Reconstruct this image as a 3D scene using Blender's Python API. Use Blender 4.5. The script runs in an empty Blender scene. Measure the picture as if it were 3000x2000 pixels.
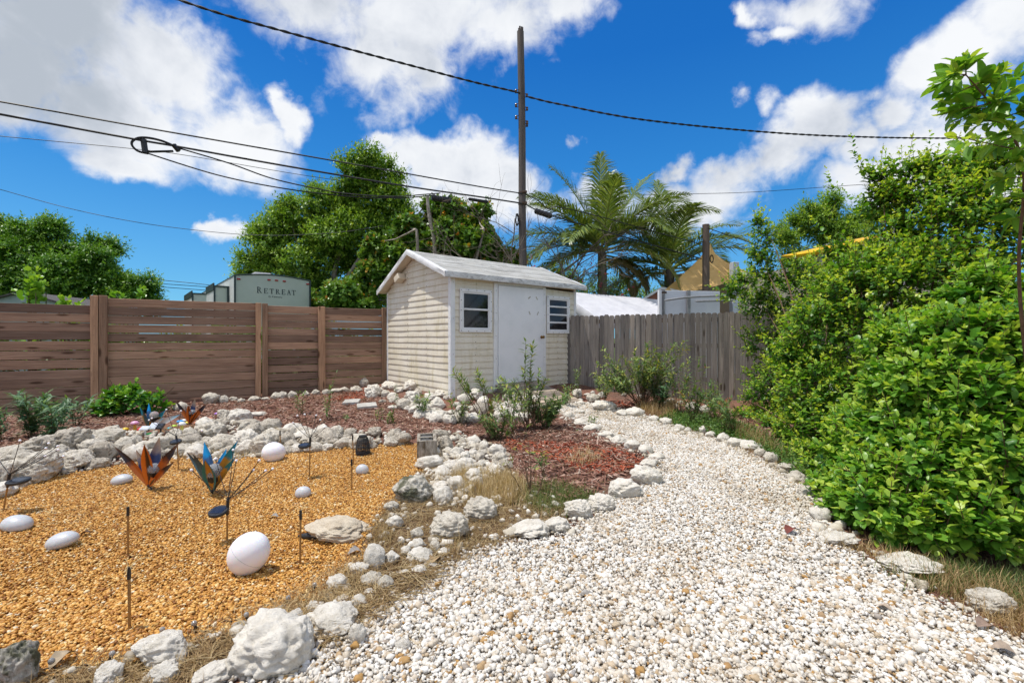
import bpy, math, random
import numpy as np
from mathutils import Vector, Matrix, noise

R = random.Random(11)
NR = np.random.default_rng(5)
SC = bpy.context.scene
COL = SC.collection
PI = math.pi

# ------------------------------------------------------------------ measuring
F, CX, HY, CZ = 1333.0, 1500.0, 990.0, 1.2      # focal length in photo pixels, principal column, horizon row, eye height


def sstep(a, b, t):
    t = np.clip((t - a) / (b - a), 0, 1)
    return t * t * (3 - 2 * t)


def flat(px, py, z=0.0):
    d = (CZ - z) * F / (py - HY)
    return ((px - CX) / F * d, d)


BANK = [flat(*q) for q in ((-160, 1440), (0, 1400), (150, 1352), (330, 1308), (520, 1282), (640, 1270), (760, 1285), (950, 1297), (1210, 1290))]
SH0 = (-1.05, 7.84)                 # near corner of the shed
SU = (0.7727, 0.6347)               # along its door wall
SV = (-0.6347, 0.7727)              # along its gable wall
SW, SD, SZ = 3.12, 2.56, 0.2        # width, depth, floor height


def seg_dist(x, y, pts):
    best = np.full(np.shape(x), 1e9)
    for (ax, ay), (bx, by) in zip(pts[:-1], pts[1:]):
        dx, dy = bx - ax, by - ay
        t = np.clip(((x - ax) * dx + (y - ay) * dy) / (dx * dx + dy * dy), 0, 1)
        best = np.minimum(best, np.hypot(x - ax - t * dx, y - ay - t * dy))
    return best


def hgt(x, y):
    x = np.asarray(x, float)
    y = np.asarray(y, float)
    h = 0.12 * sstep(5.5, 9.5, y) * (1 - 0.6 * sstep(1.5, 3.0, x)) * (1 - sstep(16, 22, y))
    a = (x - SH0[0]) * SU[0] + (y - SH0[1]) * SU[1]
    b = (x - SH0[0]) * SV[0] + (y - SH0[1]) * SV[1]
    dx = np.maximum(np.maximum(-a, a - SW), 0)
    dy = np.maximum(np.maximum(-b, b - SD), 0)
    h = h + 0.10 * (1 - sstep(0.1, 0.95, np.hypot(dx, dy)))
    h = h + 0.10 * np.exp(-(seg_dist(x, y, BANK) / 0.42) ** 2)
    near = 1 - sstep(12, 20, np.hypot(x, y))
    h = h + near * 0.012 * (np.sin(2.3 * x + 1.1 * y) + np.sin(1.7 * y - 2.9 * x + 1) + 0.6 * np.sin(5.1 * x + 4.3 * y))
    return h


def hz(x, y):
    return float(hgt(x, y))


def G(px, py, dz=0.0):
    """The point of the ground seen at a place of the photograph."""
    z = 0.0
    for _ in range(8):
        d = (CZ - z - dz) * F / (py - HY)
        z = hz((px - CX) / F * d, d)
    return Vector(((px - CX) / F * d, d, z))


def P(px, py, d):
    return Vector(((px - CX) / F * d, d, CZ - (py - HY) / F * d))


def npGz(px, py):
    z = np.zeros(len(px))
    for _ in range(8):
        d = (CZ - z) * F / (py - HY)
        x = (px - CX) / F * d
        z = hgt(x, d)
    return x, d, z


def poly_world(pts):
    return [tuple(G(*q)[:2]) for q in pts]


def inside(poly, x, y):
    x = np.asarray(x, float)
    y = np.asarray(y, float)
    r = np.zeros(x.shape, bool)
    n = len(poly)
    for i in range(n):
        x1, y1 = poly[i]
        x2, y2 = poly[(i + 1) % n]
        if y1 == y2:
            continue
        c = ((y1 > y) != (y2 > y)) & (x < (x2 - x1) * (y - y1) / (y2 - y1) + x1)
        r ^= c
    return r


# ------------------------------------------------------------------ objects
def tag(o, label=None, cat=None, group=None, kind=None):
    if label: o['label'] = label
    if cat: o['category'] = cat
    if group: o['group'] = group
    if kind: o['kind'] = kind
    return o


def thing(name, label, cat, loc=(0, 0, 0), rz=0.0, group=None):
    o = bpy.data.objects.new(name, None)
    o.empty_display_size = 0.1
    COL.objects.link(o)
    o.location = loc
    o.rotation_euler = (0, 0, rz)
    return tag(o, label, cat, group)


def link(name, me, parent=None):
    o = bpy.data.objects.new(name, me)
    COL.objects.link(o)
    if parent is not None:
        o.parent = parent
    return o


def copy_tree(o, parent=None):
    c = o.copy()
    COL.objects.link(c)
    c.parent = parent
    for ch in list(o.children):
        copy_tree(ch, c)
    return c


class MB:
    """Collects shapes and links them as ONE mesh object."""

    def __init__(s):
        s.v, s.f, s.m, s.av, s.cur = [], [], [], [], 0.5

    def add(s, vs, fs, mi=0):
        k = len(s.v)
        s.v += [tuple(q) for q in vs]
        s.av += [s.cur] * len(vs)
        s.f += [tuple(i + k for i in f) for f in fs]
        s.m += [mi] * len(fs)
        return s

    def box(s, c, size, mat=None, mi=0, bev=0.0):
        hx, hy, hz_ = size[0] / 2, size[1] / 2, size[2] / 2
        c = Vector(c)
        b = min(bev, hx * .6, hy * .6, hz_ * .6)
        if b <= 0:
            vs = [Vector((x, y, z)) for x in (-hx, hx) for y in (-hy, hy) for z in (-hz_, hz_)]
            fs = [(0, 1, 3, 2), (4, 6, 7, 5), (0, 4, 5, 1), (2, 3, 7, 6), (0, 2, 6, 4), (1, 5, 7, 3)]
        else:
            vs, idx = [], {}
            for sx in (-1, 1):
                for sy in (-1, 1):
                    for sz in (-1, 1):
                        for ax in range(3):
                            q = [sx * (hx - b), sy * (hy - b), sz * (hz_ - b)]
                            q[ax] = (sx * hx, sy * hy, sz * hz_)[ax]
                            idx[(sx, sy, sz, ax)] = len(vs)
                            vs.append(Vector(q))
            fs = []
            for ax in range(3):
                o1, o2 = [(1, 2), (2, 0), (0, 1)][ax]
                for sg in (-1, 1):
                    f = []
                    for a, d in ((-1, -1), (1, -1), (1, 1), (-1, 1)):
                        k = [0, 0, 0]
                        k[ax], k[o1], k[o2] = sg, a, d
                        f.append(idx[(k[0], k[1], k[2], ax)])
                    fs.append(tuple(f if sg > 0 else f[::-1]))
                for a in (-1, 1):
                    for d in (-1, 1):
                        k1 = [0, 0, 0]; k2 = [0, 0, 0]
                        k1[ax], k2[ax] = -1, 1
                        k1[o1] = k2[o1] = a
                        k1[o2] = k2[o2] = d
                        f = [idx[(*k1, o1)], idx[(*k2, o1)], idx[(*k2, o2)], idx[(*k1, o2)]]
                        fs.append(tuple(f if a * d > 0 else f[::-1]))
            for sx in (-1, 1):
                for sy in (-1, 1):
                    for sz in (-1, 1):
                        f = [idx[(sx, sy, sz, a)] for a in range(3)]
                        fs.append(tuple(f if sx * sy * sz > 0 else f[::-1]))
        if mat is not None:
            vs = [mat @ q for q in vs]
        return s.add([q + c for q in vs], fs, mi)

    def tube(s, pts, rad, n=8, mi=0, cap=True):
        pts = [Vector(q) for q in pts]
        if not hasattr(rad, '__len__'):
            rad = [rad] * len(pts)
        vs, fs = [], []
        t0 = (pts[1] - pts[0]).normalized()
        u = t0.cross(Vector((0, 0, 1)))
        if u.length < 1e-3:
            u = t0.cross(Vector((1, 0, 0)))
        u.normalize()
        for i, q in enumerate(pts):
            t = (pts[min(i + 1, len(pts) - 1)] - pts[max(i - 1, 0)])
            t = t.normalized() if t.length > 1e-9 else t0
            u = (u - t * u.dot(t))
            u = u.normalized() if u.length > 1e-6 else t.orthogonal().normalized()
            w = t.cross(u)
            for k in range(n):
                a = 2 * PI * k / n
                vs.append(q + (u * math.cos(a) + w * math.sin(a)) * rad[i])
        for i in range(len(pts) - 1):
            for k in range(n):
                a, b = i * n + k, i * n + (k + 1) % n
                fs.append((a, b, b + n, a + n))
        if cap:
            fs.append(tuple(range(n))[::-1])
            fs.append(tuple(range((len(pts) - 1) * n, len(pts) * n)))
        return s.add(vs, fs, mi)

    def lathe(s, prof, n=24, mat=None, c=(0, 0, 0), mi=0):
        vs, fs, c = [], [], Vector(c)
        for r, z in prof:
            for k in range(n):
                a = 2 * PI * k / n
                q = Vector((r * math.cos(a), r * math.sin(a), z))
                vs.append((mat @ q if mat is not None else q) + c)
        for i in range(len(prof) - 1):
            for k in range(n):
                a, b = i * n + k, i * n + (k + 1) % n
                fs.append((a, b, b + n, a + n))
        fs.append(tuple(range(n))[::-1])
        fs.append(tuple(range((len(prof) - 1) * n, len(prof) * n)))
        return s.add(vs, fs, mi)

    def ball(s, c, r, n=12, mat=None, mi=0):
        m = max(4, n // 2)
        prof = [(max(1e-4, r * math.sin(PI * i / m)), -r * math.cos(PI * i / m)) for i in range(m + 1)]
        return s.lathe(prof, n, mat, c, mi)

    def build(s, name, mats, parent=None, smooth=None):
        me = bpy.data.meshes.new(name)
        me.from_pydata(s.v, [], s.f)
        for m in (mats if isinstance(mats, (list, tuple)) else [mats]):
            me.materials.append(m)
        if s.cur != 0.5:
            a = me.attributes.new('v', 'FLOAT', 'POINT')
            a.data.foreach_set('value', s.av)
        if any(s.m):
            me.polygons.foreach_set('material_index', s.m)
        if smooth is not None:
            me.shade_smooth()
            me.set_sharp_from_angle(angle=math.radians(smooth))
        me.update()
        return link(name, me, parent)


def np_mesh(name, V, Fc, mats, attr=None, parent=None, smooth=False, mi=None):
    V = np.ascontiguousarray(V, np.float32)
    Fc = np.ascontiguousarray(Fc, np.int32)
    n, k = Fc.shape
    me = bpy.data.meshes.new(name)
    me.vertices.add(len(V))
    me.vertices.foreach_set('co', V.ravel())
    me.loops.add(n * k)
    me.loops.foreach_set('vertex_index', Fc.ravel())
    me.polygons.add(n)
    me.polygons.foreach_set('loop_start', np.arange(0, n * k, k, dtype=np.int32))
    for m in (mats if isinstance(mats, (list, tuple)) else [mats]):
        me.materials.append(m)
    if mi is not None:
        me.polygons.foreach_set('material_index', np.asarray(mi, np.int32))
    if attr is not None:
        for an, av in attr.items():
            a = me.attributes.new(an, 'FLOAT', 'POINT')
            a.data.foreach_set('value', np.ascontiguousarray(av, np.float32))
    me.update(calc_edges=True)
    if smooth:
        me.shade_smooth()
    return link(name, me, parent)


# ------------------------------------------------------------------ materials
def newmat(name):
    m = bpy.data.materials.new(name)
    m.use_nodes = True
    nt = m.node_tree
    nt.nodes.clear()
    out = nt.nodes.new('ShaderNodeOutputMaterial')
    return m, nt, out


def N(nt, t, **kw):
    n = nt.nodes.new(t)
    for k, v in kw.items():
        if k in n.inputs:
            n.inputs[k].default_value = v
        else:
            setattr(n, k, v)
    return n


def ramp(nt, fac, stops, interp='LINEAR'):
    r = nt.nodes.new('ShaderNodeValToRGB')
    r.color_ramp.interpolation = interp
    e = r.color_ramp.elements
    while len(e) > 1:
        e.remove(e[-1])
    for i, (p, c) in enumerate(stops):
        q = e[0] if i == 0 else e.new(p)
        q.position = p
        q.color = (*c, 1) if len(c) == 3 else c
    if fac is not None:
        nt.links.new(fac, r.inputs[0])
    return r


def mixc(nt, f, a, b, mode='MIX'):
    m = nt.nodes.new('ShaderNodeMix')
    m.data_type = 'RGBA'
    m.blend_type = mode
    for sock, v in ((m.inputs[0], f), (m.inputs[6], a), (m.inputs[7], b)):
        if hasattr(v, 'is_linked'):
            nt.links.new(v, sock)
        elif hasattr(v, '__len__'):
            sock.default_value = (*v[:3], 1)
        else:
            sock.default_value = v
    return m.outputs[2]


def coords(nt, stretch=(1, 1, 1), attr=None, kind='Object'):
    tc = nt.nodes.new('ShaderNodeTexCoord')
    v = tc.outputs[kind]
    mp = nt.nodes.new('ShaderNodeMapping')
    mp.inputs['Scale'].default_value = stretch
    nt.links.new(v, mp.inputs[0])
    v = mp.outputs[0]
    if attr:                                        # shifts the pattern from piece to piece
        at = N(nt, 'ShaderNodeAttribute', attribute_name=attr)
        mu = N(nt, 'ShaderNodeVectorMath', operation='SCALE')
        co = nt.nodes.new('ShaderNodeCombineXYZ')
        for i in range(3):
            nt.links.new(at.outputs['Fac'], co.inputs[i])
        nt.links.new(co.outputs[0], mu.inputs[0])
        mu.inputs['Scale'].default_value = 37.0
        ad = N(nt, 'ShaderNodeVectorMath', operation='ADD')
        nt.links.new(v, ad.inputs[0])
        nt.links.new(mu.outputs[0], ad.inputs[1])
        v = ad.outputs[0]
    return v


def noise_tex(nt, vec, scale, detail=5, rough=0.6, dist=0.0):
    n = N(nt, 'ShaderNodeTexNoise', Scale=scale, Detail=detail, Roughness=rough, Distortion=dist)
    nt.links.new(vec, n.inputs['Vector'])
    return n.outputs['Fac']


def bumped(nt, bsdf, height, strength, dist=0.01):
    b = N(nt, 'ShaderNodeBump', Strength=strength, Distance=dist)
    nt.links.new(height, b.inputs['Height'])
    nt.links.new(b.outputs[0], bsdf.inputs['Normal'])


def finish(nt, out, col, rough=0.7, metal=0.0, spec=0.4, height=None, bump=0.3, bdist=0.01, **kw):
    b = nt.nodes.new('ShaderNodeBsdfPrincipled')
    if hasattr(col, 'is_linked'):
        nt.links.new(col, b.inputs['Base Color'])
    else:
        b.inputs['Base Color'].default_value = (*col, 1)
    if hasattr(rough, 'is_linked'):
        nt.links.new(rough, b.inputs['Roughness'])
    else:
        b.inputs['Roughness'].default_value = rough
    b.inputs['Metallic'].default_value = metal
    b.inputs['Specular IOR Level'].default_value = spec
    for k, v in kw.items():
        b.inputs[k].default_value = v
    if height is not None:
        bumped(nt, b, height, bump, bdist)
    nt.links.new(b.outputs[0], out.inputs[0])
    return b


def M(name, c1, c2=None, scale=6.0, rough=0.6, metal=0.0, spec=0.4, bump=0.15, stretch=(1, 1, 1), lo=0.35, hi=0.65, bdist=0.006, **kw):
    """A surface of two tones mottled together, with a little relief."""
    m, nt, out = newmat(name)
    if c2 is None:
        c2 = tuple(v * 0.8 for v in c1)
    v = coords(nt, stretch)
    n1 = noise_tex(nt, v, scale, 6, 0.65)
    r = ramp(nt, n1, [(lo, c2), (hi, c1)])
    h = noise_tex(nt, v, scale * 4, 4, 0.6)
    finish(nt, out, r.outputs[0], rough, metal, spec, h, bump, bdist, **kw)
    return m


def leafmat(name, stops, rough=0.42, trans=0.30, spec=0.4):
    m, nt, out = newmat(name)
    at = N(nt, 'ShaderNodeAttribute', attribute_name='v')
    r = ramp(nt, at.outputs['Fac'], stops)
    b = nt.nodes.new('ShaderNodeBsdfPrincipled')
    b.inputs['Roughness'].default_value = rough
    b.inputs['Specular IOR Level'].default_value = spec
    nt.links.new(r.outputs[0], b.inputs['Base Color'])
    t = nt.nodes.new('ShaderNodeBsdfTranslucent')
    tc = mixc(nt, 1.0, r.outputs[0], (1.5, 1.5, 0.55), 'MULTIPLY')
    nt.links.new(tc, t.inputs[0])
    ms = nt.nodes.new('ShaderNodeMixShader')
    ms.inputs[0].default_value = trans
    nt.links.new(b.outputs[0], ms.inputs[1])
    nt.links.new(t.outputs[0], ms.inputs[2])
    nt.links.new(ms.outputs[0], out.inputs[0])
    return m


def pebblemat(name, stops, rough=0.75, spec=0.3, nscale=60.0):
    m, nt, out = newmat(name)
    at = N(nt, 'ShaderNodeAttribute', attribute_name='v')
    r = ramp(nt, at.outputs['Fac'], stops)
    v = coords(nt)
    n1 = noise_tex(nt, v, nscale, 4, 0.65)
    dk = ramp(nt, n1, [(0.3, (0.72, 0.70, 0.66)), (0.6, (1, 1, 1))])
    c = mixc(nt, 1.0, r.outputs[0], dk.outputs[0], 'MULTIPLY')
    nd = noise_tex(nt, v, 1.1, 6, 0.68, 0.6)                 # drifts of dust and dirt
    c = mixc(nt, 1.0, c, ramp(nt, nd, [(0.34, (0.86, 0.82, 0.76)), (0.50, (1, 1, 1))]).outputs[0], 'MULTIPLY')
    finish(nt, out, c, rough, 0, spec, n1, 0.35, 0.004)
    return m


def woodmat(name, dark, mid, light, axis='X', rough=0.8, knots=True, grey=None, scale=1.0):
    """Sawn timber: grain runs along one axis, every piece shifted by its 'v', with knots."""
    m, nt, out = newmat(name)
    st = {'X': (0.9, 34, 34), 'Z': (34, 34, 0.9), 'Y': (34, 0.9, 34)}[axis]
    st = tuple(q * scale for q in st)
    v = coords(nt, st, 'v')
    g = noise_tex(nt, v, 1.6, 7, 0.68, 0.9)
    v2 = coords(nt, {'X': (.5, 2, 2), 'Z': (2, 2, .5), 'Y': (2, .5, 2)}[axis], 'v')
    big = noise_tex(nt, v2, 1.3, 4, 0.6)
    c = ramp(nt, g, [(0.20, dark), (0.46, mid), (0.76, light)]).outputs[0]
    tone = ramp(nt, big, [(0.25, (0.62, 0.62, 0.62)), (0.7, (1.18, 1.15, 1.1))]).outputs[0]
    c = mixc(nt, 1.0, c, tone, 'MULTIPLY')
    at = N(nt, 'ShaderNodeAttribute', attribute_name='v')
    pt = ramp(nt, at.outputs['Fac'], [(0, (0.62, 0.60, 0.60)), (0.5, (1, 0.97, 0.94)), (1, (1.34, 1.25, 1.14))]).outputs[0]
    c = mixc(nt, 1.0, c, pt, 'MULTIPLY')
    if knots:
        ks = {'X': (2.0, 1, 8), 'Z': (8, 1, 2.0), 'Y': (8, 2.0, 1)}[axis]
        vk = coords(nt, ks, 'v')
        vo = N(nt, 'ShaderNodeTexVoronoi', Scale=1.0, Randomness=1.0)
        nt.links.new(vk, vo.inputs['Vector'])
        kr = ramp(nt, vo.outputs['Distance'], [(0.0, (0.16, 0.11, 0.08)), (0.11, (0.30, 0.24, 0.19)), (0.20, (1, 1, 1))]).outputs[0]
        c = mixc(nt, 0.85, c, kr, 'MULTIPLY')
    finish(nt, out, c, rough, 0, 0.25, g, 0.35, 0.006)
    return m


MT = {}
MT['fence_brown'] = woodmat('brown_timber', (0.115, 0.070, 0.050), (0.30, 0.195, 0.142), (0.48, 0.345, 0.26), 'X')
MT['post_brown'] = woodmat('brown_post_timber', (0.15, 0.09, 0.058), (0.35, 0.22, 0.145), (0.52, 0.36, 0.25), 'Z')
MT['fence_grey'] = woodmat('weathered_grey_timber', (0.065, 0.060, 0.057), (0.20, 0.188, 0.18), (0.36, 0.342, 0.33), 'Z')
MT['ramp_wood'] = woodmat('ramp_timber', (0.14, 0.12, 0.10), (0.30, 0.26, 0.22), (0.42, 0.37, 0.32), 'X', knots=False)
MT['pole'] = woodmat('pole_timber', (0.035, 0.032, 0.034), (0.105, 0.095, 0.095), (0.19, 0.175, 0.17), 'Z', knots=False)
MT['post2'] = woodmat('old_post_timber', (0.08, 0.06, 0.048), (0.21, 0.165, 0.135), (0.32, 0.26, 0.22), 'Z', knots=False)
MT['white_metal'] = M('white_painted_metal', (0.78, 0.79, 0.80), (0.62, 0.64, 0.66), 5, 0.42, 0, 0.5, 0.05, lo=.25, hi=.5)
MT['door_white'] = M('white_door_paint', (0.82, 0.83, 0.85), (0.74, 0.76, 0.78), 2.5, 0.38, 0, 0.5, 0.04, lo=.3, hi=.55)
MT['black_plastic'] = M('black_plastic', (0.02, 0.02, 0.022), (0.012, 0.012, 0.013), 20, 0.38, 0, 0.5, 0.05)
MT['solar_cell'] = M('solar_cell', (0.03, 0.035, 0.05), (0.015, 0.018, 0.03), 30, 0.12, 0, 0.6, 0.02)
MT['cable'] = M('cable_sheath', (0.025, 0.025, 0.027), (0.015, 0.015, 0.016), 8, 0.55, 0, 0.4, 0.1)
MT['brass'] = M('aged_brass', (0.42, 0.25, 0.08), (0.26, 0.14, 0.05), 30, 0.3, 1.0, 0.5, 0.05)
MT['bronze_rod'] = M('bronze_rod', (0.40, 0.24, 0.09), (0.27, 0.15, 0.06), 40, 0.42, 0.5, 0.5, 0.05)
MT['screw'] = M('rusty_screw', (0.12, 0.075, 0.05), (0.06, 0.04, 0.03), 60, 0.6, 0.4, 0.4, 0.1)
MT['lamp_white'] = M('opal_plastic', (0.86, 0.85, 0.89), (0.82, 0.81, 0.86), 3, 0.33, 0, 0.4, 0.0, **{'Subsurface Weight': 0.15, 'Subsurface Scale': 0.03})
MT['lamp_grey'] = M('frosted_plastic', (0.56, 0.57, 0.59), (0.46, 0.475, 0.50), 14, 0.4, 0, 0.4, 0.04, **{'Subsurface Weight': 0.1, 'Subsurface Scale': 0.02})
MT['concrete'] = M('grey_concrete', (0.50, 0.48, 0.44), (0.34, 0.33, 0.30), 9, 0.9, 0, 0.2, 0.5)
MT['bark'] = M('grey_bark', (0.26, 0.22, 0.18), (0.10, 0.08, 0.065), 7, 0.9, 0, 0.2, 0.8, stretch=(1, 1, .3), bdist=.03)
MT['bark_pale'] = M('pale_bark', (0.42, 0.37, 0.32), (0.20, 0.17, 0.145), 6, 0.9, 0, 0.2, 0.7, stretch=(1, 1, .4), bdist=.03)
MT['twig'] = M('brown_twig', (0.16, 0.10, 0.06), (0.08, 0.05, 0.032), 20, 0.8, 0, 0.2, 0.2)
MT['twig_green'] = M('green_stem', (0.13, 0.14, 0.05), (0.09, 0.06, 0.035), 9, 0.7, 0, 0.2, 0.2)
MT['pane'] = M('dark_glass', (0.012, 0.014, 0.018), (0.008, 0.009, 0.012), 2, 0.05, 0, 0.45, 0.0)
# ------------------------------------------------------------------ camera, sun, sky
cam = bpy.data.cameras.new('camera')
cam.sensor_width = 36.0
cam.lens = F / 3000.0 * 36.0
cam.shift_y = -(1000.0 - HY) / 3000.0
cam.clip_start = 0.02
cam.clip_end = 3000.0
co = bpy.data.objects.new('camera', cam)
co.location = (0, 0, CZ)
co.rotation_euler = (PI / 2, 0, 0)
COL.objects.link(co)
SC.camera = co

SUN_EL = math.radians(70)
sh = Vector((-0.98, -0.10, 0)).normalized()             # where the sun stands, seen from above
sdir = Vector((sh.x * math.cos(SUN_EL), sh.y * math.cos(SUN_EL), math.sin(SUN_EL)))
sl = bpy.data.lights.new('sun', 'SUN')
sl.energy = 3.1
sl.angle = math.radians(0.53)
sl.color = (1.0, 0.955, 0.88)
so = bpy.data.objects.new('sun', sl)
so.rotation_euler = (-sdir).to_track_quat('-Z', 'Y').to_euler()
so.location = (-6, 2, 20)
COL.objects.link(so)

W = bpy.data.worlds.new('World')
SC.world = W
W.use_nodes = True
nt = W.node_tree
nt.nodes.clear()
wout = nt.nodes.new('ShaderNodeOutputWorld')
bg = nt.nodes.new('ShaderNodeBackground')
bg.inputs[1].default_value = 0.15
nt.links.new(bg.outputs[0], wout.inputs[0])
sky = nt.nodes.new('ShaderNodeTexSky')
sky.sky_type = 'NISHITA'
sky.sun_disc = False
sky.sun_elevation = SUN_EL
sky.sun_rotation = math.atan2(sh.x, sh.y)
sky.air_density = 1.0
sky.dust_density = 0.25
sky.ozone_density = 2.2


def Mth(op, a, b=None, c=None, clamp=False):
    n = nt.nodes.new('ShaderNodeMath')
    n.operation = op
    n.use_clamp = clamp
    for i, v in enumerate((a, b, c)):
        if v is None:
            continue
        if hasattr(v, 'is_linked'):
            nt.links.new(v, n.inputs[i])
        else:
            n.inputs[i].default_value = v
    return n.outputs[0]


tc = nt.nodes.new('ShaderNodeTexCoord')
dvec = tc.outputs['Generated']
sep = nt.nodes.new('ShaderNodeSeparateXYZ')
nt.links.new(dvec, sep.inputs[0])
yy = Mth('MAXIMUM', sep.outputs[1], 0.05)
uu = Mth('DIVIDE', sep.outputs[0], yy)
vv = Mth('DIVIDE', sep.outputs[2], yy)
cmb = nt.nodes.new('ShaderNodeCombineXYZ')
nt.links.new(uu, cmb.inputs[0])
nt.links.new(vv, cmb.inputs[1])
# ragged outlines: the places are looked up through turbulent air
wn_ = []
for sc_, dt_, amp_ in ((4.5, 4, .22), (16.0, 8, .085)):
    q_ = nt.nodes.new('ShaderNodeTexNoise')
    q_.inputs['Scale'].default_value = sc_
    q_.inputs['Detail'].default_value = dt_
    q_.inputs['Roughness'].default_value = .62
    nt.links.new(dvec, q_.inputs['Vector'])
    v1 = nt.nodes.new('ShaderNodeVectorMath'); v1.operation = 'SUBTRACT'
    nt.links.new(q_.outputs['Color'], v1.inputs[0]); v1.inputs[1].default_value = (.5, .5, .5)
    v2 = nt.nodes.new('ShaderNodeVectorMath'); v2.operation = 'SCALE'
    nt.links.new(v1.outputs[0], v2.inputs[0]); v2.inputs['Scale'].default_value = amp_
    wn_.append(v2.outputs[0])
warped = cmb.outputs[0]
for w_ in wn_:
    v3 = nt.nodes.new('ShaderNodeVectorMath')
    nt.links.new(warped, v3.inputs[0]); nt.links.new(w_, v3.inputs[1])
    warped = v3.outputs[0]
# the clouds' places in the sky: column, row, half width, half height, turn
CLOUDS = [(130, 60, 430, 300, 0), (470, 200, 200, 190, 20), (650, 400, 200, 130, -18), (300, 350, 320, 150, -14), (330, 470, 170, 62, -14), (20, 230, 240, 170, 0),
          (930, 20, 330, 150, -12), (1150, 150, 200, 190, -10), (1250, 10, 400, 160, 0), (1480, 70, 240, 160, 20), (1640, 10, 130, 100, 30),
          (815, 305, 62, 90, 20), (790, 265, 40, 30, 0),
          (1250, 470, 200, 90, -8), (1400, 490, 160, 100, -10), (1330, 570, 280, 90, 0), (1480, 540, 110, 90, 0), (1130, 420, 70, 40, 0),
          (650, 690, 110, 46, -6), (560, 668, 46, 30, 0), (600, 672, 60, 42, 0),
          (2330, 20, 190, 90, 8), (2270, 95, 110, 50, 18), (2180, 45, 50, 60, 20),
          (2850, 130, 290, 130, 38), (2690, 225, 170, 90, 38), (2980, 20, 200, 140, 30), (2600, 330, 110, 80, 40),
          (2400, 370, 150, 110, 20), (2290, 440, 210, 110, 25), (2140, 500, 200, 95, 20), (2050, 570, 240, 90, 8), (2520, 410, 100, 100, 0),
          (2700, 440, 240, 160, 10), (2880, 460, 260, 180, 0), (2600, 540, 230, 100, 0), (1990, 480, 70, 55, 20), (1800, 580, 120, 60, 0),
          (2170, 262, 70, 90, 25), (1690, 432, 70, 50, -30), (2560, 270, 130, 80, 20), (2260, 290, 90, 80, 0)]
mask = None
for (a, b, rx, ry, turn) in CLOUDS:
    mp = nt.nodes.new('ShaderNodeMapping')
    mp.vector_type = 'TEXTURE'
    mp.inputs['Location'].default_value = ((a - CX) / F, (HY - b) / F, 0)
    mp.inputs['Rotation'].default_value = (0, 0, math.radians(turn))
    mp.inputs['Scale'].default_value = (rx / F, ry / F, 1)
    nt.links.new(warped, mp.inputs[0])
    ln = nt.nodes.new('ShaderNodeVectorMath')
    ln.operation = 'LENGTH'
    nt.links.new(mp.outputs[0], ln.inputs[0])
    m_ = Mth('SUBTRACT', 1.0, ln.outputs['Value'])
    if (a, b) in ((2170, 262), (1690, 432), (2560, 270), (2260, 290)):
        m_ = Mth('SUBTRACT', m_, .52)                    # only wisps
    mask = m_ if mask is None else Mth('SMOOTH_MAX', mask, m_, 0.10)
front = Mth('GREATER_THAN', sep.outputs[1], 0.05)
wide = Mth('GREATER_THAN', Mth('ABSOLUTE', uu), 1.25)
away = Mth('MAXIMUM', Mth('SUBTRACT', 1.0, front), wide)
nz = {}
for nm, s, dt, rg, ds, off in (('big', 5.0, 3, .6, 0.5, 0), ('mid', 5.2, 12, .57, 0.25, 3.1), ('fine', 19.0, 8, .62, 0.6, 7.7), ('tone', 3.4, 6, .55, 0.2, 1.3), ('tone2', 11.0, 6, .6, 0.4, 5.3)):
    n_ = nt.nodes.new('ShaderNodeTexNoise')
    n_.inputs['Scale'].default_value = s
    n_.inputs['Detail'].default_value = dt
    n_.inputs['Roughness'].default_value = rg
    n_.inputs['Distortion'].default_value = ds
    ad_ = nt.nodes.new('ShaderNodeVectorMath')
    ad_.inputs[1].default_value = (off, off * .7, -off)
    nt.links.new(dvec, ad_.inputs[0])
    nt.links.new(ad_.outputs[0], n_.inputs['Vector'])
    nz[nm] = n_.outputs['Fac']
body = Mth('MULTIPLY_ADD', nz['mid'], 1.9, Mth('MULTIPLY_ADD', nz['fine'], 0.9, -1.36))
dens_f = Mth('ADD', mask, body)
dens_a = Mth('MULTIPLY_ADD', nz['big'], 3.0, Mth('MULTIPLY_ADD', nz['mid'], 1.2, -1.75))  # cloud cover outside the view, thickened to add fill light
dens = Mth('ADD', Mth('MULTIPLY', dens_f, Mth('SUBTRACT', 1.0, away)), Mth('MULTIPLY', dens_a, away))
up = nt.nodes.new('ShaderNodeMapRange')
up.interpolation_type = 'SMOOTHSTEP'
nt.links.new(dens, up.inputs[0])
up.inputs[1].default_value = -0.12
up.inputs[2].default_value = 0.66
opac = up.outputs[0]
thick = nt.nodes.new('ShaderNodeMapRange')
thick.interpolation_type = 'SMOOTHSTEP'
gd = nt.nodes.new('ShaderNodeVectorMath'); gd.operation = 'DISTANCE'
nt.links.new(warped, gd.inputs[0]); gd.inputs[1].default_value = ((160 - CX) / F, (HY - 90) / F, 0)
bank = Mth('MAXIMUM', Mth('MULTIPLY_ADD', gd.outputs['Value'], -1.5, .50), 0.0)      # the deep bank at the upper left
grey = Mth('ADD', bank, Mth('MULTIPLY_ADD', nz['tone'], 2.1, Mth('MULTIPLY_ADD', nz['tone2'], .8, -1.28)))
nt.links.new(Mth('ADD', Mth('MULTIPLY', Mth('MINIMUM', mask, .5), .45), grey), thick.inputs[0])
thick.inputs[1].default_value = 0.05
thick.inputs[2].default_value = 0.95
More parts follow.
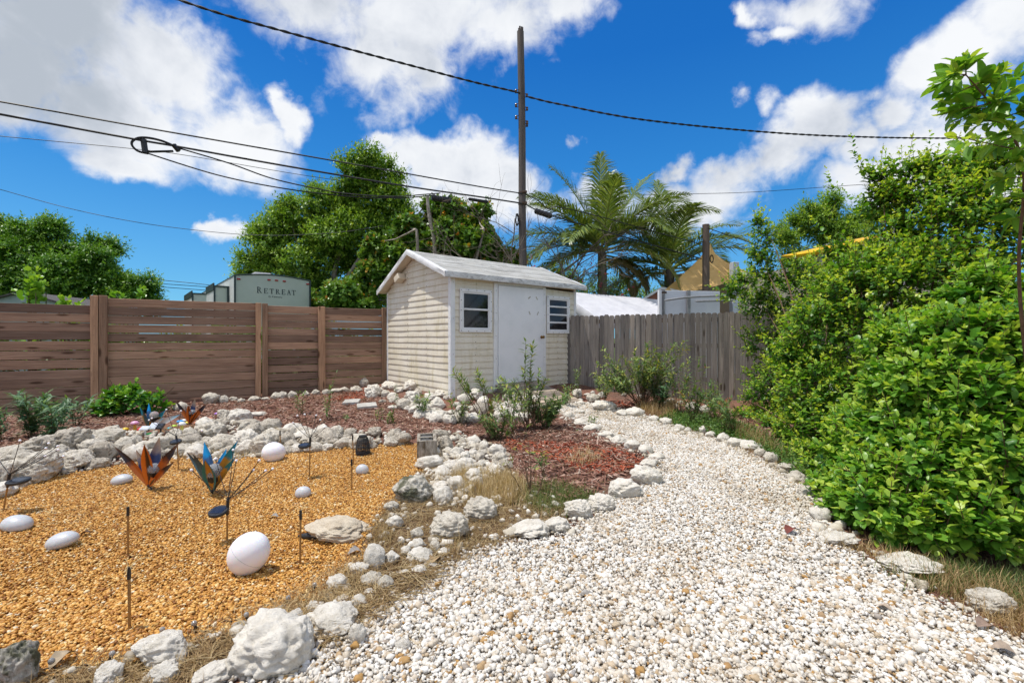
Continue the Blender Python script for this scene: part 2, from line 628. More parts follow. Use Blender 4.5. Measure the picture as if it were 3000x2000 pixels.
# thick middles of the clouds show their grey undersides
CLW = ramp(nt, thick.outputs[0], [(0.0, (4.5, 4.6, 4.75)), (0.35, (3.95, 4.1, 4.35)), (0.7, (3.2, 3.4, 3.75)), (1.0, (2.3, 2.55, 2.9))])
hs = nt.nodes.new('ShaderNodeHueSaturation')
hs.inputs['Saturation'].default_value = 1.35
hs.inputs['Value'].default_value = 1.0
nt.links.new(sky.outputs[0], hs.inputs['Color'])
elev = ramp(nt, sep.outputs[2], [(0.0, (.80, 2.2, 3.7)), (.16, (.50, 1.75, 3.5)), (.32, (.15, 1.12, 3.05)), (.52, (.05, .68, 2.55)), (1, (.02, .42, 1.9))])
skc = mixc(nt, 1.0, hs.outputs[0], (0.36, 0.72, 0.86), 'MULTIPLY')
skc = mixc(nt, .72, skc, elev.outputs[0])
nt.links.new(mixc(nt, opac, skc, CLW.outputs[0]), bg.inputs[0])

SC.view_settings.view_transform = 'Standard'
SC.view_settings.look = 'None'
SC.view_settings.exposure = 0.48
SC.view_settings.gamma = 1.0
SC.cycles.max_bounces = 8
SC.cycles.transparent_max_bounces = 12
SC.cycles.use_adaptive_sampling = True
SC.cycles.adaptive_threshold = 0.02
SC.cycles.caustics_reflective = False
SC.cycles.caustics_refractive = False

# ------------------------------------------------------------------ ground
GOLD = [(-700, 1560), (-80, 1490), (27, 1448), (84, 1421), (157, 1398), (268, 1381), (335, 1367), (420, 1352), (510, 1344), (702, 1340), (829, 1336), (953, 1317),
        (1047, 1310), (1204, 1300), (1280, 1310), (1275, 1350), (1225, 1383), (1190, 1420), (1170, 1470), (1132, 1492), (1093, 1527), (1076, 1561), (1055, 1595), (1061, 1648), (998, 1686),
        (938, 1741), (879, 1792), (764, 1839), (700, 1860), (553, 1872), (404, 1937), (204, 1968), (106, 1980), (100, 2040), (-900, 2040)]
WHITE = [(600, 2300), (640, 2040), (785, 1965), (860, 1945), (930, 1925), (965, 1880), (1030, 1810), (1104, 1758), (1147, 1707), (1266, 1686), (1359, 1639), (1423, 1612), (1495, 1590), (1614, 1588),
         (1690, 1560), (1760, 1480), (1850, 1440), (1935, 1400), (1930, 1352), (1885, 1318), (1800, 1285), (1730, 1255), (1690, 1235), (1640, 1215), (1625, 1190), (1690, 1180),
         (1770, 1186), (1830, 1202), (1880, 1217), (1950, 1241), (2030, 1268), (2080, 1284), (2130, 1303), (2180, 1322), (2245, 1352), (2330, 1410), (2390, 1465), (2420, 1530),
         (2420, 1580), (2560, 1660), (2700, 1750), (2900, 1850), (3100, 1940), (3400, 2020), (3600, 2300)]
STRAW = [(1250, 1350), (1480, 1370), (1560, 1430), (1700, 1480), (1660, 1545), (1480, 1590), (1400, 1640), (1250, 1690), (1110, 1765), (960, 1900), (760, 1950), (560, 2060), (60, 2060), (110, 1975), (400, 1925),
         (700, 1850), (930, 1740), (1060, 1640), (1080, 1560), (1130, 1480), (1230, 1400)]
goldw, whitew, straww = poly_world(GOLD), poly_world(WHITE), poly_world(STRAW)

# one sheet to the horizon: fine cells near the garden, wide ones far off
gx = np.unique(np.concatenate([np.array([-1500, -600, -250, -120, -70, -45, -30, -22, -16, -13]), np.arange(-11, 9.01, 0.06), np.array([11, 14, 18, 24, 32, 45, 70, 120, 250, 600, 1500])]))
gy = np.unique(np.concatenate([np.array([-1500, -400, -100, -40, -20, -10, -5, -2]), np.arange(0, 13.01, 0.06), np.array([14, 16, 18, 21, 25, 30, 40, 60, 100, 200, 500, 1500])]))
XX, YY = np.meshgrid(gx, gy)
ZZ = hgt(XX, YY)
nx = len(gx)
ii = np.arange(len(gy) - 1)[:, None] * nx + np.arange(nx - 1)[None, :]
quads = np.stack([ii, ii + 1, ii + 1 + nx, ii + nx], -1).reshape(-1, 4)
mz = inside(straww, XX, YY).astype(float)
fx, fy = XX.ravel(), YY.ravel()
cxq = fx[quads].mean(1)
cyq = fy[quads].mean(1)
lf_ = (XX + 4.8) * -0.5291 + (YY - 8.76) * 0.8486           # beyond the board fence
lw_ = np.clip(np.maximum(sstep(.2, .5, lf_) * (XX < -2.4), np.maximum(sstep(11.2, 12.2, YY), sstep(4.2, 5.2, XX))), 0, 1)
m, ntm, out = newmat('garden_soil')
v = coords(ntm)
at = N(ntm, 'ShaderNodeAttribute', attribute_name='straw')
n1 = noise_tex(ntm, v, 28, 6, 0.7, 1.2)
n2 = noise_tex(ntm, v, 1.7, 4, 0.6)
mul = ramp(ntm, n1, [(0.3, (0.070, 0.040, 0.027)), (0.5, (0.20, 0.112, 0.080)), (0.68, (0.33, 0.21, 0.16))]).outputs[0]
mul = mixc(ntm, 1.0, mul, ramp(ntm, n2, [(0.35, (0.8, 0.82, 0.85)), (0.65, (1.15, 0.95, 0.9))]).outputs[0], 'MULTIPLY')
stw = ramp(ntm, n1, [(0.3, (0.055, 0.034, 0.021)), (0.5, (0.15, 0.098, 0.058)), (0.7, (0.32, 0.23, 0.14))]).outputs[0]
al = N(ntm, 'ShaderNodeAttribute', attribute_name='lawn')
lwn = ramp(ntm, n1, [(0.3, (0.035, 0.050, 0.016)), (0.5, (0.085, 0.115, 0.035)), (0.7, (0.17, 0.18, 0.07))]).outputs[0]
finish(ntm, out, mixc(ntm, al.outputs['Fac'], mixc(ntm, at.outputs['Fac'], mul, stw), lwn), 0.95, 0, 0.1, n1, 0.8, 0.02)
MT['soil'] = m
tag(np_mesh('ground', np.stack([fx, fy, ZZ.ravel()], -1), quads, m, {'straw': mz.ravel(), 'lawn': lw_.ravel()}, smooth=True), kind='structure')


def sheet(name, polyw, mat, lift, kind='structure'):
    q = quads[inside(polyw, cxq, cyq)]
    used, inv = np.unique(q, return_inverse=True)
    V = np.stack([fx[used], fy[used], ZZ.ravel()[used] + lift], -1)
    return tag(np_mesh(name, V, inv.reshape(-1, 4), mat, smooth=True), kind=kind)


MT['gold_base'] = M('golden_grit', (0.42, 0.20, 0.05), (0.15, 0.065, 0.018), 70, 0.9, 0, 0.2, 0.8, lo=.3, hi=.62)
MT['white_base'] = M('gap_shade_grit', (0.36, 0.31, 0.24), (0.14, 0.11, 0.08), 45, 0.9, 0, 0.2, 0.8, lo=.3, hi=.62)  # grit colour darkened so the gaps between white stones look shaded
sheet('gravel_bed', goldw, MT['gold_base'], 0.006)
sheet('path', whitew, MT['white_base'], 0.006)


def ico(sub):
    p = (1 + 5 ** .5) / 2
    V = np.array([(-1, p, 0), (1, p, 0), (-1, -p, 0), (1, -p, 0), (0, -1, p), (0, 1, p), (0, -1, -p), (0, 1, -p), (p, 0, -1), (p, 0, 1), (-p, 0, -1), (-p, 0, 1)], float)
    V /= np.linalg.norm(V[0])
    Fc = [(0, 11, 5), (0, 5, 1), (0, 1, 7), (0, 7, 10), (0, 10, 11), (1, 5, 9), (5, 11, 4), (11, 10, 2), (10, 7, 6), (7, 1, 8), (3, 9, 4), (3, 4, 2), (3, 2, 6), (3, 6, 8), (3, 8, 9), (4, 9, 5), (2, 4, 11), (6, 2, 10), (8, 6, 7), (9, 8, 1)]
    V = [tuple(q) for q in V]
    for _ in range(sub):
        mid, nf = {}, []

        def mm(a, b):
            k = (min(a, b), max(a, b))
            if k not in mid:
                q = np.array(V[a]) + np.array(V[b])
                V.append(tuple(q / np.linalg.norm(q)))
                mid[k] = len(V) - 1
            return mid[k]
        for a, b, c in Fc:
            d, e, f = mm(a, b), mm(b, c), mm(c, a)
            nf += [(a, d, f), (b, e, d), (c, f, e), (d, e, f)]
        Fc = nf
    return np.array(V), np.array(Fc)


def pebbles(pos, rad, sub, flatz=0.62, lump=0.22):
    """Vertices, faces and tone of many small stones lying at pos."""
    T, Fc = ico(sub)
    n = len(pos)
    variants = np.stack([T * (1 + NR.uniform(-lump, lump, (len(T), 1))) for _ in range(12)])
    B = variants[NR.integers(0, 12, n)]
    S = np.stack([NR.uniform(.85, 1.35, n), NR.uniform(.7, 1.0, n), NR.uniform(flatz * .75, flatz * 1.3, n)], -1) * rad[:, None]
    B = B * S[:, None, :]
    a, t, r = NR.uniform(0, 2 * PI, n), NR.normal(0, .35, n), NR.normal(0, .35, n)
    ca, sa, ct, st, cr, sr = np.cos(a), np.sin(a), np.cos(t), np.sin(t), np.cos(r), np.sin(r)
    o, z = np.ones(n), np.zeros(n)
    Rz = np.stack([ca, -sa, z, sa, ca, z, z, z, o], -1).reshape(n, 3, 3)
    Rx = np.stack([o, z, z, z, ct, -st, z, st, ct], -1).reshape(n, 3, 3)
    Ry = np.stack([cr, z, sr, z, o, z, -sr, z, cr], -1).reshape(n, 3, 3)
    B = np.einsum('nij,nvj->nvi', Rx @ Ry @ Rz, B) + pos[:, None, :]
    Fa = (Fc[None] + (np.arange(n) * len(T))[:, None, None]).reshape(-1, 3)
    tone = np.repeat(NR.uniform(0, 1, n), len(T))
    return B.reshape(-1, 3), Fa, tone


def scatter(polyw, dens, r_mean, r_sd, r_lo, r_hi, near, lump=.22, flatz=.62, ragged=0.03, pile=0.008, ymax=99):
    xs = [p[0] for p in polyw]
    ys = [p[1] for p in polyw]
    x0, x1, y0, y1 = max(min(xs), -7.5), min(max(xs), 4.6), max(min(ys), 1.25), min(max(ys), ymax)
    n = int((x1 - x0) * (y1 - y0) * dens)
    x, y = NR.uniform(x0, x1, n), NR.uniform(y0, y1, n)
    k = inside(polyw, x + NR.normal(0, ragged, n), y + NR.normal(0, ragged, n)) & (x > -1.75 * y - .4) & (x < 1.3 * y + .6)
    x, y = x[k], y[k]
    n = len(x)
    r = np.clip(np.exp(NR.normal(math.log(r_mean), r_sd, n)), r_lo, r_hi)
    z = hgt(x, y) + .006 + r * .28 + NR.uniform(0, pile, n)
    pos = np.stack([x, y, z], -1)
    a = y < near
    V1, F1, t1 = pebbles(pos[a], r[a], 1, flatz, lump * .75)
    V2, F2, t2 = pebbles(pos[~a], r[~a], 0, flatz, lump)
    return np.concatenate([V1, V2]), np.concatenate([F1, F2 + len(V1)]), np.concatenate([t1, t2])


MT['gold_pebble'] = pebblemat('golden_pebble', [(0, (0.26, 0.10, 0.02)), (0.15, (0.44, 0.19, 0.032)), (0.5, (0.64, 0.315, 0.058)), (0.8, (0.74, 0.43, 0.115)), (0.96, (0.80, 0.60, 0.29)), (1, (0.80, 0.72, 0.55))], 0.55, 0.4, 90)
MT['white_pebble'] = pebblemat('white_pebble', [(0, (0.36, 0.345, 0.33)), (0.045, (0.44, 0.25, 0.08)), (0.09, (0.52, 0.41, 0.28)), (0.3, (0.65, 0.60, 0.525)), (0.7, (0.74, 0.71, 0.66)), (1, (0.82, 0.80, 0.765))], 0.8, 0.25, 70)
V_, F_, t_ = scatter(goldw, 15000, 0.0057, .30, .003, .011, 2.2)
tag(np_mesh('golden_gravel', V_, F_, MT['gold_pebble'], {'v': t_}, smooth=True), 'golden brown pea gravel covering the kidney shaped bed', 'gravel', kind='stuff')
V_, F_, t_ = scatter(whitew, 12500, 0.0061, .40, .0025, .019, 2.3, lump=.36, flatz=.74, ragged=.05, pile=.010)
tag(np_mesh('white_gravel', V_, F_, MT['white_pebble'], {'v': t_}, smooth=True), 'white limestone gravel covering the winding path', 'gravel', kind='stuff')

MT['rubble'] = pebblemat('limestone_rubble', [(0, (0.34, 0.29, 0.22)), (0.4, (0.56, 0.51, 0.42)), (1, (0.76, 0.72, 0.65))], 0.9, 0.15, 40)
bankw = poly_world([(-90, 1480), (-90, 1365), (0, 1345), (60, 1325), (200, 1300), (280, 1275), (440, 1280), (560, 1262), (650, 1228), (800, 1258), (950, 1278), (1190, 1275), (1200, 1302), (1000, 1316), (830, 1337), (500, 1347), (330, 1366), (150, 1400), (30, 1450)])
pilew = poly_world([(1275, 1300), (1290, 1275), (1350, 1272), (1440, 1300), (1500, 1340), (1500, 1380), (1420, 1410), (1370, 1470), (1300, 1490), (1240, 1420), (1262, 1340)])
edgew = poly_world([(1660, 1220), (1760, 1262), (1880, 1312), (1935, 1352), (1925, 1400), (1760, 1482), (1690, 1560), (1600, 1590), (1500, 1590), (1480, 1575), (1600, 1545), (1700, 1500), (1880, 1395), (1900, 1360), (1850, 1330), (1740, 1290), (1640, 1230)])
edge2w = poly_world([(1690, 1176), (1830, 1198), (1950, 1237), (2130, 1298), (2245, 1346), (2340, 1404), (2400, 1462), (2450, 1530), (2600, 1640), (2900, 1820), (2860, 1830), (2560, 1665), (2400, 1570), (2390, 1500), (2320, 1425), (2240, 1366), (2120, 1310), (1940, 1250), (1820, 1208)])
Q = [scatter(edgew, 260, .016, .45, .005, .04, 4, lump=.34, flatz=.7, ragged=.02, pile=.006), scatter(edge2w, 260, .016, .45, .005, .04, 4, lump=.34, flatz=.7, ragged=.02, pile=.006), scatter(straww, 210, .014, .4, .005, .032, 3.2, lump=.34, flatz=.7, ragged=.02, pile=.004), scatter(bankw, 420, .020, .4, .006, .05, 1, lump=.34, flatz=.7, ragged=.02, pile=.01), scatter(pilew, 520, .018, .4, .006, .045, 9, lump=.34, flatz=.7, ragged=.02, pile=.012)]
k_ = np.cumsum([0] + [len(q[0]) for q in Q])
tag(np_mesh('limestone_rubble', np.concatenate([q[0] for q in Q]), np.concatenate([q[1] + o_ for q, o_ in zip(Q, k_)]), MT['rubble'], {'v': np.concatenate([q[2] for q in Q])}), 'small broken limestone rubble between the rocks and in the straw', 'rubble', kind='stuff')
# ------------------------------------------------------------------ garden shed
def sidingmat():
    m, nt, out = newmat('cream_siding')
    v = coords(nt)
    n1 = noise_tex(nt, v, 2.2, 5, 0.6)
    c = ramp(nt, n1, [(0.3, (0.71, 0.65, 0.525)), (0.7, (0.80, 0.755, 0.655))]).outputs[0]
    vs = coords(nt, (5, 5, 0.7))
    n2 = noise_tex(nt, vs, 1.6, 6, 0.7)
    st = ramp(nt, n2, [(0.50, (1, 1, 1)), (0.72, (0.83, 0.80, 0.66))]).outputs[0]
    c = mixc(nt, 1.0, c, st, 'MULTIPLY')
    n3 = noise_tex(nt, v, 26, 5, 0.7)
    c = mixc(nt, 1.0, c, ramp(nt, n3, [(0.28, (0.82, 0.80, 0.72)), (0.45, (1, 1, 1))]).outputs[0], 'MULTIPLY')
    nb = noise_tex(nt, v, 7, 3, 0.5)
    finish(nt, out, c, 0.5, 0, 0.4, nb, 0.12, 0.02)
    return m


def mildewmat(name, base, dirt, lo, hi, stretch, sc=1.0, rough=0.5):
    m, nt, out = newmat(name)
    v = coords(nt, stretch)
    n1 = noise_tex(nt, v, 3.0 * sc, 8, 0.72, 0.6)
    c = ramp(nt, n1, [(lo, base), (hi, dirt)]).outputs[0]
    v2 = coords(nt)
    n2 = noise_tex(nt, v2, 2.0, 5, 0.65)
    c = mixc(nt, 1.0, c, ramp(nt, n2, [(0.3, (0.82, 0.81, 0.78)), (0.6, (1, 1, 1))]).outputs[0], 'MULTIPLY')
    finish(nt, out, c, rough, 0, 0.4, n2, 0.08, 0.02)
    return m


MT['siding'] = sidingmat()
MT['roof_metal'] = mildewmat('ribbed_roof_metal', (0.74, 0.72, 0.67), (0.12, 0.105, 0.09), 0.51, 0.70, (0.5, 13, 13), 1.1)
MT['fascia'] = mildewmat('mildewed_fascia', (0.76, 0.77, 0.78), (0.17, 0.165, 0.16), 0.47, 0.72, (1.6, 5, 4), 1.3)
MT['rake_metal'] = M('crinkled_white_trim', (0.80, 0.80, 0.80), (0.62, 0.63, 0.64), 4, 0.45, 0, 0.5, 0.2, lo=.3, hi=.55)
MT['soffit'] = M('cream_soffit', (0.74, 0.66, 0.52), (0.60, 0.52, 0.40), 4, 0.6)

shed = thing('garden_shed', 'cream metal garden shed with white door and two windows', 'shed', (SH0[0], SH0[1], SZ), math.atan2(SU[1], SU[0]))
ROW = 0.115


def zroof(y):
    return 2.60 - (0.40 * (1.28 - y) if y < 1.28 else 0.48 * (y - 1.28))


def siding_wall(name, length, place, top, dents=0.0, screws=()):
    """Lapped metal rows; place(s, z, out) puts a point on the wall, top(z) the span of the wall left at a height."""
    b = MB()
    z = -0.12
    n = 26
    k = 0
    while z < 2.62:
        za, zb = z, z + ROW
        s0, s1 = top(za)
        if s1 - s0 < 0.02:
            break
        t0, t1 = top(zb)
        if t1 - t0 < 0.02:
            t0 = t1 = (t0 + t1) / 2
        vs = []
        for i in range(n + 1):
            f = i / n
            sa, sb = s0 + (s1 - s0) * f, t0 + (t1 - t0) * f
            d = dents * max(0, noise.noise(Vector((sa * 2.1, za * 2.2 + 3, 1.7)))) * (1 if za < 1.35 else .25)
            w = 0.002 * noise.noise(Vector((sa * 3, k * 1.7, 4)))
            vs += [place(sa, za, 0.0), place(sa, za, 0.017 + w - d * .5), place(sa, za + .022, 0.0185 + w - d), place(sb, zb, 0.002 - d * .3)]
        fs = []
        for i in range(n):
            a = i * 4
            for j in range(3):
                fs.append((a + j, a + 4 + j, a + 5 + j, a + 1 + j))
        b.add(vs, fs)
        for sx in screws:
            off = 0.0 if k % 2 else 0.012
            if s0 + .03 < sx < s1 - .03:
                c = place(sx + off, za + 0.016, 0.021)
                b.ball(c, 0.0065, 6, mi=1)
        z = zb
        k += 1
    return b.build(name, [MT['siding'], MT['screw']], shed, 25)


def gable_span(z):
    zz = max(z, 0)
    if z <= 1.985:
        return (0.0, SD)
    a = 1.28 - (2.60 - zz) / 0.40
    c = 1.28 + (2.60 - zz) / 0.48
    return (max(0.0, a), min(SD, c))


siding_wall('front_wall', SW, lambda s, z, o: (s, -o, z), lambda z: (0.0, SW) if z < 2.05 else (0, 0), 0.004, (0.5, 2.57))
siding_wall('gable_wall', SD, lambda s, z, o: (-o, SD - s, z), lambda z: tuple(SD - q for q in gable_span(z)[::-1]), 0.022, (0.95, 1.72))
b = MB()
b.add([(SW, 0, -.1), (SW, SD, -.1), (SW, SD, 1.98), (SW, 1.28, 2.59), (SW, 0, 2.08)], [(0, 1, 2, 3, 4)])
b.add([(0, SD, -.1), (SW, SD, -.1), (SW, SD, 1.98), (0, SD, 1.98)], [(0, 3, 2, 1)])
b.build('rear_walls', MT['siding'], shed)

# roof: ribbed laps running along the ridge, soffit below
x0, x1 = -0.20, SW + 0.18
b = MB()


def slope(y_ridge, z_ridge, y_eave, sl, nrib):
    L = abs(y_eave - y_ridge)
    sg = 1 if y_eave > y_ridge else -1
    nxs = 40
    for k in range(nrib):
        a, c = L * k / nrib, L * (k + 1) / nrib
        vs = []
        for i in range(nxs + 1):
            x = x0 + (x1 - x0) * i / nxs
            wv = 0.004 * noise.noise(Vector((x * 1.4, k * .9, 2))) + 0.006 * noise.noise(Vector((x * .6, k * .3, 7)))
            for d, up in ((a, 0.0), (c - .012, 0.010), (c - .003, 0.010), (c, 0.0)):
                vs.append((x, y_ridge + sg * d, z_ridge - sl * d + up + wv))
        fs = []
        for i in range(nxs):
            p = i * 4
            for j in range(3):
                f = (p + j, p + 4 + j, p + 5 + j, p + 1 + j)
                fs.append(f if sg > 0 else f[::-1])
        b.add(vs, fs)
    b.add([(x0, y_ridge, z_ridge - .05), (x1, y_ridge, z_ridge - .05), (x1, y_eave, z_ridge - .05 - sl * L), (x0, y_eave, z_ridge - .05 - sl * L)], [(0, 1, 2, 3) if sg < 0 else (3, 2, 1, 0)], 1)


slope(1.28, 2.68, -0.15, 0.40, 19)
slope(1.28, 2.68, 2.68, 0.48, 19)
roof = b.build('roof', [MT['roof_metal'], MT['soffit']], shed, 30)
b = MB()
ze = 2.68 - 0.40 * 1.43
nn = 60
vs, fs = [], []
for i in range(nn + 1):                                  # front fascia, a little wavy, with a rolled lower lip
    x = x0 - .012 + (x1 - x0 + .024) * i / nn
    w = 0.006 * noise.noise(Vector((x * 1.7, 0, 5))) + .004 * noise.noise(Vector((x * 5, 2, 5)))
    for dy, dz in ((0.03, 0.02), (-0.014, 0.014), (-0.018 + w, -0.035), (-0.012 + w, -0.078), (0.012, -0.084), (0.012, -0.02)):
        vs.append((x, -0.15 + dy, ze + dz + w * .5))
for i in range(nn):
    for j in range(5):
        a = i * 6 + j
        fs.append((a, a + 1, a + 7, a + 6))
b.add(vs, fs)
b.build('fascia', MT['fascia'], roof, 40)
for x, nm in ((x0, 1), (x1, -1)):                          # crinkled rake trims of both gables
    b = MB()
    for ye, sl, kk in ((-0.15, 0.40, 1), (2.68, 0.48, -1)):
        L = abs(ye - 1.28)
        vs, fs = [], []
        for i in range(37):
            d = L * i / 36
            w = 0.012 * noise.noise(Vector((d * 5, x, sl * 9))) * min(1, d * 3)
            y = 1.28 - kk * d
            zt = 2.68 - sl * d
            for dx, dz in ((0.06 * nm, 0.014), (0.0, 0.018 + w * .6), (-0.012 * nm - w * .7 * nm, 0.0), (-0.010 * nm + w * nm, -0.05), (-0.004 * nm, -0.088 + w), (0.014 * nm, -0.088 + w)):
                vs.append((x + dx, y, zt + dz))
        for i in range(36):
            for j in range(5):
                a = i * 6 + j
                fs.append((a, a + 1, a + 7, a + 6))
        b.add(vs, fs)
    b.build('rake_trim', MT['rake_metal'], roof, 40)
b = MB()
b.box((-0.10, 1.78, 2.20), (0.17, 0.20, 0.13), Matrix.Rotation(math.radians(-24), 3, 'X'), bev=.01)
b.build('soffit_patch', MT['soffit'], roof)

for nm, c, s in (('corner_trim', (-.004, 0.012, 0.98), (0.05, 0.085, 2.2)), ('corner_trim', (0.03, -.006, 0.98), (0.08, 0.045, 2.2)), ('corner_trim', (SW - .02, -.004, 0.96), (0.06, 0.05, 2.16)), ('corner_trim', (0, SD - .01, 0.93), (0.05, 0.045, 2.1))):
    b = MB()
    b.box(c, s, bev=.008)
    for k in range(4):
        b.ball((c[0] - s[0] / 2 if c[0] < .02 else c[0], c[1] - (s[1] / 2 if c[0] >= .02 else 0), .1 + .62 * k), 0.006, 6, mi=1)
    b.build(nm, [MT['white_metal'], MT['screw']], shed)
b = MB()
b.box((SW / 2, -.012, 2.055), (SW - .1, .04, .05), bev=.008)
b.build('top_rail', MT['soffit'], shed)


def shed_window(xa, xb, za, zb, bars):
    b = MB()
    fw = 0.062
    y = -.034
    b.box(((xa + xb) / 2, y, zb - fw / 2), (xb - xa, .03, fw), bev=.006)
    b.box(((xa + xb) / 2, y, za + fw / 2), (xb - xa, .03, fw), bev=.006)
    for x in (xa + fw / 2, xb - fw / 2):
        b.box((x, y, (za + zb) / 2), (fw, .03, zb - za - 2 * fw), bev=.006)
    m = 5
    for i in range(m):
        for x in (xa + .022, xb - .022):
            b.ball((x, y - .016, za + .03 + (zb - za - .06) * i / (m - 1)), 0.0075, 6, mi=1)
        for z in (za + .022, zb - .022):
            if 0 < i < m - 1:
                b.ball((xa + (xb - xa) * i / (m - 1), y - .016, z), 0.0075, 6, mi=1)
    w = b.build('window', [MT['white_metal'], MT['screw']], shed)
    s = MB()
    ia, ib, ja, jb = xa + fw, xb - fw, za + fw, zb - fw
    for x in (ia + .011, ib - .011):
        s.box((x, -.026, (ja + jb) / 2), (.022, .022, jb - ja), bev=.003)
    for z in (ja + .012, jb - .012):
        s.box(((ia + ib) / 2, -.0262, z), (ib - ia - .044, .02, .024), bev=.003)
    for z in bars:
        s.box(((ia + ib) / 2, -.030, z), (ib - ia - .044, .024, .034), bev=.004)
    s.build('sash', MT['white_metal'], w)
    zs = [ja + .024] + [z for z in bars] + [jb - .024]
    for i in range(len(zs) - 1):
        lo, hi = zs[i] + (.017 if i else 0), zs[i + 1] - (.017 if i < len(zs) - 2 else 0)
        t = 0.0 if len(bars) == 1 else -.010
        p = MB()
        p.add([(ia + .022, -.021 + t, lo), (ib - .022, -.021 + t, lo), (ib - .022, -.0205, hi), (ia + .022, -.0205, hi)], [(0, 1, 2, 3)])
        p.build('pane', MT['pane'], w)


shed_window(0.157, 0.854, 1.10, 1.87, (1.51,))
shed_window(2.245, 2.92, 1.09, 1.865, (1.32, 1.48, 1.645))
b = MB()
b.box((1.566, -.030, 1.065), (1.135, .036, 1.83), bev=.006)
door = b.build('door', MT['door_white'], shed)
b = MB()
for x in (0.945, 2.175):
    b.box((x, -.024, 1.03), (.085, .036, 2.0), bev=.006)
    for k in range(5):
        b.ball((x, -.043, .2 + .42 * k), .006, 6, mi=1)
b.box((1.56, -.0235, 2.012), (1.14, .034, .05), bev=.006)
b.build('door_frame', [MT['white_metal'], MT['screw']], shed)
b = MB()
b.lathe([(.001, 0), (.032, 0), (.03, .008), (.012, .014), (.011, .034), (.026, .044), (.031, .058), (.026, .07), (.001, .074)], 16, Matrix.Rotation(PI / 2, 3, 'X'), (2.085, -.049, 1.02))
b.build('handle', MT['brass'], door, 40)
gmat = M('old_glue', (0.55, 0.50, 0.40), (0.30, 0.28, 0.24), 30)
for x, z, r in ((1.76, 1.79, -35), (1.955, 1.79, 55), (1.765, 1.49, 62), (1.985, 1.49, -60)):
    b = MB()
    b.box((x, -.049, z), (.075, .003, .022), Matrix.Rotation(math.radians(r), 3, 'Y'), bev=.001)
    b.build('glue_mark', gmat, door)

b = MB()
rp = thing('wooden_ramp', 'weathered plank ramp leading up to the white shed door', 'ramp', (SH0[0] + SU[0] * 1.42, SH0[1] + SU[1] * 1.42, SZ), math.atan2(SU[1], SU[0]))
for k in range(10):
    y0_ = -.06 - .122 * k
    b.cur = R.random() * .98
    zt = .13 - .255 * (k + .5) / 10
    b.box((0, y0_ - .06, zt), (1.02 + R.uniform(-.02, .02), .115, .03), Matrix.Rotation(math.radians(-12), 3, 'X').inverted(), bev=.003)
b.build('deck', MT['ramp_wood'], rp)
b = MB()
b.cur = .3
for x in (-.44, .44):
    b.add([(x - .02, -.05, .11), (x + .02, -.05, .11), (x + .02, -1.26, -.145), (x - .02, -1.26, -.145), (x - .02, -.05, -.2), (x + .02, -.05, -.2), (x + .02, -1.26, -.2), (x - .02, -1.26, -.2)],
          [(0, 3, 2, 1), (4, 5, 6, 7), (0, 1, 5, 4), (2, 3, 7, 6), (1, 2, 6, 5), (0, 4, 7, 3)])
b.build('stringers', MT['ramp_wood'], rp)

# ------------------------------------------------------------------ brown board fence
FA, FD = (-4.8, 8.76), (0.8486, 0.5291)


def tpx(px):
    k = (px - CX) / F
    return (4.8 + 8.76 * k) / (0.8486 - 0.5291 * k)


fence = thing('board_fence', 'brown horizontal board fence along the back of the garden', 'fence', (FA[0], FA[1], 0), math.atan2(FD[1], FD[0]))


def fence_z(t):
    return hz(FA[0] + FD[0] * t, FA[1] + FD[1] * t)


def board_panel(ta, tb, top, n=13):
    b = MB()
    z = top
    zb = min(fence_z(ta), fence_z(tb)) - .03
    while z > zb:
        h = R.uniform(.134, .144)
        b.cur = R.random() * .98
        b.box(((ta + tb) / 2, R.uniform(-.005, .005), z - h / 2), (tb - ta, .024, h), Matrix.Rotation(R.gauss(0, .0016), 3, 'Y') @ Matrix.Rotation(R.gauss(0, .03), 3, 'X'), bev=.005)
        z -= h + abs(R.gauss(.006, .004)) + (.004 if R.random() < .4 else 0)
    b.build('board_panel', MT['fence_brown'], fence)


def fence_post(ta, tb, top):
    b = MB()
    b.cur = R.random() * .98
    z0 = fence_z((ta + tb) / 2) - .1
    b.box(((ta + tb) / 2, -.052, (top + z0) / 2), (tb - ta, .07, top - z0), Matrix.Rotation(R.gauss(0, .003), 3, 'Y'), bev=.006)
    for z in np.arange(.2, top - .05, .15):
        b.ball(((ta + tb) / 2 + R.uniform(-.01, .01), -.087, z), .004, 5, mi=1)
    b.build('post', [MT['post_brown'], MT['screw']], fence)


board_panel(-8.4, tpx(271), 1.735)
board_panel(tpx(314), tpx(751), 1.862)
board_panel(tpx(780), tpx(933), 1.826)
board_panel(tpx(949), tpx(1121), 1.828)
for a, c, z in ((268, 291, 1.895), (292.5, 317, 1.90), (748, 765, 1.868), (767.5, 784, 1.862), (931, 951, 1.84), (1117, 1130, 1.86)):
    fence_post(tpx(a), tpx(c), z)

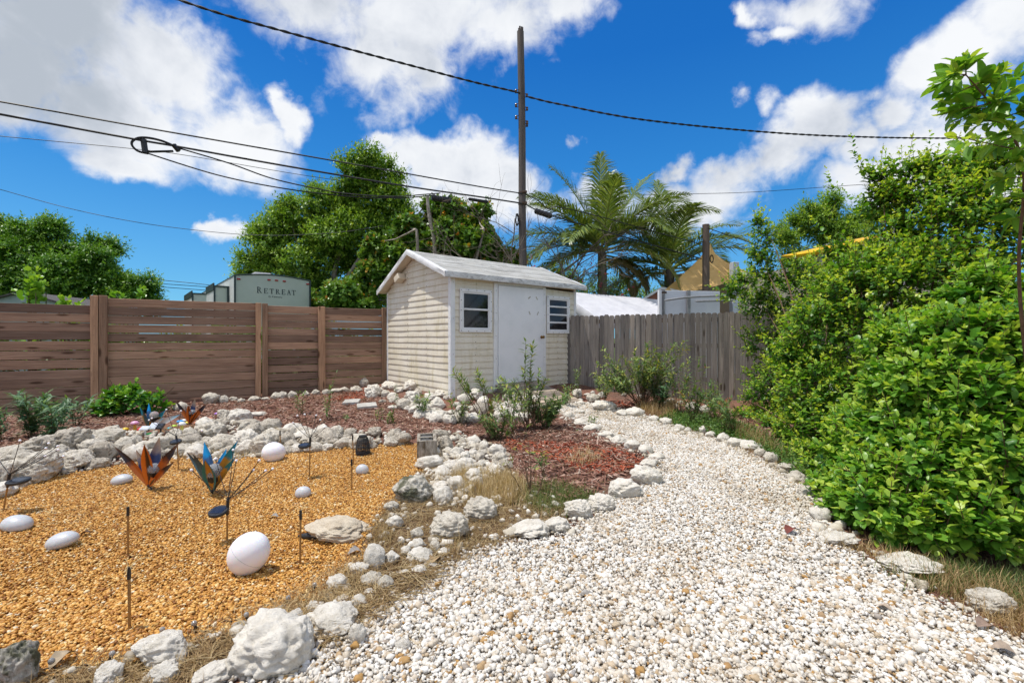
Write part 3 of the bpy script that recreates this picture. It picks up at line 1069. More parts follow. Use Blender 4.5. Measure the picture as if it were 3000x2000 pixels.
# ------------------------------------------------------------------ grey picket fence
pa, pb = Vector((1.05, 9.72, 0)), Vector((9.5, 6.34, 0))
pd = (pb - pa)
plen = pd.length
pang = math.atan2(pd.y, pd.x)
picket = thing('picket_fence', 'weathered grey dog-ear picket fence behind the path', 'fence', pa, pang)
b = MB()
x = 0.0
while x < plen:
    w = R.uniform(.088, .104)
    f = x / plen
    zt = 1.665 + .05 * f + R.uniform(-.012, .012)
    q = pa + pd.normalized() * (x + w / 2)
    z0 = hz(q.x, q.y) - .02
    b.cur = R.random() * .98
    y = R.uniform(-.006, .006)
    lean = R.gauss(0, .004)
    ear = .022
    sec = [(-w / 2, z0), (w / 2, z0), (w / 2, zt - ear), (w / 2 - ear, zt), (-w / 2 + ear, zt), (-w / 2, zt - ear)]
    tw = R.gauss(0, .004)
    vs = [(x + w / 2 + sx + lean * (sz - .8), y + dy + tw * (1 if sx > 0 else -1), sz) for dy in (-.009, .009) for sx, sz in sec]
    b.add(vs, [(0, 1, 2, 3, 4, 5), (11, 10, 9, 8, 7, 6)] + [(i, i + 6, (i + 1) % 6 + 6, (i + 1) % 6) for i in range(6)])
    x += w + (R.uniform(.001, .006) if R.random() > .06 else .014)
b.build('picket_panel', MT['fence_grey'], picket)
for z in (.35, 1.0, 1.5):
    b = MB()
    b.cur = .4
    b.box((plen / 2, .035, z + .06), (plen, .04, .085), Matrix.Rotation(-.004, 3, 'Y'))
    b.build('rail', MT['fence_brown'], picket)

# ------------------------------------------------------------------ utility pole
PX, PY = (1536 - CX) / F * 13.9, 13.9
pole = thing('utility_pole', 'tall weathered wooden utility pole behind the shed roof', 'utility pole', (PX, PY, 0))
b = MB()
b.cur = .45
pts = [Vector((-.11 * (z / 10.6) + .01 * math.sin(z), 0, z)) for z in np.linspace(-.3, 10.55, 24)]
b.tube(pts, [.128 - .024 * i / 23 for i in range(24)], 14)
b.cur = .7
for k in range(6):
    a = k * 1.05
    b.box((-.11 + .055 * math.cos(a), .055 * math.sin(a), 10.58 + R.uniform(0, .05)), (.05, .04, .14), Matrix.Rotation(R.uniform(-.15, .15), 3, 'X'))
b.build('shaft', MT['pole'], pole, 50)


def pz(py):
    return CZ + (HY - py) / F * PY


def pole_x(z):
    return -.11 * z / 10.6


porc = M('brown_porcelain', (0.22, 0.12, 0.07), (0.12, 0.065, 0.045), 12, 0.25, 0, .6)
for sx, py in ((-1, 270), (1, 282), (-1, 311), (1, 321), (-1, 346), (1, 361), (1, 362)):
    z = pz(py)
    b = MB()
    yo = -.04 if (py != 362) else .1
    b.lathe([(.001, -.045), (.035, -.045), (.045, -.025), (.026, -.012), (.026, .012), (.045, .025), (.035, .045), (.001, .045)], 12, None, (pole_x(z) + sx * .165, yo, z))
    b.tube([(pole_x(z) + sx * .09, yo, z + .055), (pole_x(z) + sx * .19, yo, z + .055), (pole_x(z) + sx * .19, yo, z - .055), (pole_x(z) + sx * .09, yo, z - .055)], .009, 6, mi=1)
    b.build('insulator', [porc, MT['screw']], pole, 40)
for py in (566, 598):
    b = MB()
    z = pz(py)
    b.lathe([(.118, -.02), (.132, -.02), (.132, .02), (.118, .02)], 16, None, (pole_x(z), 0, z))
    b.box((pole_x(z) + .06, -.14, z), (.16, .05, .07), bev=.01)
    b.build('clamp_band', MT['screw'], pole)
b = MB()
for k in range(6):
    pts = [Vector((pole_x(5) - .17 + .035 * math.cos(a) + R.uniform(-.012, .012), -.08 + .03 * k - .06, pz(645) + .17 * math.sin(a) + R.uniform(-.012, .012))) for a in np.linspace(0, 2 * PI, 20)]
    b.tube(pts, .014, 6, cap=False)
b.build('cable_coil', MT['cable'], pole, 60)

# ------------------------------------------------------------------ overhead cables
def catmull(pts, m=8):
    out = []
    n = len(pts)
    for i in range(n - 1):
        p0, p1, p2, p3 = pts[max(i - 1, 0)], pts[i], pts[i + 1], pts[min(i + 2, n - 1)]
        for j in range(m):
            t = j / m
            out.append(tuple(.5 * ((2 * b_) + (c_ - a_) * t + (2 * a_ - 5 * b_ + 4 * c_ - d_) * t * t + (3 * b_ - a_ - 3 * c_ + d_) * t ** 3) for a_, b_, c_, d_ in zip(p0, p1, p2, p3)))
    out.append(tuple(pts[-1]))
    return out


def on_plane(px, py, A, B):
    """Where the sight line through a place of the photograph meets the upright plane over the line A-B."""
    k = (px - CX) / F
    dx, dy = B[0] - A[0], B[1] - A[1]
    t = (k * A[1] - A[0]) / (dx - k * dy)
    d = A[1] + t * dy
    return P(px, py, d)


POLE = (PX - .05, PY - .14)
LEFTP = (-9.7, 8.6)
HIGHL = (-7.2, 9.8)
HIGHR = (19.0, 16.9)


def cable(label, pts, A, B, r, twist=0, m=10, name='cable', parent=None):
    w = [on_plane(px, py, A, B) for px, py in catmull(pts, m)]
    b = MB()
    if twist:
        # resample evenly and wind the strands
        L = [0]
        for i in range(1, len(w)):
            L.append(L[-1] + (w[i] - w[i - 1]).length)
        tot = L[-1]
        n = max(12, int(tot / .06))
        dense, j = [], 0
        for i in range(n + 1):
            q = tot * i / n
            while j < len(L) - 2 and L[j + 1] < q:
                j += 1
            f = (q - L[j]) / max(1e-6, L[j + 1] - L[j])
            dense.append(w[j].lerp(w[j + 1], f))
        for s in range(twist):
            b.tube([q + Vector((0, math.cos(2 * PI * (i * tot / n / .55 + s / twist)), math.sin(2 * PI * (i * tot / n / .55 + s / twist)))) * r * .95 for i, q in enumerate(dense)], r, 5)
    else:
        b.tube(w, r, 6)
    o = b.build(name, MT['cable'], parent, 60)
    if parent is None:
        tag(o, label, 'cable')
    return o


cable('thick twisted power cable rising from pole top to upper left sky', [(120, -190), (400, -45), (523, 0), (660, 45), (797, 83), (995, 137), (1199, 191), (1380, 239), (1500, 267), (1524, 274)], HIGHL, POLE, .017, 2)
cable('twisted power cable sloping from pole top to the right across clouds', [(1540, 282), (1570, 290), (1640, 306), (1883, 351), (2265, 389), (2584, 403), (2935, 406), (3080, 406), (3700, 398)], POLE, HIGHR, .017, 2)
cable('uppermost cable of the bundle running left from the pole above the loop bracket', [(-700, 193), (-60, 289), (0, 298), (383, 367), (765, 434), (1148, 501), (1400, 546), (1530, 567)], LEFTP, POLE, .017)
cc = cable('heavy cable holding the loop bracket and splice cases left of the pole', [(-700, 195), (-60, 323), (0, 335), (389, 407), (523, 430), (829, 485), (1186, 545), (1400, 576), (1530, 596)], LEFTP, POLE, .022, name='splice_cable')
cable('', [(523, 434), (670, 478), (797, 523), (930, 553), (1020, 568), (1150, 576), (1240, 570), (1290, 566)], LEFTP, POLE, .015, name='slack_strand', parent=cc)
cable('', [(434, 450), (638, 513), (829, 552), (1020, 575), (1167, 580), (1270, 572)], LEFTP, POLE, .015, name='slack_strand', parent=cc)
loop = [(523, 434), (480, 415), (440, 405), (408, 404), (388, 414), (388, 428), (405, 443), (434, 450)]
cable('', loop, LEFTP, POLE, .024, name='loop_strand', parent=cc)
b = MB()
A, B = LEFTP, POLE
for q0, q1, w in (((420, 408), (426, 449), .11), ((426, 445), (508, 443), .05), ((508, 424), (524, 443), .10)):
    b.tube([on_plane(*q0, A, B), on_plane(*q1, A, B)], w / 2, 4)
b.build('loop_bracket', MT['black_plastic'], cc)
b = MB()
p, q = on_plane(1264, 579, A, B), on_plane(1321, 588, A, B)
d = (q - p)
b.tube([p.lerp(q, i / 24) for i in range(25)], [(.088 if i % 2 else .074) if 0 < i < 24 else .05 for i in range(25)], 14)
b.tube([p + Vector((0, 0, .14)), p.lerp(q, .2) + Vector((0, 0, .07))], .012, 5)
b.tube([q + Vector((0, 0, .16)), q.lerp(p, .2) + Vector((0, 0, .07))], .012, 5)
b.build('splice_case', MT['black_plastic'], cc)
b = MB()
p, q = on_plane(1372, 583, A, B), on_plane(1430, 592, A, B)
b.tube([p, p.lerp(q, .05), p.lerp(q, .95), q], [.02, .045, .045, .02], 10)
b.build('splice_case', MT['black_plastic'], cc)
cable('thin wire just below the loop bracket on the left', [(-600, 325), (-60, 390), (0, 399), (389, 436), (542, 455), (842, 506), (1000, 530)], (-13, 11.5), (-3, 17.0), .009)
cable('thin wire crossing the blue sky low on the left over the small cloud', [(-600, 360), (-60, 538), (0, 555), (213, 613), (425, 655), (638, 681), (766, 689), (870, 688), (1000, 680), (1120, 662)], (-16, 14.0), (-4, 19.0), .010)
for pts, lb in (([(440, 817), (560, 829), (640, 838)], 'upper of three far wires over the trailer'), ([(440, 829), (560, 837), (640, 843)], 'middle of three far wires over the trailer'), ([(440, 838), (560, 847), (640, 853)], 'lowest of three far wires over the trailer')):
    cable(lb, pts, (-22, 24), (-12, 27), .018)
P2 = ((2067 - CX) / F * 14.7, 14.55)
g1 = cable('upper drop cable from utility pole down to the short post', [(1540, 570), (1575, 586), (1605, 612), (1640, 607), (1774, 639), (1910, 677), (2058, 716)], POLE, P2, .014)
g2 = cable('lower drop cable with black splice sleeve going to the short post', [(1540, 598), (1565, 612), (1618, 632), (1740, 668), (1910, 717), (2055, 758)], POLE, P2, .018, name='drop_cable')
b = MB()
p, q = on_plane(1566, 617, POLE, P2), on_plane(1617, 634, POLE, P2)
b.tube([p, p.lerp(q, .06), p.lerp(q, .94), q], [.04, .085, .085, .04], 14)
b.build('splice_case', MT['black_plastic'], g2)
cable('drop cable leaving the short post to the right', [(2074, 668), (2130, 688), (2182, 705), (2330, 760)], P2, (9.5, 15.5), .013)
cable('thin wire low over the right-hand clouds', [(1800, 571), (2026, 568), (2200, 563), (2450, 546), (2700, 528), (3400, 470)], (5, 20), (19, 20), .011)

post2 = thing('short_post', 'short brown wooden post beside the yellow shade sail', 'post', (P2[0], P2[1] + .12, 0))
b = MB()
b.cur = .5
b.tube([(0, 0, z) for z in np.linspace(-.2, CZ + (HY - 658) / F * 14.67, 12)], [.118 - .008 * i / 11 for i in range(12)], 14)
b.build('shaft', MT['post2'], post2, 50)
b = MB()
zc = CZ + (HY - 758) / F * 14.6
for k in range(6):
    b.tube([Vector((.15 + .05 * math.cos(a) + .006 * k, -.08 + .012 * k, zc + .12 * math.sin(a) + R.uniform(-.01, .01))) for a in np.linspace(0, 2 * PI, 18)], .013, 6, cap=False)
b.build('cable_coil', MT['cable'], post2, 60)
# ------------------------------------------------------------------ rocks
def rock_mesh(seed, sub):
    V, Fc = ico(sub)
    rr = np.random.default_rng(seed)
    off = Vector(rr.uniform(-50, 50, 3))
    planes = [(lambda q: q / np.linalg.norm(q))(rr.normal(size=3)) for _ in range(9)]
    dist = rr.uniform(.70, 1.0, 9)
    out = []
    for q in V:
        p = Vector(q)
        a = noise.noise(p * 1.1 + off)
        b_ = noise.noise(p * 2.6 + off)
        c = noise.noise(p * 6.0 + off)
        d = noise.noise(p * 12.0 + off)
        r = 1 + .30 * a + .20 * b_ + .10 * c
        q2 = np.array(q) * r
        for n_, dd in zip(planes, dist):
            t = q2 @ n_ - dd
            if t > 0:
                q2 = q2 - n_ * t * .7
        k = .05 * c + .035 * d - .16 * max(0, noise.noise(p * 3.4 - off) - .22) - .08 * max(0, d - .2)
        out.append(q2 * (1 + k))
    V = np.array(out)
    lo, hi = V.min(0), V.max(0)
    return (V - (lo + hi) / 2) / ((hi - lo) / 2), Fc


def rockmat(name, light, mid, dark, pit=.36, moss=None):
    m, nt, out = newmat(name)
    tcn = nt.nodes.new('ShaderNodeTexCoord')
    oi = nt.nodes.new('ShaderNodeObjectInfo')
    sc_ = N(nt, 'ShaderNodeMath', operation='MULTIPLY')
    nt.links.new(oi.outputs['Random'], sc_.inputs[0])
    sc_.inputs[1].default_value = 60
    cb = nt.nodes.new('ShaderNodeCombineXYZ')
    for i in range(3):
        nt.links.new(sc_.outputs[0], cb.inputs[i])
    ad = N(nt, 'ShaderNodeVectorMath', operation='ADD')
    nt.links.new(tcn.outputs['Object'], ad.inputs[0])
    nt.links.new(cb.outputs[0], ad.inputs[1])
    v = ad.outputs[0]
    n1 = noise_tex(nt, v, 1.9, 7, .7)
    n2 = noise_tex(nt, v, 5.5, 7, .72, .4)
    c = ramp(nt, n1, [(.36, mid), (.56, light)]).outputs[0]
    c = mixc(nt, 1, c, ramp(nt, n2, [(pit - .10, dark), (pit + .04, (1, 1, 1))]).outputs[0], 'MULTIPLY')
    n3 = noise_tex(nt, v, 14, 5, .7)
    c = mixc(nt, 1, c, ramp(nt, n3, [(.28, (.70, .66, .60)), (.42, (1, 1, 1))]).outputs[0], 'MULTIPLY')
    if moss:
        n4 = noise_tex(nt, v, 1.2, 5, .6)
        c = mixc(nt, ramp(nt, n4, [(.47, (0, 0, 0)), (.6, (1, 1, 1))]).outputs[0], c, moss)
    hh = N(nt, 'ShaderNodeMath', operation='ADD')
    nt.links.new(n2, hh.inputs[0])
    nt.links.new(n3, hh.inputs[1])
    finish(nt, out, c, .92, 0, .12, hh.outputs[0], .6, .025)
    return m


RM = {'w': rockmat('white_limestone', (.76, .715, .635), (.60, .55, .465), (.34, .30, .245)),
      'g': rockmat('pitted_limestone', (.66, .61, .52), (.47, .42, .345), (.28, .245, .195), .44),
      'm': rockmat('mossy_limestone', (.62, .58, .50), (.42, .39, .33), (.26, .24, .20), .42, (.115, .115, .075)),
      'd': rockmat('stained_limestone', (.55, .495, .41), (.36, .32, .265), (.24, .20, .155), .45),
      't': rockmat('tan_limestone', (.64, .555, .43), (.50, .415, .305), (.40, .33, .25), .36)}
RMESH = {}
for key, seeds, sub in (('s', range(14), 3), ('b', range(20, 27), 4)):
    RMESH[key] = []
    for s in seeds:
        V, Fc = rock_mesh(s + 1, sub)
        ms = {}
        for mk in RM:
            if key == 's' and mk == 'm':
                continue
            me = bpy.data.meshes.new('limestone_rock')
            me.from_pydata([tuple(q) for q in V], [], [tuple(int(i) for i in f) for f in Fc])
            me.materials.append(RM[mk])
            me.shade_smooth()
            ms[mk] = me
        RMESH[key].append(ms)
ROCKS = []                                                   # x, y, radius


def rock(x, y, sx, sy, sz, label, group=None, mk='w', big=False, rz=None, lift=0.0, sink=.18, tilt=.12, name='limestone_rock', vi=None):
    fam = RMESH['b' if big else 's']
    if mk == 'm':
        fam = RMESH['b']
    o = link(name, fam[(R.randrange(len(fam)) if vi is None else vi) % len(fam)][mk])
    o.location = (x, y, hz(x, y) + sz * (1 - 2 * sink) + lift)
    o.scale = (sx, sy, sz)
    o.rotation_euler = (R.gauss(0, tilt), R.gauss(0, tilt), R.uniform(0, 2 * PI) if rz is None else rz)
    ROCKS.append((x, y, max(sx, sy)))
    return tag(o, label, 'rock', group)


def rock_px(xc, yb, w, h, label, group=None, mk='w', big=None, deep=.85, **kw):
    p = G(xc, yb)
    s = p.y / F
    sx = w * s / 2
    sy = sx * deep
    vis = h * s
    sz = max(.02, (vis - 2 * sy * .22) * 1.12) / 2 + .01
    kw.setdefault('rz', R.choice([0, PI]) + R.uniform(-.2, .2))
    kw.setdefault('tilt', .06)
    return rock((xc - CX) / F * (p.y + sy * .7), p.y + sy * .7, sx, sy, sz, label, group, mk, big if big is not None else w > 75, **kw)


ORD = 'first second third fourth fifth sixth seventh eighth ninth tenth eleventh twelfth thirteenth fourteenth fifteenth sixteenth seventeenth eighteenth nineteenth twentieth'.split()
for a in (
    (320, 1304, 92, 62, 'big pitted grey boulder perched on the rock bank left of the mushroom ornaments', 'g'),
    (988, 1592, 196, 84, 'long flat tan slab lying in the golden gravel over a black tube', 't'),
    (1208, 1476, 122, 100, 'dark mossy boulder at the right edge of the golden gravel', 'm'),
    (1146, 1502, 48, 34, 'small pitted rock touching the foot of the dark mossy boulder', 'g'),
    (1315, 1583, 122, 86, 'knobbly pale boulder standing in the dry grass, lower of two large ones', 'g'),
    (1408, 1528, 104, 74, 'rounded grey-white boulder in the dry grass, upper of two large ones', 'g'),
    (1097, 1668, 66, 78, 'pointed white rock standing at the edge of golden gravel', 'w'),
    (1145, 1657, 56, 40, 'small white rock just right of the pointed white rock', 'w'),
    (1228, 1657, 78, 50, 'flat-topped white rock beside a curled tan leaf', 'w'),
    (1221, 1582, 42, 34, 'small rock in dry grass left of the knobbly pale boulder', 'g'),
    (1156, 1548, 56, 40, 'pale rock in straw between mossy boulder and tan slab', 'w'),
    (1553, 1582, 120, 58, 'low broad white rock at the mulch tip beside the path', 'w'),
    (1633, 1566, 78, 54, 'white rock right of the low broad one at the path edge', 'w'),
    (1693, 1522, 88, 66, 'knobbly white rock with rounded lumps at the path bend', 'w'),
    (1762, 1502, 84, 58, 'white rock between knobbly rock and long white ledge', 'w'),
    (1832, 1462, 104, 66, 'broad white ledge rock on the inner bend of the path', 'w'),
    (1893, 1424, 100, 72, 'largest white ledge rock at the red mulch corner by the path', 'w'),
    (1900, 1372, 60, 34, 'flat white rock above the ledge rocks at the mulch corner', 'w'),
    (796, 1996, 250, 180, 'largest white boulder at the bottom between both gravels', 'w'),
    (968, 1872, 160, 92, 'broad white boulder behind the largest bottom boulder', 'w'),
    (1046, 1896, 56, 66, 'upright white stone right of the broad white boulder', 'w'),
    (480, 1965, 164, 100, 'large white rock in straw at the lower edge of golden gravel', 'w'),
    (48, 2030, 118, 150, 'grey-green mossy boulder in the bottom left corner', 'm'),
    (314, 2025, 92, 68, 'white rock cut by the bottom edge beside the large straw rock', 'w'),
    (484, 2010, 92, 56, 'small white rock half sunk in straw at the bottom edge', 'w'),
    (625, 2025, 118, 66, 'white rock at the bottom left of the largest boulder', 'w'),
    (990, 1735, 66, 46, 'pale rock at gravel edge above the dead grass mat', 'w'),
    (1053, 1690, 56, 36, 'low pale rock in grass between gravels', 'w'),
    (1130, 1738, 54, 48, 'pale rock embedded in the dead grass mat', 'g'),
    (1180, 1916, 48, 36, 'lone white stone out on the white gravel', 'w'),
    (1050, 1790, 60, 42, 'pale stone on the white gravel border of the grass mat', 'w'),
    (755, 1224, 50, 24, 'lone pale rock lying on the mulch beyond the bank', 'w'),
    (860, 1836, 58, 42, 'white stone at the golden gravel edge beside the broad boulder', 'w'),
    (2660, 1690, 176, 58, 'long pale rock in shade under the near right shrub', 'w'),
    (2905, 1806, 116, 66, 'weathered rock among dry grass under the right shrub', 'g'),
    (2455, 1606, 120, 50, 'white rock under the low leaves of the near shrub', 'w'),
    (2405, 1532, 62, 52, 'white rock at the shady edge of the path below the hedge', 'w'),
    (618, 1186, 46, 44, 'grey rock leaning on the fence foot behind the orange agave', 'g'),
    (530, 1206, 44, 36, 'grey rock behind the leftmost upper agave ornament', 'g'),
    (290, 1206, 50, 28, 'grey rock at the foot of the double fence post', 'g'),
):
    rock_px(*a[:4], a[4], None, a[5])

row = [(1765, 1206, 62, 36), (1700, 1212, 34, 22), (1828, 1216, 34, 20), (1858, 1222, 50, 36), (1915, 1238, 34, 24), (1948, 1246, 34, 22), (1990, 1262, 34, 22), (2017, 1270, 24, 16), (2056, 1276, 30, 24), (2080, 1284, 34, 22), (2113, 1296, 46, 30),
       (2152, 1310, 44, 32), (2196, 1324, 50, 32), (2228, 1340, 42, 28), (2262, 1356, 54, 34), (2302, 1384, 52, 32), (2340, 1420, 50, 36), (2372, 1456, 52, 38), (2420, 1492, 60, 42)]
for i, q in enumerate(row):
    q = (q[0] + R.uniform(-5, 5), q[1] + R.uniform(-4, 4), q[2] * R.uniform(.75, 1.35), q[3] * R.uniform(.75, 1.4))
    rock_px(*q, 'white edging rock along the outer path edge, %s from the ramp' % ORD[i], 'rocks edging the outer side of the path', 'w' if i < 13 else 'g')
row = [(1672, 1226, 38, 24), (1702, 1246, 34, 22), (1738, 1268, 44, 28), (1780, 1286, 46, 28), (1812, 1306, 44, 32), (1852, 1318, 58, 34), (1893, 1334, 48, 28), (1920, 1350, 40, 24)]
for i, q in enumerate(row):
    q = (q[0] + R.uniform(-5, 5), q[1] + R.uniform(-4, 4), q[2] * R.uniform(.8, 1.4), q[3] * R.uniform(.8, 1.45))
    rock_px(*q, 'white edging rock between red mulch and path, %s from the ramp' % ORD[i], 'rocks edging the mulch side of the path', 'w')
row = [(650, 1184, 34, 24), (685, 1180, 30, 20), (712, 1180, 26, 16), (745, 1178, 36, 28), (776, 1174, 26, 18), (804, 1172, 30, 24), (828, 1169, 24, 20), (860, 1166, 36, 24), (895, 1162, 28, 18), (925, 1160, 28, 18), (955, 1158, 30, 22), (985, 1154, 34, 24), (1008, 1149, 32, 24), (1040, 1147, 34, 26), (1068, 1142, 36, 26), (1095, 1138, 26, 20)]
for i, q in enumerate(row):
    q = (q[0] + R.uniform(-5, 5), q[1] + R.uniform(-3, 3), q[2] * R.uniform(.75, 1.35), q[3] * R.uniform(.75, 1.35))
    rock_px(*q, 'grey rock at the foot of the board fence, %s counting towards the shed' % ORD[i], 'rocks along the foot of the board fence', 'g')


def fill(polypx, count, rlo, rhi, label, marks, group, mats, seed, gap=.78, hfac=.62, heap=None, tries=6000):
    """Rocks filling a patch, the large ones first."""
    rr = random.Random(seed)
    xs = [p[0] for p in polypx]
    ys = [p[1] for p in polypx]
    made = 0
    lots = {}
    for t in range(tries):
        if made >= count:
            break
        px, py = rr.uniform(min(xs), max(xs)), rr.uniform(min(ys), max(ys))
        if not bool(inside(polypx, np.array([px]), np.array([py]))[0]):
            continue
        f = (made / count) ** .7
        r = rhi + (rlo - rhi) * f
        r *= rr.uniform(.85, 1.2)
        p = G(px, py)
        if any((p.x - a) ** 2 + (p.y - b) ** 2 < ((r + c) * gap) ** 2 for a, b, c in ROCKS):
            continue
        size = 'large' if f < .2 else ('fist-sized' if f > .62 else 'middling')
        o = rock(p.x, p.y, r * rr.uniform(.95, 1.2), r * rr.uniform(.75, 1.0), r * hfac * rr.uniform(.8, 1.3), '', group, rr.choice(mats), r > .14, lift=heap(p) if heap else 0.0, sink=.22)
        near = min(marks, key=lambda q: (q[0] - px) ** 2 + 4 * (q[1] - py) ** 2)[2]
        lots.setdefault((size, near), []).append((px, o))
        made += 1
    for (size, near), lot in lots.items():
        lot.sort(key=lambda q: q[0])
        n = len(lot)
        for i, (_, o) in enumerate(lot):
            which = '' if n == 1 else (', left one of two', ', right one of two')[i] if n == 2 else (', leftmost of three', ', middle one of three', ', rightmost of three')[i] if n == 3 else ', %s of %d from left' % (ORD[i], n)
            o['label'] = label % (size, near) + which
    return made


n1_ = fill([(-90, 1480), (-90, 1365), (0, 1345), (60, 1325), (200, 1300), (280, 1275), (330, 1300), (380, 1290), (440, 1292), (560, 1280), (600, 1250), (650, 1228), (700, 1232), (800, 1258), (950, 1278), (1190, 1275), (1200, 1298), (1000, 1312), (830, 1333), (500, 1343), (330, 1362), (150, 1398), (30, 1446)],
           118, .05, .155, '%s pale bank rock %s', [(20, 1420, 'near the left picture edge'), (180, 1350, 'left of the perched boulder'), (320, 1320, 'below the perched boulder'), (450, 1330, 'behind the orange agave'), (520, 1275, 'below the mushroom ornaments'), (620, 1325, 'behind the teal agave'), (680, 1250, 'above the teal agave'), (780, 1310, 'behind the white globe lamp'), (900, 1300, 'behind the dark-branched firefly'), (1063, 1295, 'beside the black lantern'), (1170, 1290, 'left of the concrete block')], 'rocks of the bank behind the golden gravel', 'ggdgwdg', 3, .60, .72)
n2_ = fill([(1085, 1160), (1130, 1130), (1180, 1135), (1330, 1165), (1420, 1160), (1560, 1150), (1575, 1190), (1550, 1235), (1450, 1240), (1330, 1248), (1240, 1230), (1170, 1205), (1100, 1185)],
           66, .06, .17, '%s white rock heaped %s', [(1100, 1165, 'beside the two pavers'), (1180, 1150, 'under the shed gable'), (1240, 1180, 'below the gable wall middle'), (1240, 1232, 'around the compact milkweed'), (1325, 1175, 'at the shed corner trim'), (1345, 1235, 'around the leggy milkweed'), (1400, 1175, 'below the left shed window'), (1430, 1230, 'at mulch below the window'), (1500, 1180, 'before the white shed door'), (1555, 1200, 'against the plank ramp')], 'rocks heaped around the shed', 'wgwgwd', 4, .62, .75)
n3_ = fill([(1275, 1300), (1290, 1275), (1350, 1272), (1440, 1300), (1490, 1340), (1495, 1372), (1420, 1395), (1370, 1460), (1300, 1480), (1250, 1400), (1262, 1340)],
           60, .03, .10, '%s white rock %s', [(1285, 1300, 'touching the concrete block'), (1350, 1285, 'at the pile side facing mulch'), (1440, 1320, 'at the mulch end of the block pile'), (1360, 1335, 'in the middle of the block pile'), (1270, 1390, 'between block and mossy boulder'), (1340, 1410, 'right of the mossy boulder'), (1440, 1380, 'beside the golden grass tuft')], 'rocks piled right of the concrete block', 'wgwwd', 5, .70, .75)
n4_ = fill([(1645, 1132), (1700, 1122), (1780, 1140), (1900, 1172), (2060, 1190), (2130, 1205), (2130, 1220), (2000, 1206), (1850, 1190), (1760, 1190), (1700, 1200), (1660, 1165)],
           24, .045, .12, '%s white rock %s', [(1660, 1150, 'right of the plank ramp'), (1730, 1160, 'by the thin corner milkweed'), (1800, 1170, 'left of the milkweed tangle'), (1930, 1190, 'under the milkweed tangle'), (2060, 1205, 'by pickets near the hedge')], 'rocks before the picket fence', 'wg', 6, .8, .7)
n5_ = fill([(960, 1900), (1090, 1770), (1250, 1690), (1330, 1600), (1280, 1600), (1200, 1600), (1120, 1700), (1000, 1750), (900, 1800), (700, 1840), (700, 1900)],
           20, .02, .05, '%s pale stone in dry grass %s', [(760, 1860, 'above the largest boulder'), (960, 1840, 'behind the broad boulder'), (1010, 1760, 'beside the golden gravel'), (1120, 1720, 'around the dead grass mat'), (1230, 1640, 'near the flat-topped rock'), (1300, 1600, 'below the knobbly boulder')], 'stones in the dry grass strip', 'wwg', 8, .9, .7)


# ------------------------------------------------------------------ lamps and ornaments in the golden gravel
def egg(name, px, yb, w, h, label, mat, flatten=1.0, roll=0.0, rz=0.0, squash=None, group=None):
    p = G(px, yb)
    s = p.y / F
    a, c = w * s / 2, h * s / 2
    b = MB()
    prof = [(max(1e-4, math.sin(PI * i / 20)), -math.cos(PI * i / 20)) for i in range(21)]
    if squash == 'pebble':                                  # flat underside, domed top
        prof = [(r, z if z > 0 else z * .55) for r, z in prof]
        prof = [(r * (1 + .10 * z), z) for r, z in prof]
    b.lathe([(r, z) for r, z in prof], 32, Matrix.Diagonal((a, a * .8, c)), (0, 0, 0))
    o = b.build(name, mat, None, 50)
    if squash == 'pebble':
        o.location = (p.x, p.y + a * .5, p.z + c * .55)
    else:
        o.location = (p.x, p.y + a * .6, p.z + c * .95)
    o.rotation_euler = (0, math.radians(roll), rz)
    if squash is None:
        s_ = MB()
        s_.lathe([(a * 1.0, -.0012), (a * 1.004, 0), (a * 1.0, .0012)], 40, Matrix.Diagonal((1, .8, 1)), (0, 0, 0))
        s_.build('seam', MT['lamp_grey'], o, 60)
    return tag(o, label, 'garden lamp', group)


egg('egg_lamp', 709, 1700, 114, 134, 'large white egg-shaped lamp tilted in the golden gravel', MT['lamp_white'], roll=38, group='white garden lamps')
egg('egg_lamp', 791, 1358, 67, 60, 'white globe lamp at the rock bank behind the gravel', MT['lamp_white'], group='white garden lamps')
egg('pebble_lamp', 345, 1424, 56, 40, 'frosted pebble lamp left of the orange agave ornament', MT['lamp_grey'], squash='pebble', roll=-8, group='frosted pebble lamps')
egg('pebble_lamp', 28, 1562, 78, 58, 'frosted pebble lamp cut by the left edge of the picture', MT['lamp_grey'], squash='pebble', roll=8, group='frosted pebble lamps')
egg('pebble_lamp', 163, 1614, 84, 60, 'frosted pebble lamp with tilted oval shape near the bronze stake', MT['lamp_grey'], squash='pebble', roll=-14, group='frosted pebble lamps')
egg('pebble_lamp', 883, 1462, 46, 44, 'frosted pebble lamp above the tan slab', MT['lamp_grey'], squash='pebble', roll=-6, group='frosted pebble lamps')
egg('pebble_lamp', 1058, 1393, 38, 40, 'frosted pebble lamp below the black lantern', MT['lamp_grey'], squash='pebble', group='frosted pebble lamps')


def attrleaf(name, stops, by, base=None, rough=.38, metal=.35):
    m, nt, out = newmat(name)
    at = N(nt, 'ShaderNodeAttribute', attribute_name=by)
    v = coords(nt)
    n1 = noise_tex(nt, v, 18, 5, .65)
    ad = N(nt, 'ShaderNodeMath', operation='MULTIPLY_ADD')
    nt.links.new(n1, ad.inputs[0])
    ad.inputs[1].default_value = .3
    nt.links.new(at.outputs['Fac'], ad.inputs[2])
    sb = N(nt, 'ShaderNodeMath', operation='SUBTRACT')
    nt.links.new(ad.outputs[0], sb.inputs[0])
    sb.inputs[1].default_value = .15
    r = ramp(nt, sb.outputs[0], stops)
    finish(nt, out, r.outputs[0], rough, metal, .5, n1, .08, .01)
    return m


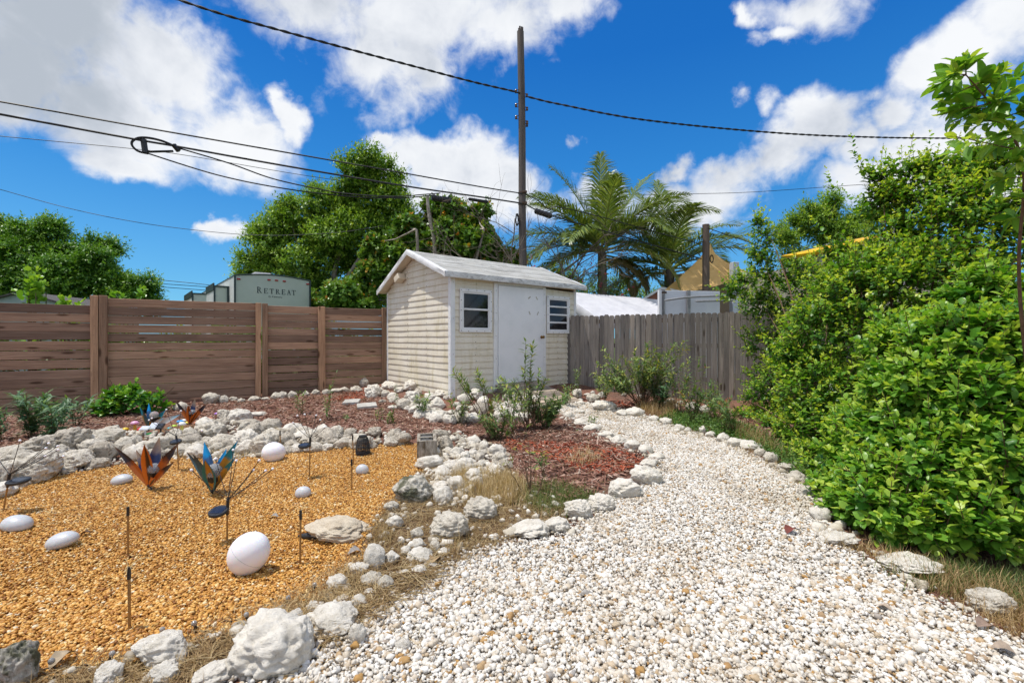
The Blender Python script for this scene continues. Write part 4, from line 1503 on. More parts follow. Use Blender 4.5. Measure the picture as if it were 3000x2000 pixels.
AG = {'orange': attrleaf('orange_leaf_paint', [(0, (.05, .025, .012)), (.3, (.10, .035, .01)), (.45, (.62, .16, .015)), (1, (.68, .19, .02))], 'e'),
      'rust': attrleaf('rust_leaf_paint', [(0, (.62, .16, .015)), (.5, (.50, .13, .02)), (.62, (.035, .025, .03)), (.8, (.05, .04, .045)), (1, (.30, .17, .10))], 't'),
      'navy': attrleaf('navy_leaf_paint', [(0, (.04, .03, .03)), (.15, (.018, .03, .085)), (.62, (.02, .035, .11)), (.78, (.30, .22, .17)), (1, (.36, .22, .13))], 't'),
      'teal': attrleaf('teal_leaf_paint', [(0, (.46, .22, .025)), (.42, (.44, .21, .03)), (.62, (.03, .17, .18)), (1, (.03, .20, .22))], 'e'),
      'blue': attrleaf('blue_leaf_paint', [(0, (.10, .16, .14)), (.35, (.06, .15, .28)), (.66, (.05, .13, .30)), (.72, (.01, .33, .70)), (1, (.01, .34, .72))], 't'),
      'ochre': attrleaf('ochre_leaf_paint', [(0, (.03, .13, .14)), (.25, (.35, .17, .03)), (.6, (.46, .24, .03)), (.68, (.02, .20, .24)), (.85, (.02, .22, .28)), (1, (.01, .33, .7))], 't'),
      'slate': attrleaf('slate_leaf_paint', [(0, (.42, .2, .03)), (.3, (.12, .14, .10)), (.6, (.07, .13, .14)), (1, (.06, .05, .045))], 't'),
      'pale': attrleaf('pale_leaf_paint', [(0, (.80, .76, .66)), (.7, (.82, .80, .74)), (.85, (.42, .68, .80)), (1, (.35, .62, .80))], 't')}


def glassmat():
    m, nt, out = newmat('crackle_glass')
    v = coords(nt)
    vo = N(nt, 'ShaderNodeTexVoronoi', Scale=45.0, feature='DISTANCE_TO_EDGE')
    nt.links.new(v, vo.inputs['Vector'])
    finish(nt, out, (.90, .93, .95), .06, 0, .6, vo.outputs['Distance'], .9, .01, **{'Transmission Weight': .75, 'IOR': 1.3})
    return m


MT['crackle'] = glassmat()


def blade(name, base, tip, width, mat, parent, bow=.10, face=None):
    """A sheet-metal leaf: folded along its midrib, broad in the middle, pointed."""
    base, tip = Vector(base), Vector(tip)
    ax = tip - base
    L = ax.length
    u = ax.normalized()
    w = u.cross(Vector((0, -1, 0)) if face is None else face)
    w = w.normalized() if w.length > .05 else Vector((1, 0, 0))
    nn_ = w.cross(u).normalized()
    n, cols = 12, (-1, -.5, 0, .5, 1)
    V, T, E = [], [], []
    outw = Vector((u.x, u.y, 0))
    for i in range(n + 1):
        t = i / n
        ww = .66 * width * (.30 + .70 * math.sin(PI * min(1, t / .48) / 2) ** 1.2) * (1 if t < .48 else max(0.001, math.cos((t - .48) / .52 * PI / 2)) ** 1.05) / 2
        c = base + ax * t - outw * bow * L * math.sin(PI * t) * .6
        for s in cols:
            V.append(c + w * s * ww - nn_ * (1 - abs(s)) * ww * .45 + nn_ * .0)
            T.append(t)
            E.append(abs(s))
    Fc = []
    for i in range(n):
        for j in range(4):
            a = i * 5 + j
            Fc.append((a, a + 1, a + 6, a + 5))
    k = len(V)
    V2 = [q - nn_ * .0015 for q in V]
    Fc += [(a + k, d + k, c + k, b_ + k) for a, b_, c, d in Fc]
    return np_mesh(name, np.array([tuple(q) for q in V + V2]), np.array(Fc), AG[mat], {'t': np.array(T + T), 'e': np.array(E + E)}, parent, True)


def agave(label, basepx, hubpx, leaves, globe, group):
    p = G(*basepx)
    root = thing('agave_ornament', label, 'garden ornament', p, 0, group)
    d = p.y
    hub = P(hubpx[0], hubpx[1], d) - p
    b = MB()
    b.tube([(0, 0, -.05), (hub.x * .5, 0, hub.z * .5), hub], .006, 8)
    b.ball(hub, .014, 10)
    b.build('stake', MT['black_plastic'], root, 40)
    for tx, ty, off, wpx, mk in leaves:
        tip = P(tx, ty, d + off) - p
        blade('leaf', hub + Vector(((tip.x - hub.x) * .04, off * .06, 0)), tip, wpx / F * d, mk, root)
    gx_, gy_, gr = globe
    c = P(gx_, gy_, d + .012) - p
    b = MB()
    b.ball(c, gr / F * d, 20)
    gl = b.build('globe', MT['crackle'], root, 60)
    b = MB()
    rr_ = gr / F * d
    b.lathe([(rr_ * .9, 0), (rr_ * .75, -rr_ * .5), (rr_ * .3, -rr_ * .9), (.006, -rr_ * 1.2)], 14, None, c - Vector((0, 0, rr_ * .55)))
    b.tube([c - Vector((0, 0, rr_ * 1.4)), hub], .006, 6)
    b.build('lamp_base', MT['black_plastic'], root, 40)
    return root


GA = 'solar agave ornaments'
agave('orange and navy metal agave ornament standing in the golden gravel', (450, 1440), (437, 1422),
      [(334, 1307, -.02, 34, 'rust'), (398, 1316, .10, 38, 'navy'), (422, 1301, -.06, 52, 'orange'), (467, 1279, .10, 56, 'navy'), (525, 1295, .00, 36, 'rust'), (512, 1351, -.12, 24, 'rust'), (455, 1400, -.14, 26, 'orange')], (452, 1373, 17), GA)
agave('teal and blue metal agave ornament standing in the golden gravel', (623, 1452), (622, 1437),
      [(546, 1322, .03, 26, 'slate'), (565, 1330, -.05, 34, 'slate'), (598, 1293, .09, 48, 'blue'), (600, 1347, -.13, 58, 'teal'), (663, 1314, .10, 44, 'blue'), (696, 1290, .02, 42, 'ochre'), (692, 1336, -.06, 26, 'ochre')], (629, 1381, 24), GA)
agave('pale and ochre metal agave ornament at the back, left of its orange neighbour', (436, 1266), (436, 1256),
      [(409, 1191, .0, 18, 'ochre'), (436, 1180, .08, 22, 'blue'), (484, 1202, .05, 28, 'ochre'), (418, 1204, -.06, 16, 'slate'), (481, 1222, -.02, 18, 'pale'), (528, 1214, .04, 26, 'pale'), (441, 1228, -.08, 18, 'teal')], (452, 1216, 12), GA)
agave('small orange metal agave ornament at the back, beside the board fence', (556, 1250), (556, 1240),
      [(513, 1172, .0, 18, 'rust'), (541, 1187, .07, 16, 'navy'), (551, 1186, -.05, 24, 'orange'), (572, 1165, .08, 24, 'navy'), (609, 1179, .02, 20, 'rust'), (582, 1201, -.06, 16, 'orange'), (553, 1217, -.08, 14, 'orange')], (563, 1208, 9), GA)


def firefly(label, base, hub0, hub1, tips, disc):
    p = G(*base)
    d = p.y
    root = thing('firefly_light', label, 'garden light', p, 0, 'solar firefly lights')
    h0, h1 = P(*hub0, d) - p, P(*hub1, d) - p
    b = MB()
    b.tube([(0, 0, -.06), h0], .0052, 8)
    b.build('stake', MT['bronze_rod'], root, 60)
    b = MB()
    b.tube([h0 - Vector((0, 0, .004)), h1], [.0085, .0095], 10)
    b.build('hub', MT['black_plastic'], root, 60)
    for i, (tx, ty) in enumerate(tips):
        off = R.uniform(-.12, .12)
        tip = P(tx, ty, d + off) - p
        mid = h1.lerp(tip, .5) + Vector((0, 0, -.018))
        pts = [h1.lerp(mid, t).lerp(mid.lerp(tip, t), t) for t in np.linspace(0, 1, 9)]
        b = MB()
        b.tube(pts, .0021, 6)
        b.tube([tip - (tip - mid).normalized() * .012, tip], [.0035, .005], 7)
        br = b.build('branch', MT['black_plastic'], root, 60)
        b = MB()
        b.ball(tip + (tip - mid).normalized() * .005, .0085, 10)
        b.build('bulb', MT['lamp_white'], br, 60)
    c = P(*disc[:2], d - .03) - p
    rr_ = disc[2] / F * d
    b = MB()
    rot = Matrix.Rotation(math.radians(disc[3]), 3, 'X')
    b.lathe([(.001, -.011), (rr_ * .85, -.011), (rr_, -.004), (rr_, .006), (rr_ * .94, .010), (.001, .010)], 24, rot, c)
    b.tube([c, (h0 + h1) / 2], .004, 6)
    pn = b.build('solar_panel', MT['black_plastic'], root, 40)
    b = MB()
    b.box(c + rot @ Vector((0, 0, .0105)), (rr_ * 1.3, rr_ * 1.1, .002), rot)
    b.build('cell', MT['solar_cell'], pn)


firefly('firefly light with eight white bulbs nearest the large egg lamp', (665, 1590), (666, 1505), (668, 1462), [(563, 1378), (632, 1346), (683, 1320), (692, 1351), (758, 1350), (741, 1378), (776, 1380), (797, 1374)], (640, 1498, 26, 16))
firefly('firefly light leaning at the left edge before the rock bank', (5, 1500), (22, 1425), (28, 1388), [(58, 1292), (141, 1300), (133, 1314), (167, 1308), (168, 1319), (130, 1337), (184, 1337), (-22, 1315)], (54, 1409, 27, 6))
firefly('firefly light with dark bare branches left of the black lantern', (906, 1400), (908, 1306), (909, 1284), [(872, 1219), (893, 1215), (938, 1231), (926, 1218), (952, 1252), (860, 1240)], (892, 1305, 17, 10))
firefly('firefly light rising before the small agaves on the bank', (524, 1380), (519, 1296), (516, 1276), [(488, 1201), (530, 1205), (438, 1231), (446, 1226), (590, 1262)], (515, 1294, 15, 14))


def spent_stake(label, px, ytop, ybase, straw=True):
    p = G(px, ybase)
    d = p.y
    root = thing('bronze_stake', label, 'garden stake', p, 0, 'bare bronze stakes in the gravel')
    top = P(px + R.uniform(-3, 3), ytop, d) - p
    b = MB()
    b.tube([(0, 0, -.05), top], .0055, 8)
    b.build('rod', MT['bronze_rod'], root, 60)
    b = MB()
    b.tube([top - Vector((0, 0, .045)), top + Vector((0, 0, .004))], .0072, 9)
    b.build('cap', MT['black_plastic'], root, 60)
    if straw:
        b = MB()
        for k in range(7):
            a = R.uniform(0, 2 * PI)
            l = R.uniform(.04, .12)
            q = [top + Vector((math.cos(a) * l * t * .8, math.sin(a) * l * t * .8, l * t * (1.0 - t * .9) + R.uniform(-.002, .002))) for t in np.linspace(0, 1, 6)]
            b.tube(q, .0007, 4)
        b.build('frayed_fibre', MT['straw_fibre'], root)


MT['straw_fibre'] = M('straw_fibre', (.62, .50, .26), (.50, .38, .18), 20, .7)
spent_stake('bronze stake with black cap, tall one nearest the bottom left', 380, 1663, 1852)
spent_stake('bronze stake with black cap behind the nearest one', 376, 1486, 1637)
spent_stake('bronze stake with black cap left of the tan slab', 879, 1496, 1660)
spent_stake('bronze stake with black cap left of the small pebble lamp', 1031, 1347, 1440, False)
spent_stake('bronze stake beside the black lantern', 1036, 1275, 1364, False)
spent_stake('bronze stake with frayed top at the rock bank right of the globe lamp', 823, 1262, 1330)

# black woven lantern
p = G(1063, 1333)
s = p.y / F
lan = thing('woven_lantern', 'small black woven solar lantern on the golden gravel', 'lantern', p)
w, h = 19 * s, 58 * s
b = MB()
b.lathe([(.001, h * .90), (w * .62, h * .90), (w * .64, h * .94), (w * .60, h), (w * .3, h * 1.01), (.001, h * 1.01)], 20)
b.build('lid', MT['black_plastic'], lan, 40)
b = MB()
prof = lambda t: w * (.62 + .42 * math.sin(PI * min(1, (1 - t) * .62 + .05) * .95) ** .9)
for k in range(22):
    a0 = 2 * PI * k / 22
    b.tube([(prof(t) * math.cos(a0), prof(t) * math.sin(a0), h * .9 * t) for t in np.linspace(0.02, 1, 9)], .0028, 5)
for t in np.linspace(.12, .95, 11):
    b.tube([(prof(t) * 1.02 * math.cos(a0), prof(t) * 1.02 * math.sin(a0), h * .9 * t) for a0 in np.linspace(0, 2 * PI, 25)], .0032, 5, cap=False)
b.build('weave', MT['black_plastic'], lan, 60)
b = MB()
b.lathe([(.001, .0), (w * .9, .0), (w * 1.04, h * .05), (w * 1.06, h * .14), (w * .98, h * .16), (.001, h * .10)], 20)
b.build('base', MT['black_plastic'], lan, 40)

# hollow concrete block
p = G(1240, 1347)
blk = thing('concrete_block', 'hollow grey concrete block beside the rock pile', 'concrete block', (p.x, p.y + .19, p.z), math.radians(11))
b = MB()
bw, bl, bh, tt = .196, .38, .19, .034
b.box((-bw / 2 + tt / 2, 0, bh / 2), (tt, bl, bh), bev=.004)
b.box((bw / 2 - tt / 2, 0, bh / 2), (tt, bl, bh), bev=.004)
for y in (-bl / 2 + tt / 2 + .001, 0, bl / 2 - tt / 2 - .001):
    b.box((0, y, bh / 2 - .0015), (bw - 2 * tt + .006, tt, bh - .003))
b.box((0, 0, .02), (bw - 2 * tt + .004, bl - .02, .03))
MT['block'] = mildewmat('stained_concrete', (.46, .42, .36), (.13, .10, .065), .40, .60, (6, 6, 1.2), 1.2, .95)
b.build('block_body', MT['block'], blk)
b = MB()
for y in (-.088, .088):
    b.box((0, y, bh - .035), (bw - 2 * tt - .012, .125, .03), bev=.008)
b.build('grit_filling', M('dark_grit', (.16, .16, .16), (.06, .06, .06), 90, .9, bump=.8), blk)

for px, py, w_, l_, r_, lb in ((1023, 1187, .26, .30, .2, 'grey concrete paver lying flat on mulch, left of two'), (1068, 1199, .30, .30, .35, 'grey concrete paver tilted on the mulch, right of two')):
    p = G(px, py)
    b = MB()
    b.box((0, 0, .025), (w_, l_, .05), bev=.006)
    o = b.build('paver', MT['concrete'])
    o.location = (p.x, p.y + .12, p.z + .015)
    o.rotation_euler = (.05, -.04, r_)
    tag(o, lb, 'paver', 'pavers on the mulch')

# bright little ornaments on the bank
def pl(name, c):
    return M(name, c, tuple(q * .85 for q in c), 8, .35, 0, .5, .02)


def mushroom(px, py, rpx, cap, stem, label, tall=True):
    p = G(px, py)
    s = p.y / F
    r = rpx * s
    root = thing('mushroom_ornament', label, 'garden ornament', p, 0, 'mushroom ornaments')
    hh = r * 2.0 if tall else r * .35
    b = MB()
    b.lathe([(r * .45, 0), (r * .34, hh * .5), (r * .3, hh)], 12)
    b.build('stem', pl('mushroom_stem_paint', stem), root, 60)
    b = MB()
    b.lathe([(.001, hh - r * .12), (r * .9, hh - r * .15), (r, hh), (r * .85, hh + r * .35), (r * .5, hh + r * .6), (.001, hh + r * .7)], 18)
    b.build('cap', pl('mushroom_cap_paint', cap), root, 60)


mushroom(395, 1262, 11, (.80, .42, .62), (.70, .48, .05), 'pink-capped mushroom ornament with yellow stem')
mushroom(533, 1264, 11, (.82, .82, .78), (.75, .70, .12), 'white-capped mushroom ornament with yellow stem')
mushroom(417, 1263, 13, (.72, .03, .04), (.6, .1, .05), 'low red-capped mushroom ornament beside the pink one', False)
mushroom(367, 1261, 9, (.85, .58, .03), (.75, .5, .05), 'low yellow mushroom ornament beside the perched boulder', False)
for px, py, rp_, c, lb in ((580, 1243, 10, (.85, .20, .05), 'orange-red glass pebble beside the small orange agave'), (598, 1245, 10, (.82, .25, .12), 'coral glass pebble right of the orange-red one'), (610, 1233, 12, (.85, .38, .25), 'salmon glass pebble on the pale rock'), (637, 1216, 8, (.36, .16, .62), 'purple glass pebble at the edge of the mulch'),
                           (528, 1239, 9, (.05, .35, .75), 'blue glass pebble in the ornament patch'), (497, 1259, 7, (.03, .42, .50), 'teal glass pebble in the ornament patch'), (511, 1252, 7, (.45, .72, .05), 'lime glass pebble in the ornament patch'), (506, 1268, 7, (.78, .10, .32), 'magenta glass pebble in the ornament patch'), (438, 1276, 8, (.08, .62, .16), 'green glass pebble below the white panels'),
                           (552, 1242, 8, (.80, .70, .05), 'yellow glass pebble in the ornament patch'), (540, 1236, 9, (.78, .74, .70), 'pale glass pebble in the ornament patch')):
    p = G(px, py)
    r = rp_ * p.y / F
    b = MB()
    b.lathe([(.001, -.2), (.8, -.2), (1, .1), (.8, .5), (.4, .68), (.001, .72)], 14, Matrix.Diagonal((r * 1.1, r, r * .8)), (0, 0, 0))
    o = b.build('glass_pebble', pl('glossy_glass_paint', c), None, 60)
    o.location = (p.x, p.y, p.z + .02)
    tag(o, lb, 'glass pebble', 'coloured glass pebbles')
for px, py, wpx, hpx, mt_, lb, rr_ in ((424, 1276, 24, 14, 'lamp_white', 'flat white solar panel lying before the red mushroom', .1), (449, 1271, 20, 18, 'lamp_white', 'white solar panel propped beside the flat one', .0), (469, 1270, 23, 16, 'black_plastic', 'black solar panel head on the rock bank', -.1)):
    p = G(px, py)
    s = p.y / F
    root = thing('solar_panel_head', lb, 'solar panel', (p.x, p.y, p.z + .05), rr_)
    rot = Matrix.Rotation(math.radians(42 if hpx > 15 else 25), 3, 'X')
    b = MB()
    b.box((0, 0, .04), (wpx * s, hpx * s * 1.3, .02), rot, bev=.006)
    b.tube([(0, .01, .035), (0, .01, -.08)], .008, 8)
    b.build('housing', MT[mt_], root)
    b = MB()
    b.box(rot @ Vector((0, 0, .0115)) + Vector((0, 0, .04)), (wpx * s * .8, hpx * s * 1.02, .002), rot)
    b.build('cell', MT['solar_cell'] if mt_ == 'black_plastic' else M('pale_solar_cell', (.62, .66, .72), (.5, .54, .6), 10, .15), root)

# string light along the near gravel edge
pts = catmull([(20, 1985), (80, 1978), (158, 1966), (240, 1960), (318, 1945), (400, 1915), (478, 1876), (580, 1852), (660, 1830), (728, 1824), (800, 1795), (843, 1776), (917, 1736), (960, 1715)], 8)
root = thing('string_light', 'thin black string light with small globes along the gravel edge', 'string light', G(478, 1876))
o0 = G(478, 1876)
b = MB()
b.tube([G(x, y) + Vector((R.gauss(0, .004), R.gauss(0, .004), .012 + .006 * math.sin(i * 1.3))) - o0 for i, (x, y) in enumerate(pts)], .0022, 5)
b.build('wire', MT['cable'], root)
clear = M('clear_bulb', (.55, .55, .54), (.42, .42, .42), 30, .12, 0, .6, .0, **{'Transmission Weight': .5})
for x, y in ((158, 1966), (318, 1945), (478, 1876), (580, 1852), (728, 1824), (843, 1776), (917, 1736)):
    q = G(x, y) - o0
    b = MB()
    lean = Vector((R.uniform(-.012, .012), R.uniform(-.01, .01), .032))
    b.tube([q, q + lean], .0062, 8)
    so_ = b.build('socket', MT['black_plastic'], root, 60)
    b = MB()
    b.ball(q + lean * 1.3, .0105, 12)
    b.build('bulb', clear, so_, 60)
p = G(920, 1582)
b = MB()
b.tube([(-.09, .0, .018), (-.04, -.015, .022), (.02, -.02, .024), (.07, -.01, .02), (.10, 0, .015)], [.008, .02, .022, .018, .006], 10)
o = b.build('black_tube', MT['black_plastic'], None, 50)
o.location = p + Vector((-.01, .02, 0))
tag(o, 'black plastic tube wedged under the tan slab', 'tube')
# ------------------------------------------------------------------ leaves
def nrm(a):
    return a / np.maximum(np.linalg.norm(a, axis=-1, keepdims=True), 1e-9)


# leaf outlines: along, across, lift
LEAF_OVAL = (np.array([(0, 0, 0), (.22, .26, .05), (.22, -.26, .05), (.25, 0, 0), (.55, .33, .07), (.55, -.33, .07), (.58, 0, 0.01), (.82, .20, .03), (.82, -.20, .03), (.84, 0, -.02), (1, 0, -.08)]),
             np.array([(0, 3, 1), (0, 2, 3), (3, 6, 4), (3, 4, 1), (3, 2, 5), (3, 5, 6), (6, 9, 7), (6, 7, 4), (6, 5, 8), (6, 8, 9), (9, 10, 7), (9, 8, 10)]))
LEAF_DIAMOND = (np.array([(0, 0, 0), (.45, .30, .06), (.45, -.30, .06), (.5, 0, 0), (1, 0, -.05)]), np.array([(0, 3, 1), (0, 2, 3), (3, 4, 1), (3, 2, 4)]))
LEAF_ROUND = (np.array([(0, 0, 0), (.2, .36, .05), (.2, -.36, .05), (.6, .46, .06), (.6, -.46, .06), (.5, 0, -.02), (.92, .22, 0), (.92, -.22, 0), (1, 0, -.02)]),
              np.array([(0, 5, 1), (0, 2, 5), (1, 5, 3), (2, 4, 5), (5, 6, 3), (5, 4, 7), (5, 8, 6), (5, 7, 8)]))
LEAF_LANCE = (np.array([(0, 0, 0), (.4, .14, .03), (.4, -.14, .03), (.42, 0, 0), (1, 0, -.14)]), np.array([(0, 3, 1), (0, 2, 3), (3, 4, 1), (3, 2, 4)]))


def leaves(pos, dr, up, ln, wid, v, shape):
    T, Fc = shape
    n = len(pos)
    x = nrm(dr)
    z = nrm(up - x * (up * x).sum(-1, keepdims=True) + 1e-6)
    y = np.cross(z, x)
    ln = np.broadcast_to(ln, (n,))
    wid = np.broadcast_to(wid, (n,))
    V = pos[:, None, :] + ln[:, None, None] * (T[None, :, 0:1] * x[:, None, :] + (T[None, :, 1:2] * wid[:, None, None]) * y[:, None, :] + T[None, :, 2:3] * z[:, None, :])
    Fa = (Fc[None] + (np.arange(n) * len(T))[:, None, None]).reshape(-1, 3)
    return V.reshape(-1, 3), Fa, np.repeat(v, len(T))


def sticks(a, b_, ra, rb):
    """Three-sided stems from a to b."""
    n = len(a)
    d = nrm(b_ - a)
    u = nrm(np.cross(d, np.array([.31, .77, .2])))
    w = np.cross(d, u)
    V = []
    for q, r in ((a, ra), (b_, rb)):
        r = np.broadcast_to(r, (n,))[:, None]
        for k in range(3):
            an = 2 * PI * k / 3
            V.append(q + (u * math.cos(an) + w * math.sin(an)) * r)
    V = np.stack(V, 1)
    Fc = np.array([(0, 1, 4), (0, 4, 3), (1, 2, 5), (1, 5, 4), (2, 0, 3), (2, 3, 5)])
    return V.reshape(-1, 3), (Fc[None] + (np.arange(n) * 6)[:, None, None]).reshape(-1, 3)


def join(parts):
    V, Fc, A, k = [], [], [], 0
    for q in parts:
        V.append(q[0])
        Fc.append(q[1] + k)
        A.append(q[2] if len(q) > 2 else np.full(len(q[0]), .5))
        k += len(q[0])
    return np.concatenate(V), np.concatenate(Fc), np.concatenate(A)


def sprays(o, d, L, K, ll, ratio, shape, young=.5, droop=.25, spread=62, vbase=.1, vvar=.35, per=2, rise=.55):
    """Leafy twigs: K whorls of leaves on each, growing smaller and yellower towards the tip."""
    n = len(o)
    d = nrm(d)
    u = nrm(np.cross(d, np.array([.12, .23, .97]) + NR.normal(0, .2, (n, 3))))
    w = np.cross(d, u)
    tone = NR.uniform(0, 1, n)
    out = []
    for k in range(K):
        t = (k + .7) / K
        for s in range(per):
            az = k * PI / 2 + s * 2 * PI / per + NR.normal(0, .35, n)
            side = u * np.cos(az)[:, None] + w * np.sin(az)[:, None]
            th = np.radians(np.clip(spread * (1.15 - .45 * t) + NR.normal(0, 12, n), 12, 100))
            ld = side * np.sin(th)[:, None] + d * np.cos(th)[:, None]
            ld[:, 2] -= droop * (1 - .6 * t)
            pos = o + d * (L * t)[:, None] + NR.normal(0, .004, (n, 3))
            up = d * .5 + np.array([0, 0, rise + .4]) + NR.normal(0, .28, (n, 3))
            ln = ll * (1.05 - .5 * t ** 2) * NR.uniform(.5, 1.3, n)
            v = np.clip(vbase + vvar * tone + young * t ** 2 * NR.uniform(.3, 1.1, n) + NR.normal(0, .06, n), 0, 1)
            out.append(leaves(pos, ld, up, ln, ratio * NR.uniform(.85, 1.15, n), v, shape))
    tipd = nrm(d + NR.normal(0, .15, (n, 3)))
    out.append(leaves(o + d * L[:, None], tipd, w + .3 * u, ll * .6 * NR.uniform(.6, 1.1, n), ratio * .8, np.clip(vbase + vvar * tone + young * .8, 0, 1), shape))
    return join(out)


def lobe_points(lobes, n, rng=(.55, 1.0), low=-.35, cull=None):
    """Points in the outer shell of a union of balls (centre, radii), with outward directions; sunk points are dropped."""
    c = np.array([q[0] for q in lobes], float)
    r = np.array([q[1] if hasattr(q[1], '__len__') else (q[1],) * 3 for q in lobes], float)
    wgt = (r[:, 0] * r[:, 2]) ** .9
    i = NR.choice(len(lobes), n, p=wgt / wgt.sum())
    d = nrm(NR.normal(size=(n, 3)))
    d[:, 2] = np.where(d[:, 2] < low, -d[:, 2] * .6, d[:, 2])
    f = rng[0] + (rng[1] - rng[0]) * NR.uniform(0, 1, n) ** .6
    p = c[i] + d * r[i] * f[:, None]
    deep = np.zeros(n, bool)
    for j in range(len(lobes)):
        q = np.linalg.norm((p - c[j]) / r[j], axis=1)
        deep |= (q < .55) & (i != j)
    k = ~deep
    if cull:
        s, th = cull
        val = np.array([noise.noise(Vector(q) * s) for q in p])
        k &= val > th
    return p[k], nrm(d[k] / r[i][k])


def shrub(name, label, cat, lobes, base, ntw, L, K, ll, ratio, shape, mat, stems=7, group=None, up=.45, inner=.35, leafkw=None, low=-.5, ground=True, stem_r=.018, twigmat='twig', cull=None, flowers=None, extra=None, shoots=None):
    """A bush or tree crown of leafy twigs on stems that fork out of the base."""
    base = Vector(base)
    root = thing(name, label, cat, base, 0, group)
    bo = np.array(base)
    p, d = lobe_points(lobes, ntw, (.72, 1.0), low, cull)
    p2, d2 = lobe_points(lobes, int(ntw * inner), (.25, .75), -.9)
    p, d = np.concatenate([p, p2]), np.concatenate([d, d2])
    d = nrm(d + np.array([0, 0, up]) + NR.normal(0, .35, d.shape))
    n = len(p)
    Ls = L * NR.uniform(.6, 1.25, n)
    if ground:
        zmin = hgt(p[:, 0], p[:, 1]) + .04
        p[:, 2] = np.maximum(p[:, 2], zmin + NR.uniform(0, .05, n))
    o = p - d * (Ls * .55)[:, None]
    V, Fc, A = sprays(o, d, Ls, K, ll, ratio, shape, **(leafkw or {}))
    parts = [(V, Fc, A)]
    if extra:
        eo, ed, eL, eK, el = extra
        parts.append(sprays(np.array(eo), np.array(ed), np.array(eL), eK, el, ratio, shape, **(leafkw or {})))
    if shoots:
        q, qd = lobe_points(lobes, shoots[0], (.9, 1.0), -.1)
        m_ = len(q)
        sd = nrm(qd * .8 + np.array([0, 0, 1.0]) + NR.normal(0, .25, (m_, 3)))
        sl_ = shoots[1] * NR.uniform(.5, 1.3, m_)
        parts.append(sprays(q - sd * .06, sd, sl_, 7, ll * .95, ratio, shape, **{**(leafkw or {}), 'vbase': .3}))
        b0 = sticks(q - sd * .06, q + sd * sl_[:, None], .004, .0015)
    V, Fc, A = join(parts)
    np_mesh('foliage', V - bo, Fc, mat, {'v': A}, root, True)
    SV_, SF_ = sticks(o, o + d * Ls[:, None], .0035 * max(1, L / .25), .0015)
    st = [(SV_, SF_)] + ([b0] if shoots else [])
    b = MB()
    cs = [q[0] for q in lobes]
    for k in range(stems):
        c = Vector(cs[k % len(cs)])
        a = base + Vector((R.uniform(-.12, .12), R.uniform(-.12, .12), -.05))
        end = c + Vector((R.uniform(-.2, .2), R.uniform(-.2, .2), R.uniform(0, .3)))
        mid = a.lerp(end, .45) + Vector((R.uniform(-.1, .1), R.uniform(-.1, .1), .12 * (end - a).length))
        ps = [a.lerp(mid, t).lerp(mid.lerp(end, t), t) for t in np.linspace(0, 1, 9)]
        b.tube([q - base for q in ps], [stem_r * (1 - .8 * t) for t in np.linspace(0, 1, 9)], 7)
    SV_, SF_, _ = join(st)
    b.add([tuple(q) for q in SV_ - bo], [tuple(f) for f in SF_])
    b.build('stems', MT[twigmat], root)
    if flowers:
        mt_, cnt, size = flowers
        q, qd = lobe_points(lobes, cnt, (.95, 1.08), .0)
        fl = []
        for i in range(len(q)):
            m_ = 26
            ax = qd[i] + np.array([0, 0, .8])
            t = NR.uniform(0, 1, m_)
            pp = q[i] + nrm(ax)[None] * (t * size)[:, None] + NR.normal(0, .012, (m_, 3)) * (1.2 - t)[:, None]
            fl.append(leaves(pp, NR.normal(size=(m_, 3)), NR.normal(size=(m_, 3)), .010 * np.ones(m_), 1.0, NR.uniform(0, 1, m_), LEAF_DIAMOND))
        V, Fc, A = join(fl)
        np_mesh('blossom', V - bo, Fc, mt_, {'v': A}, root)
    return root


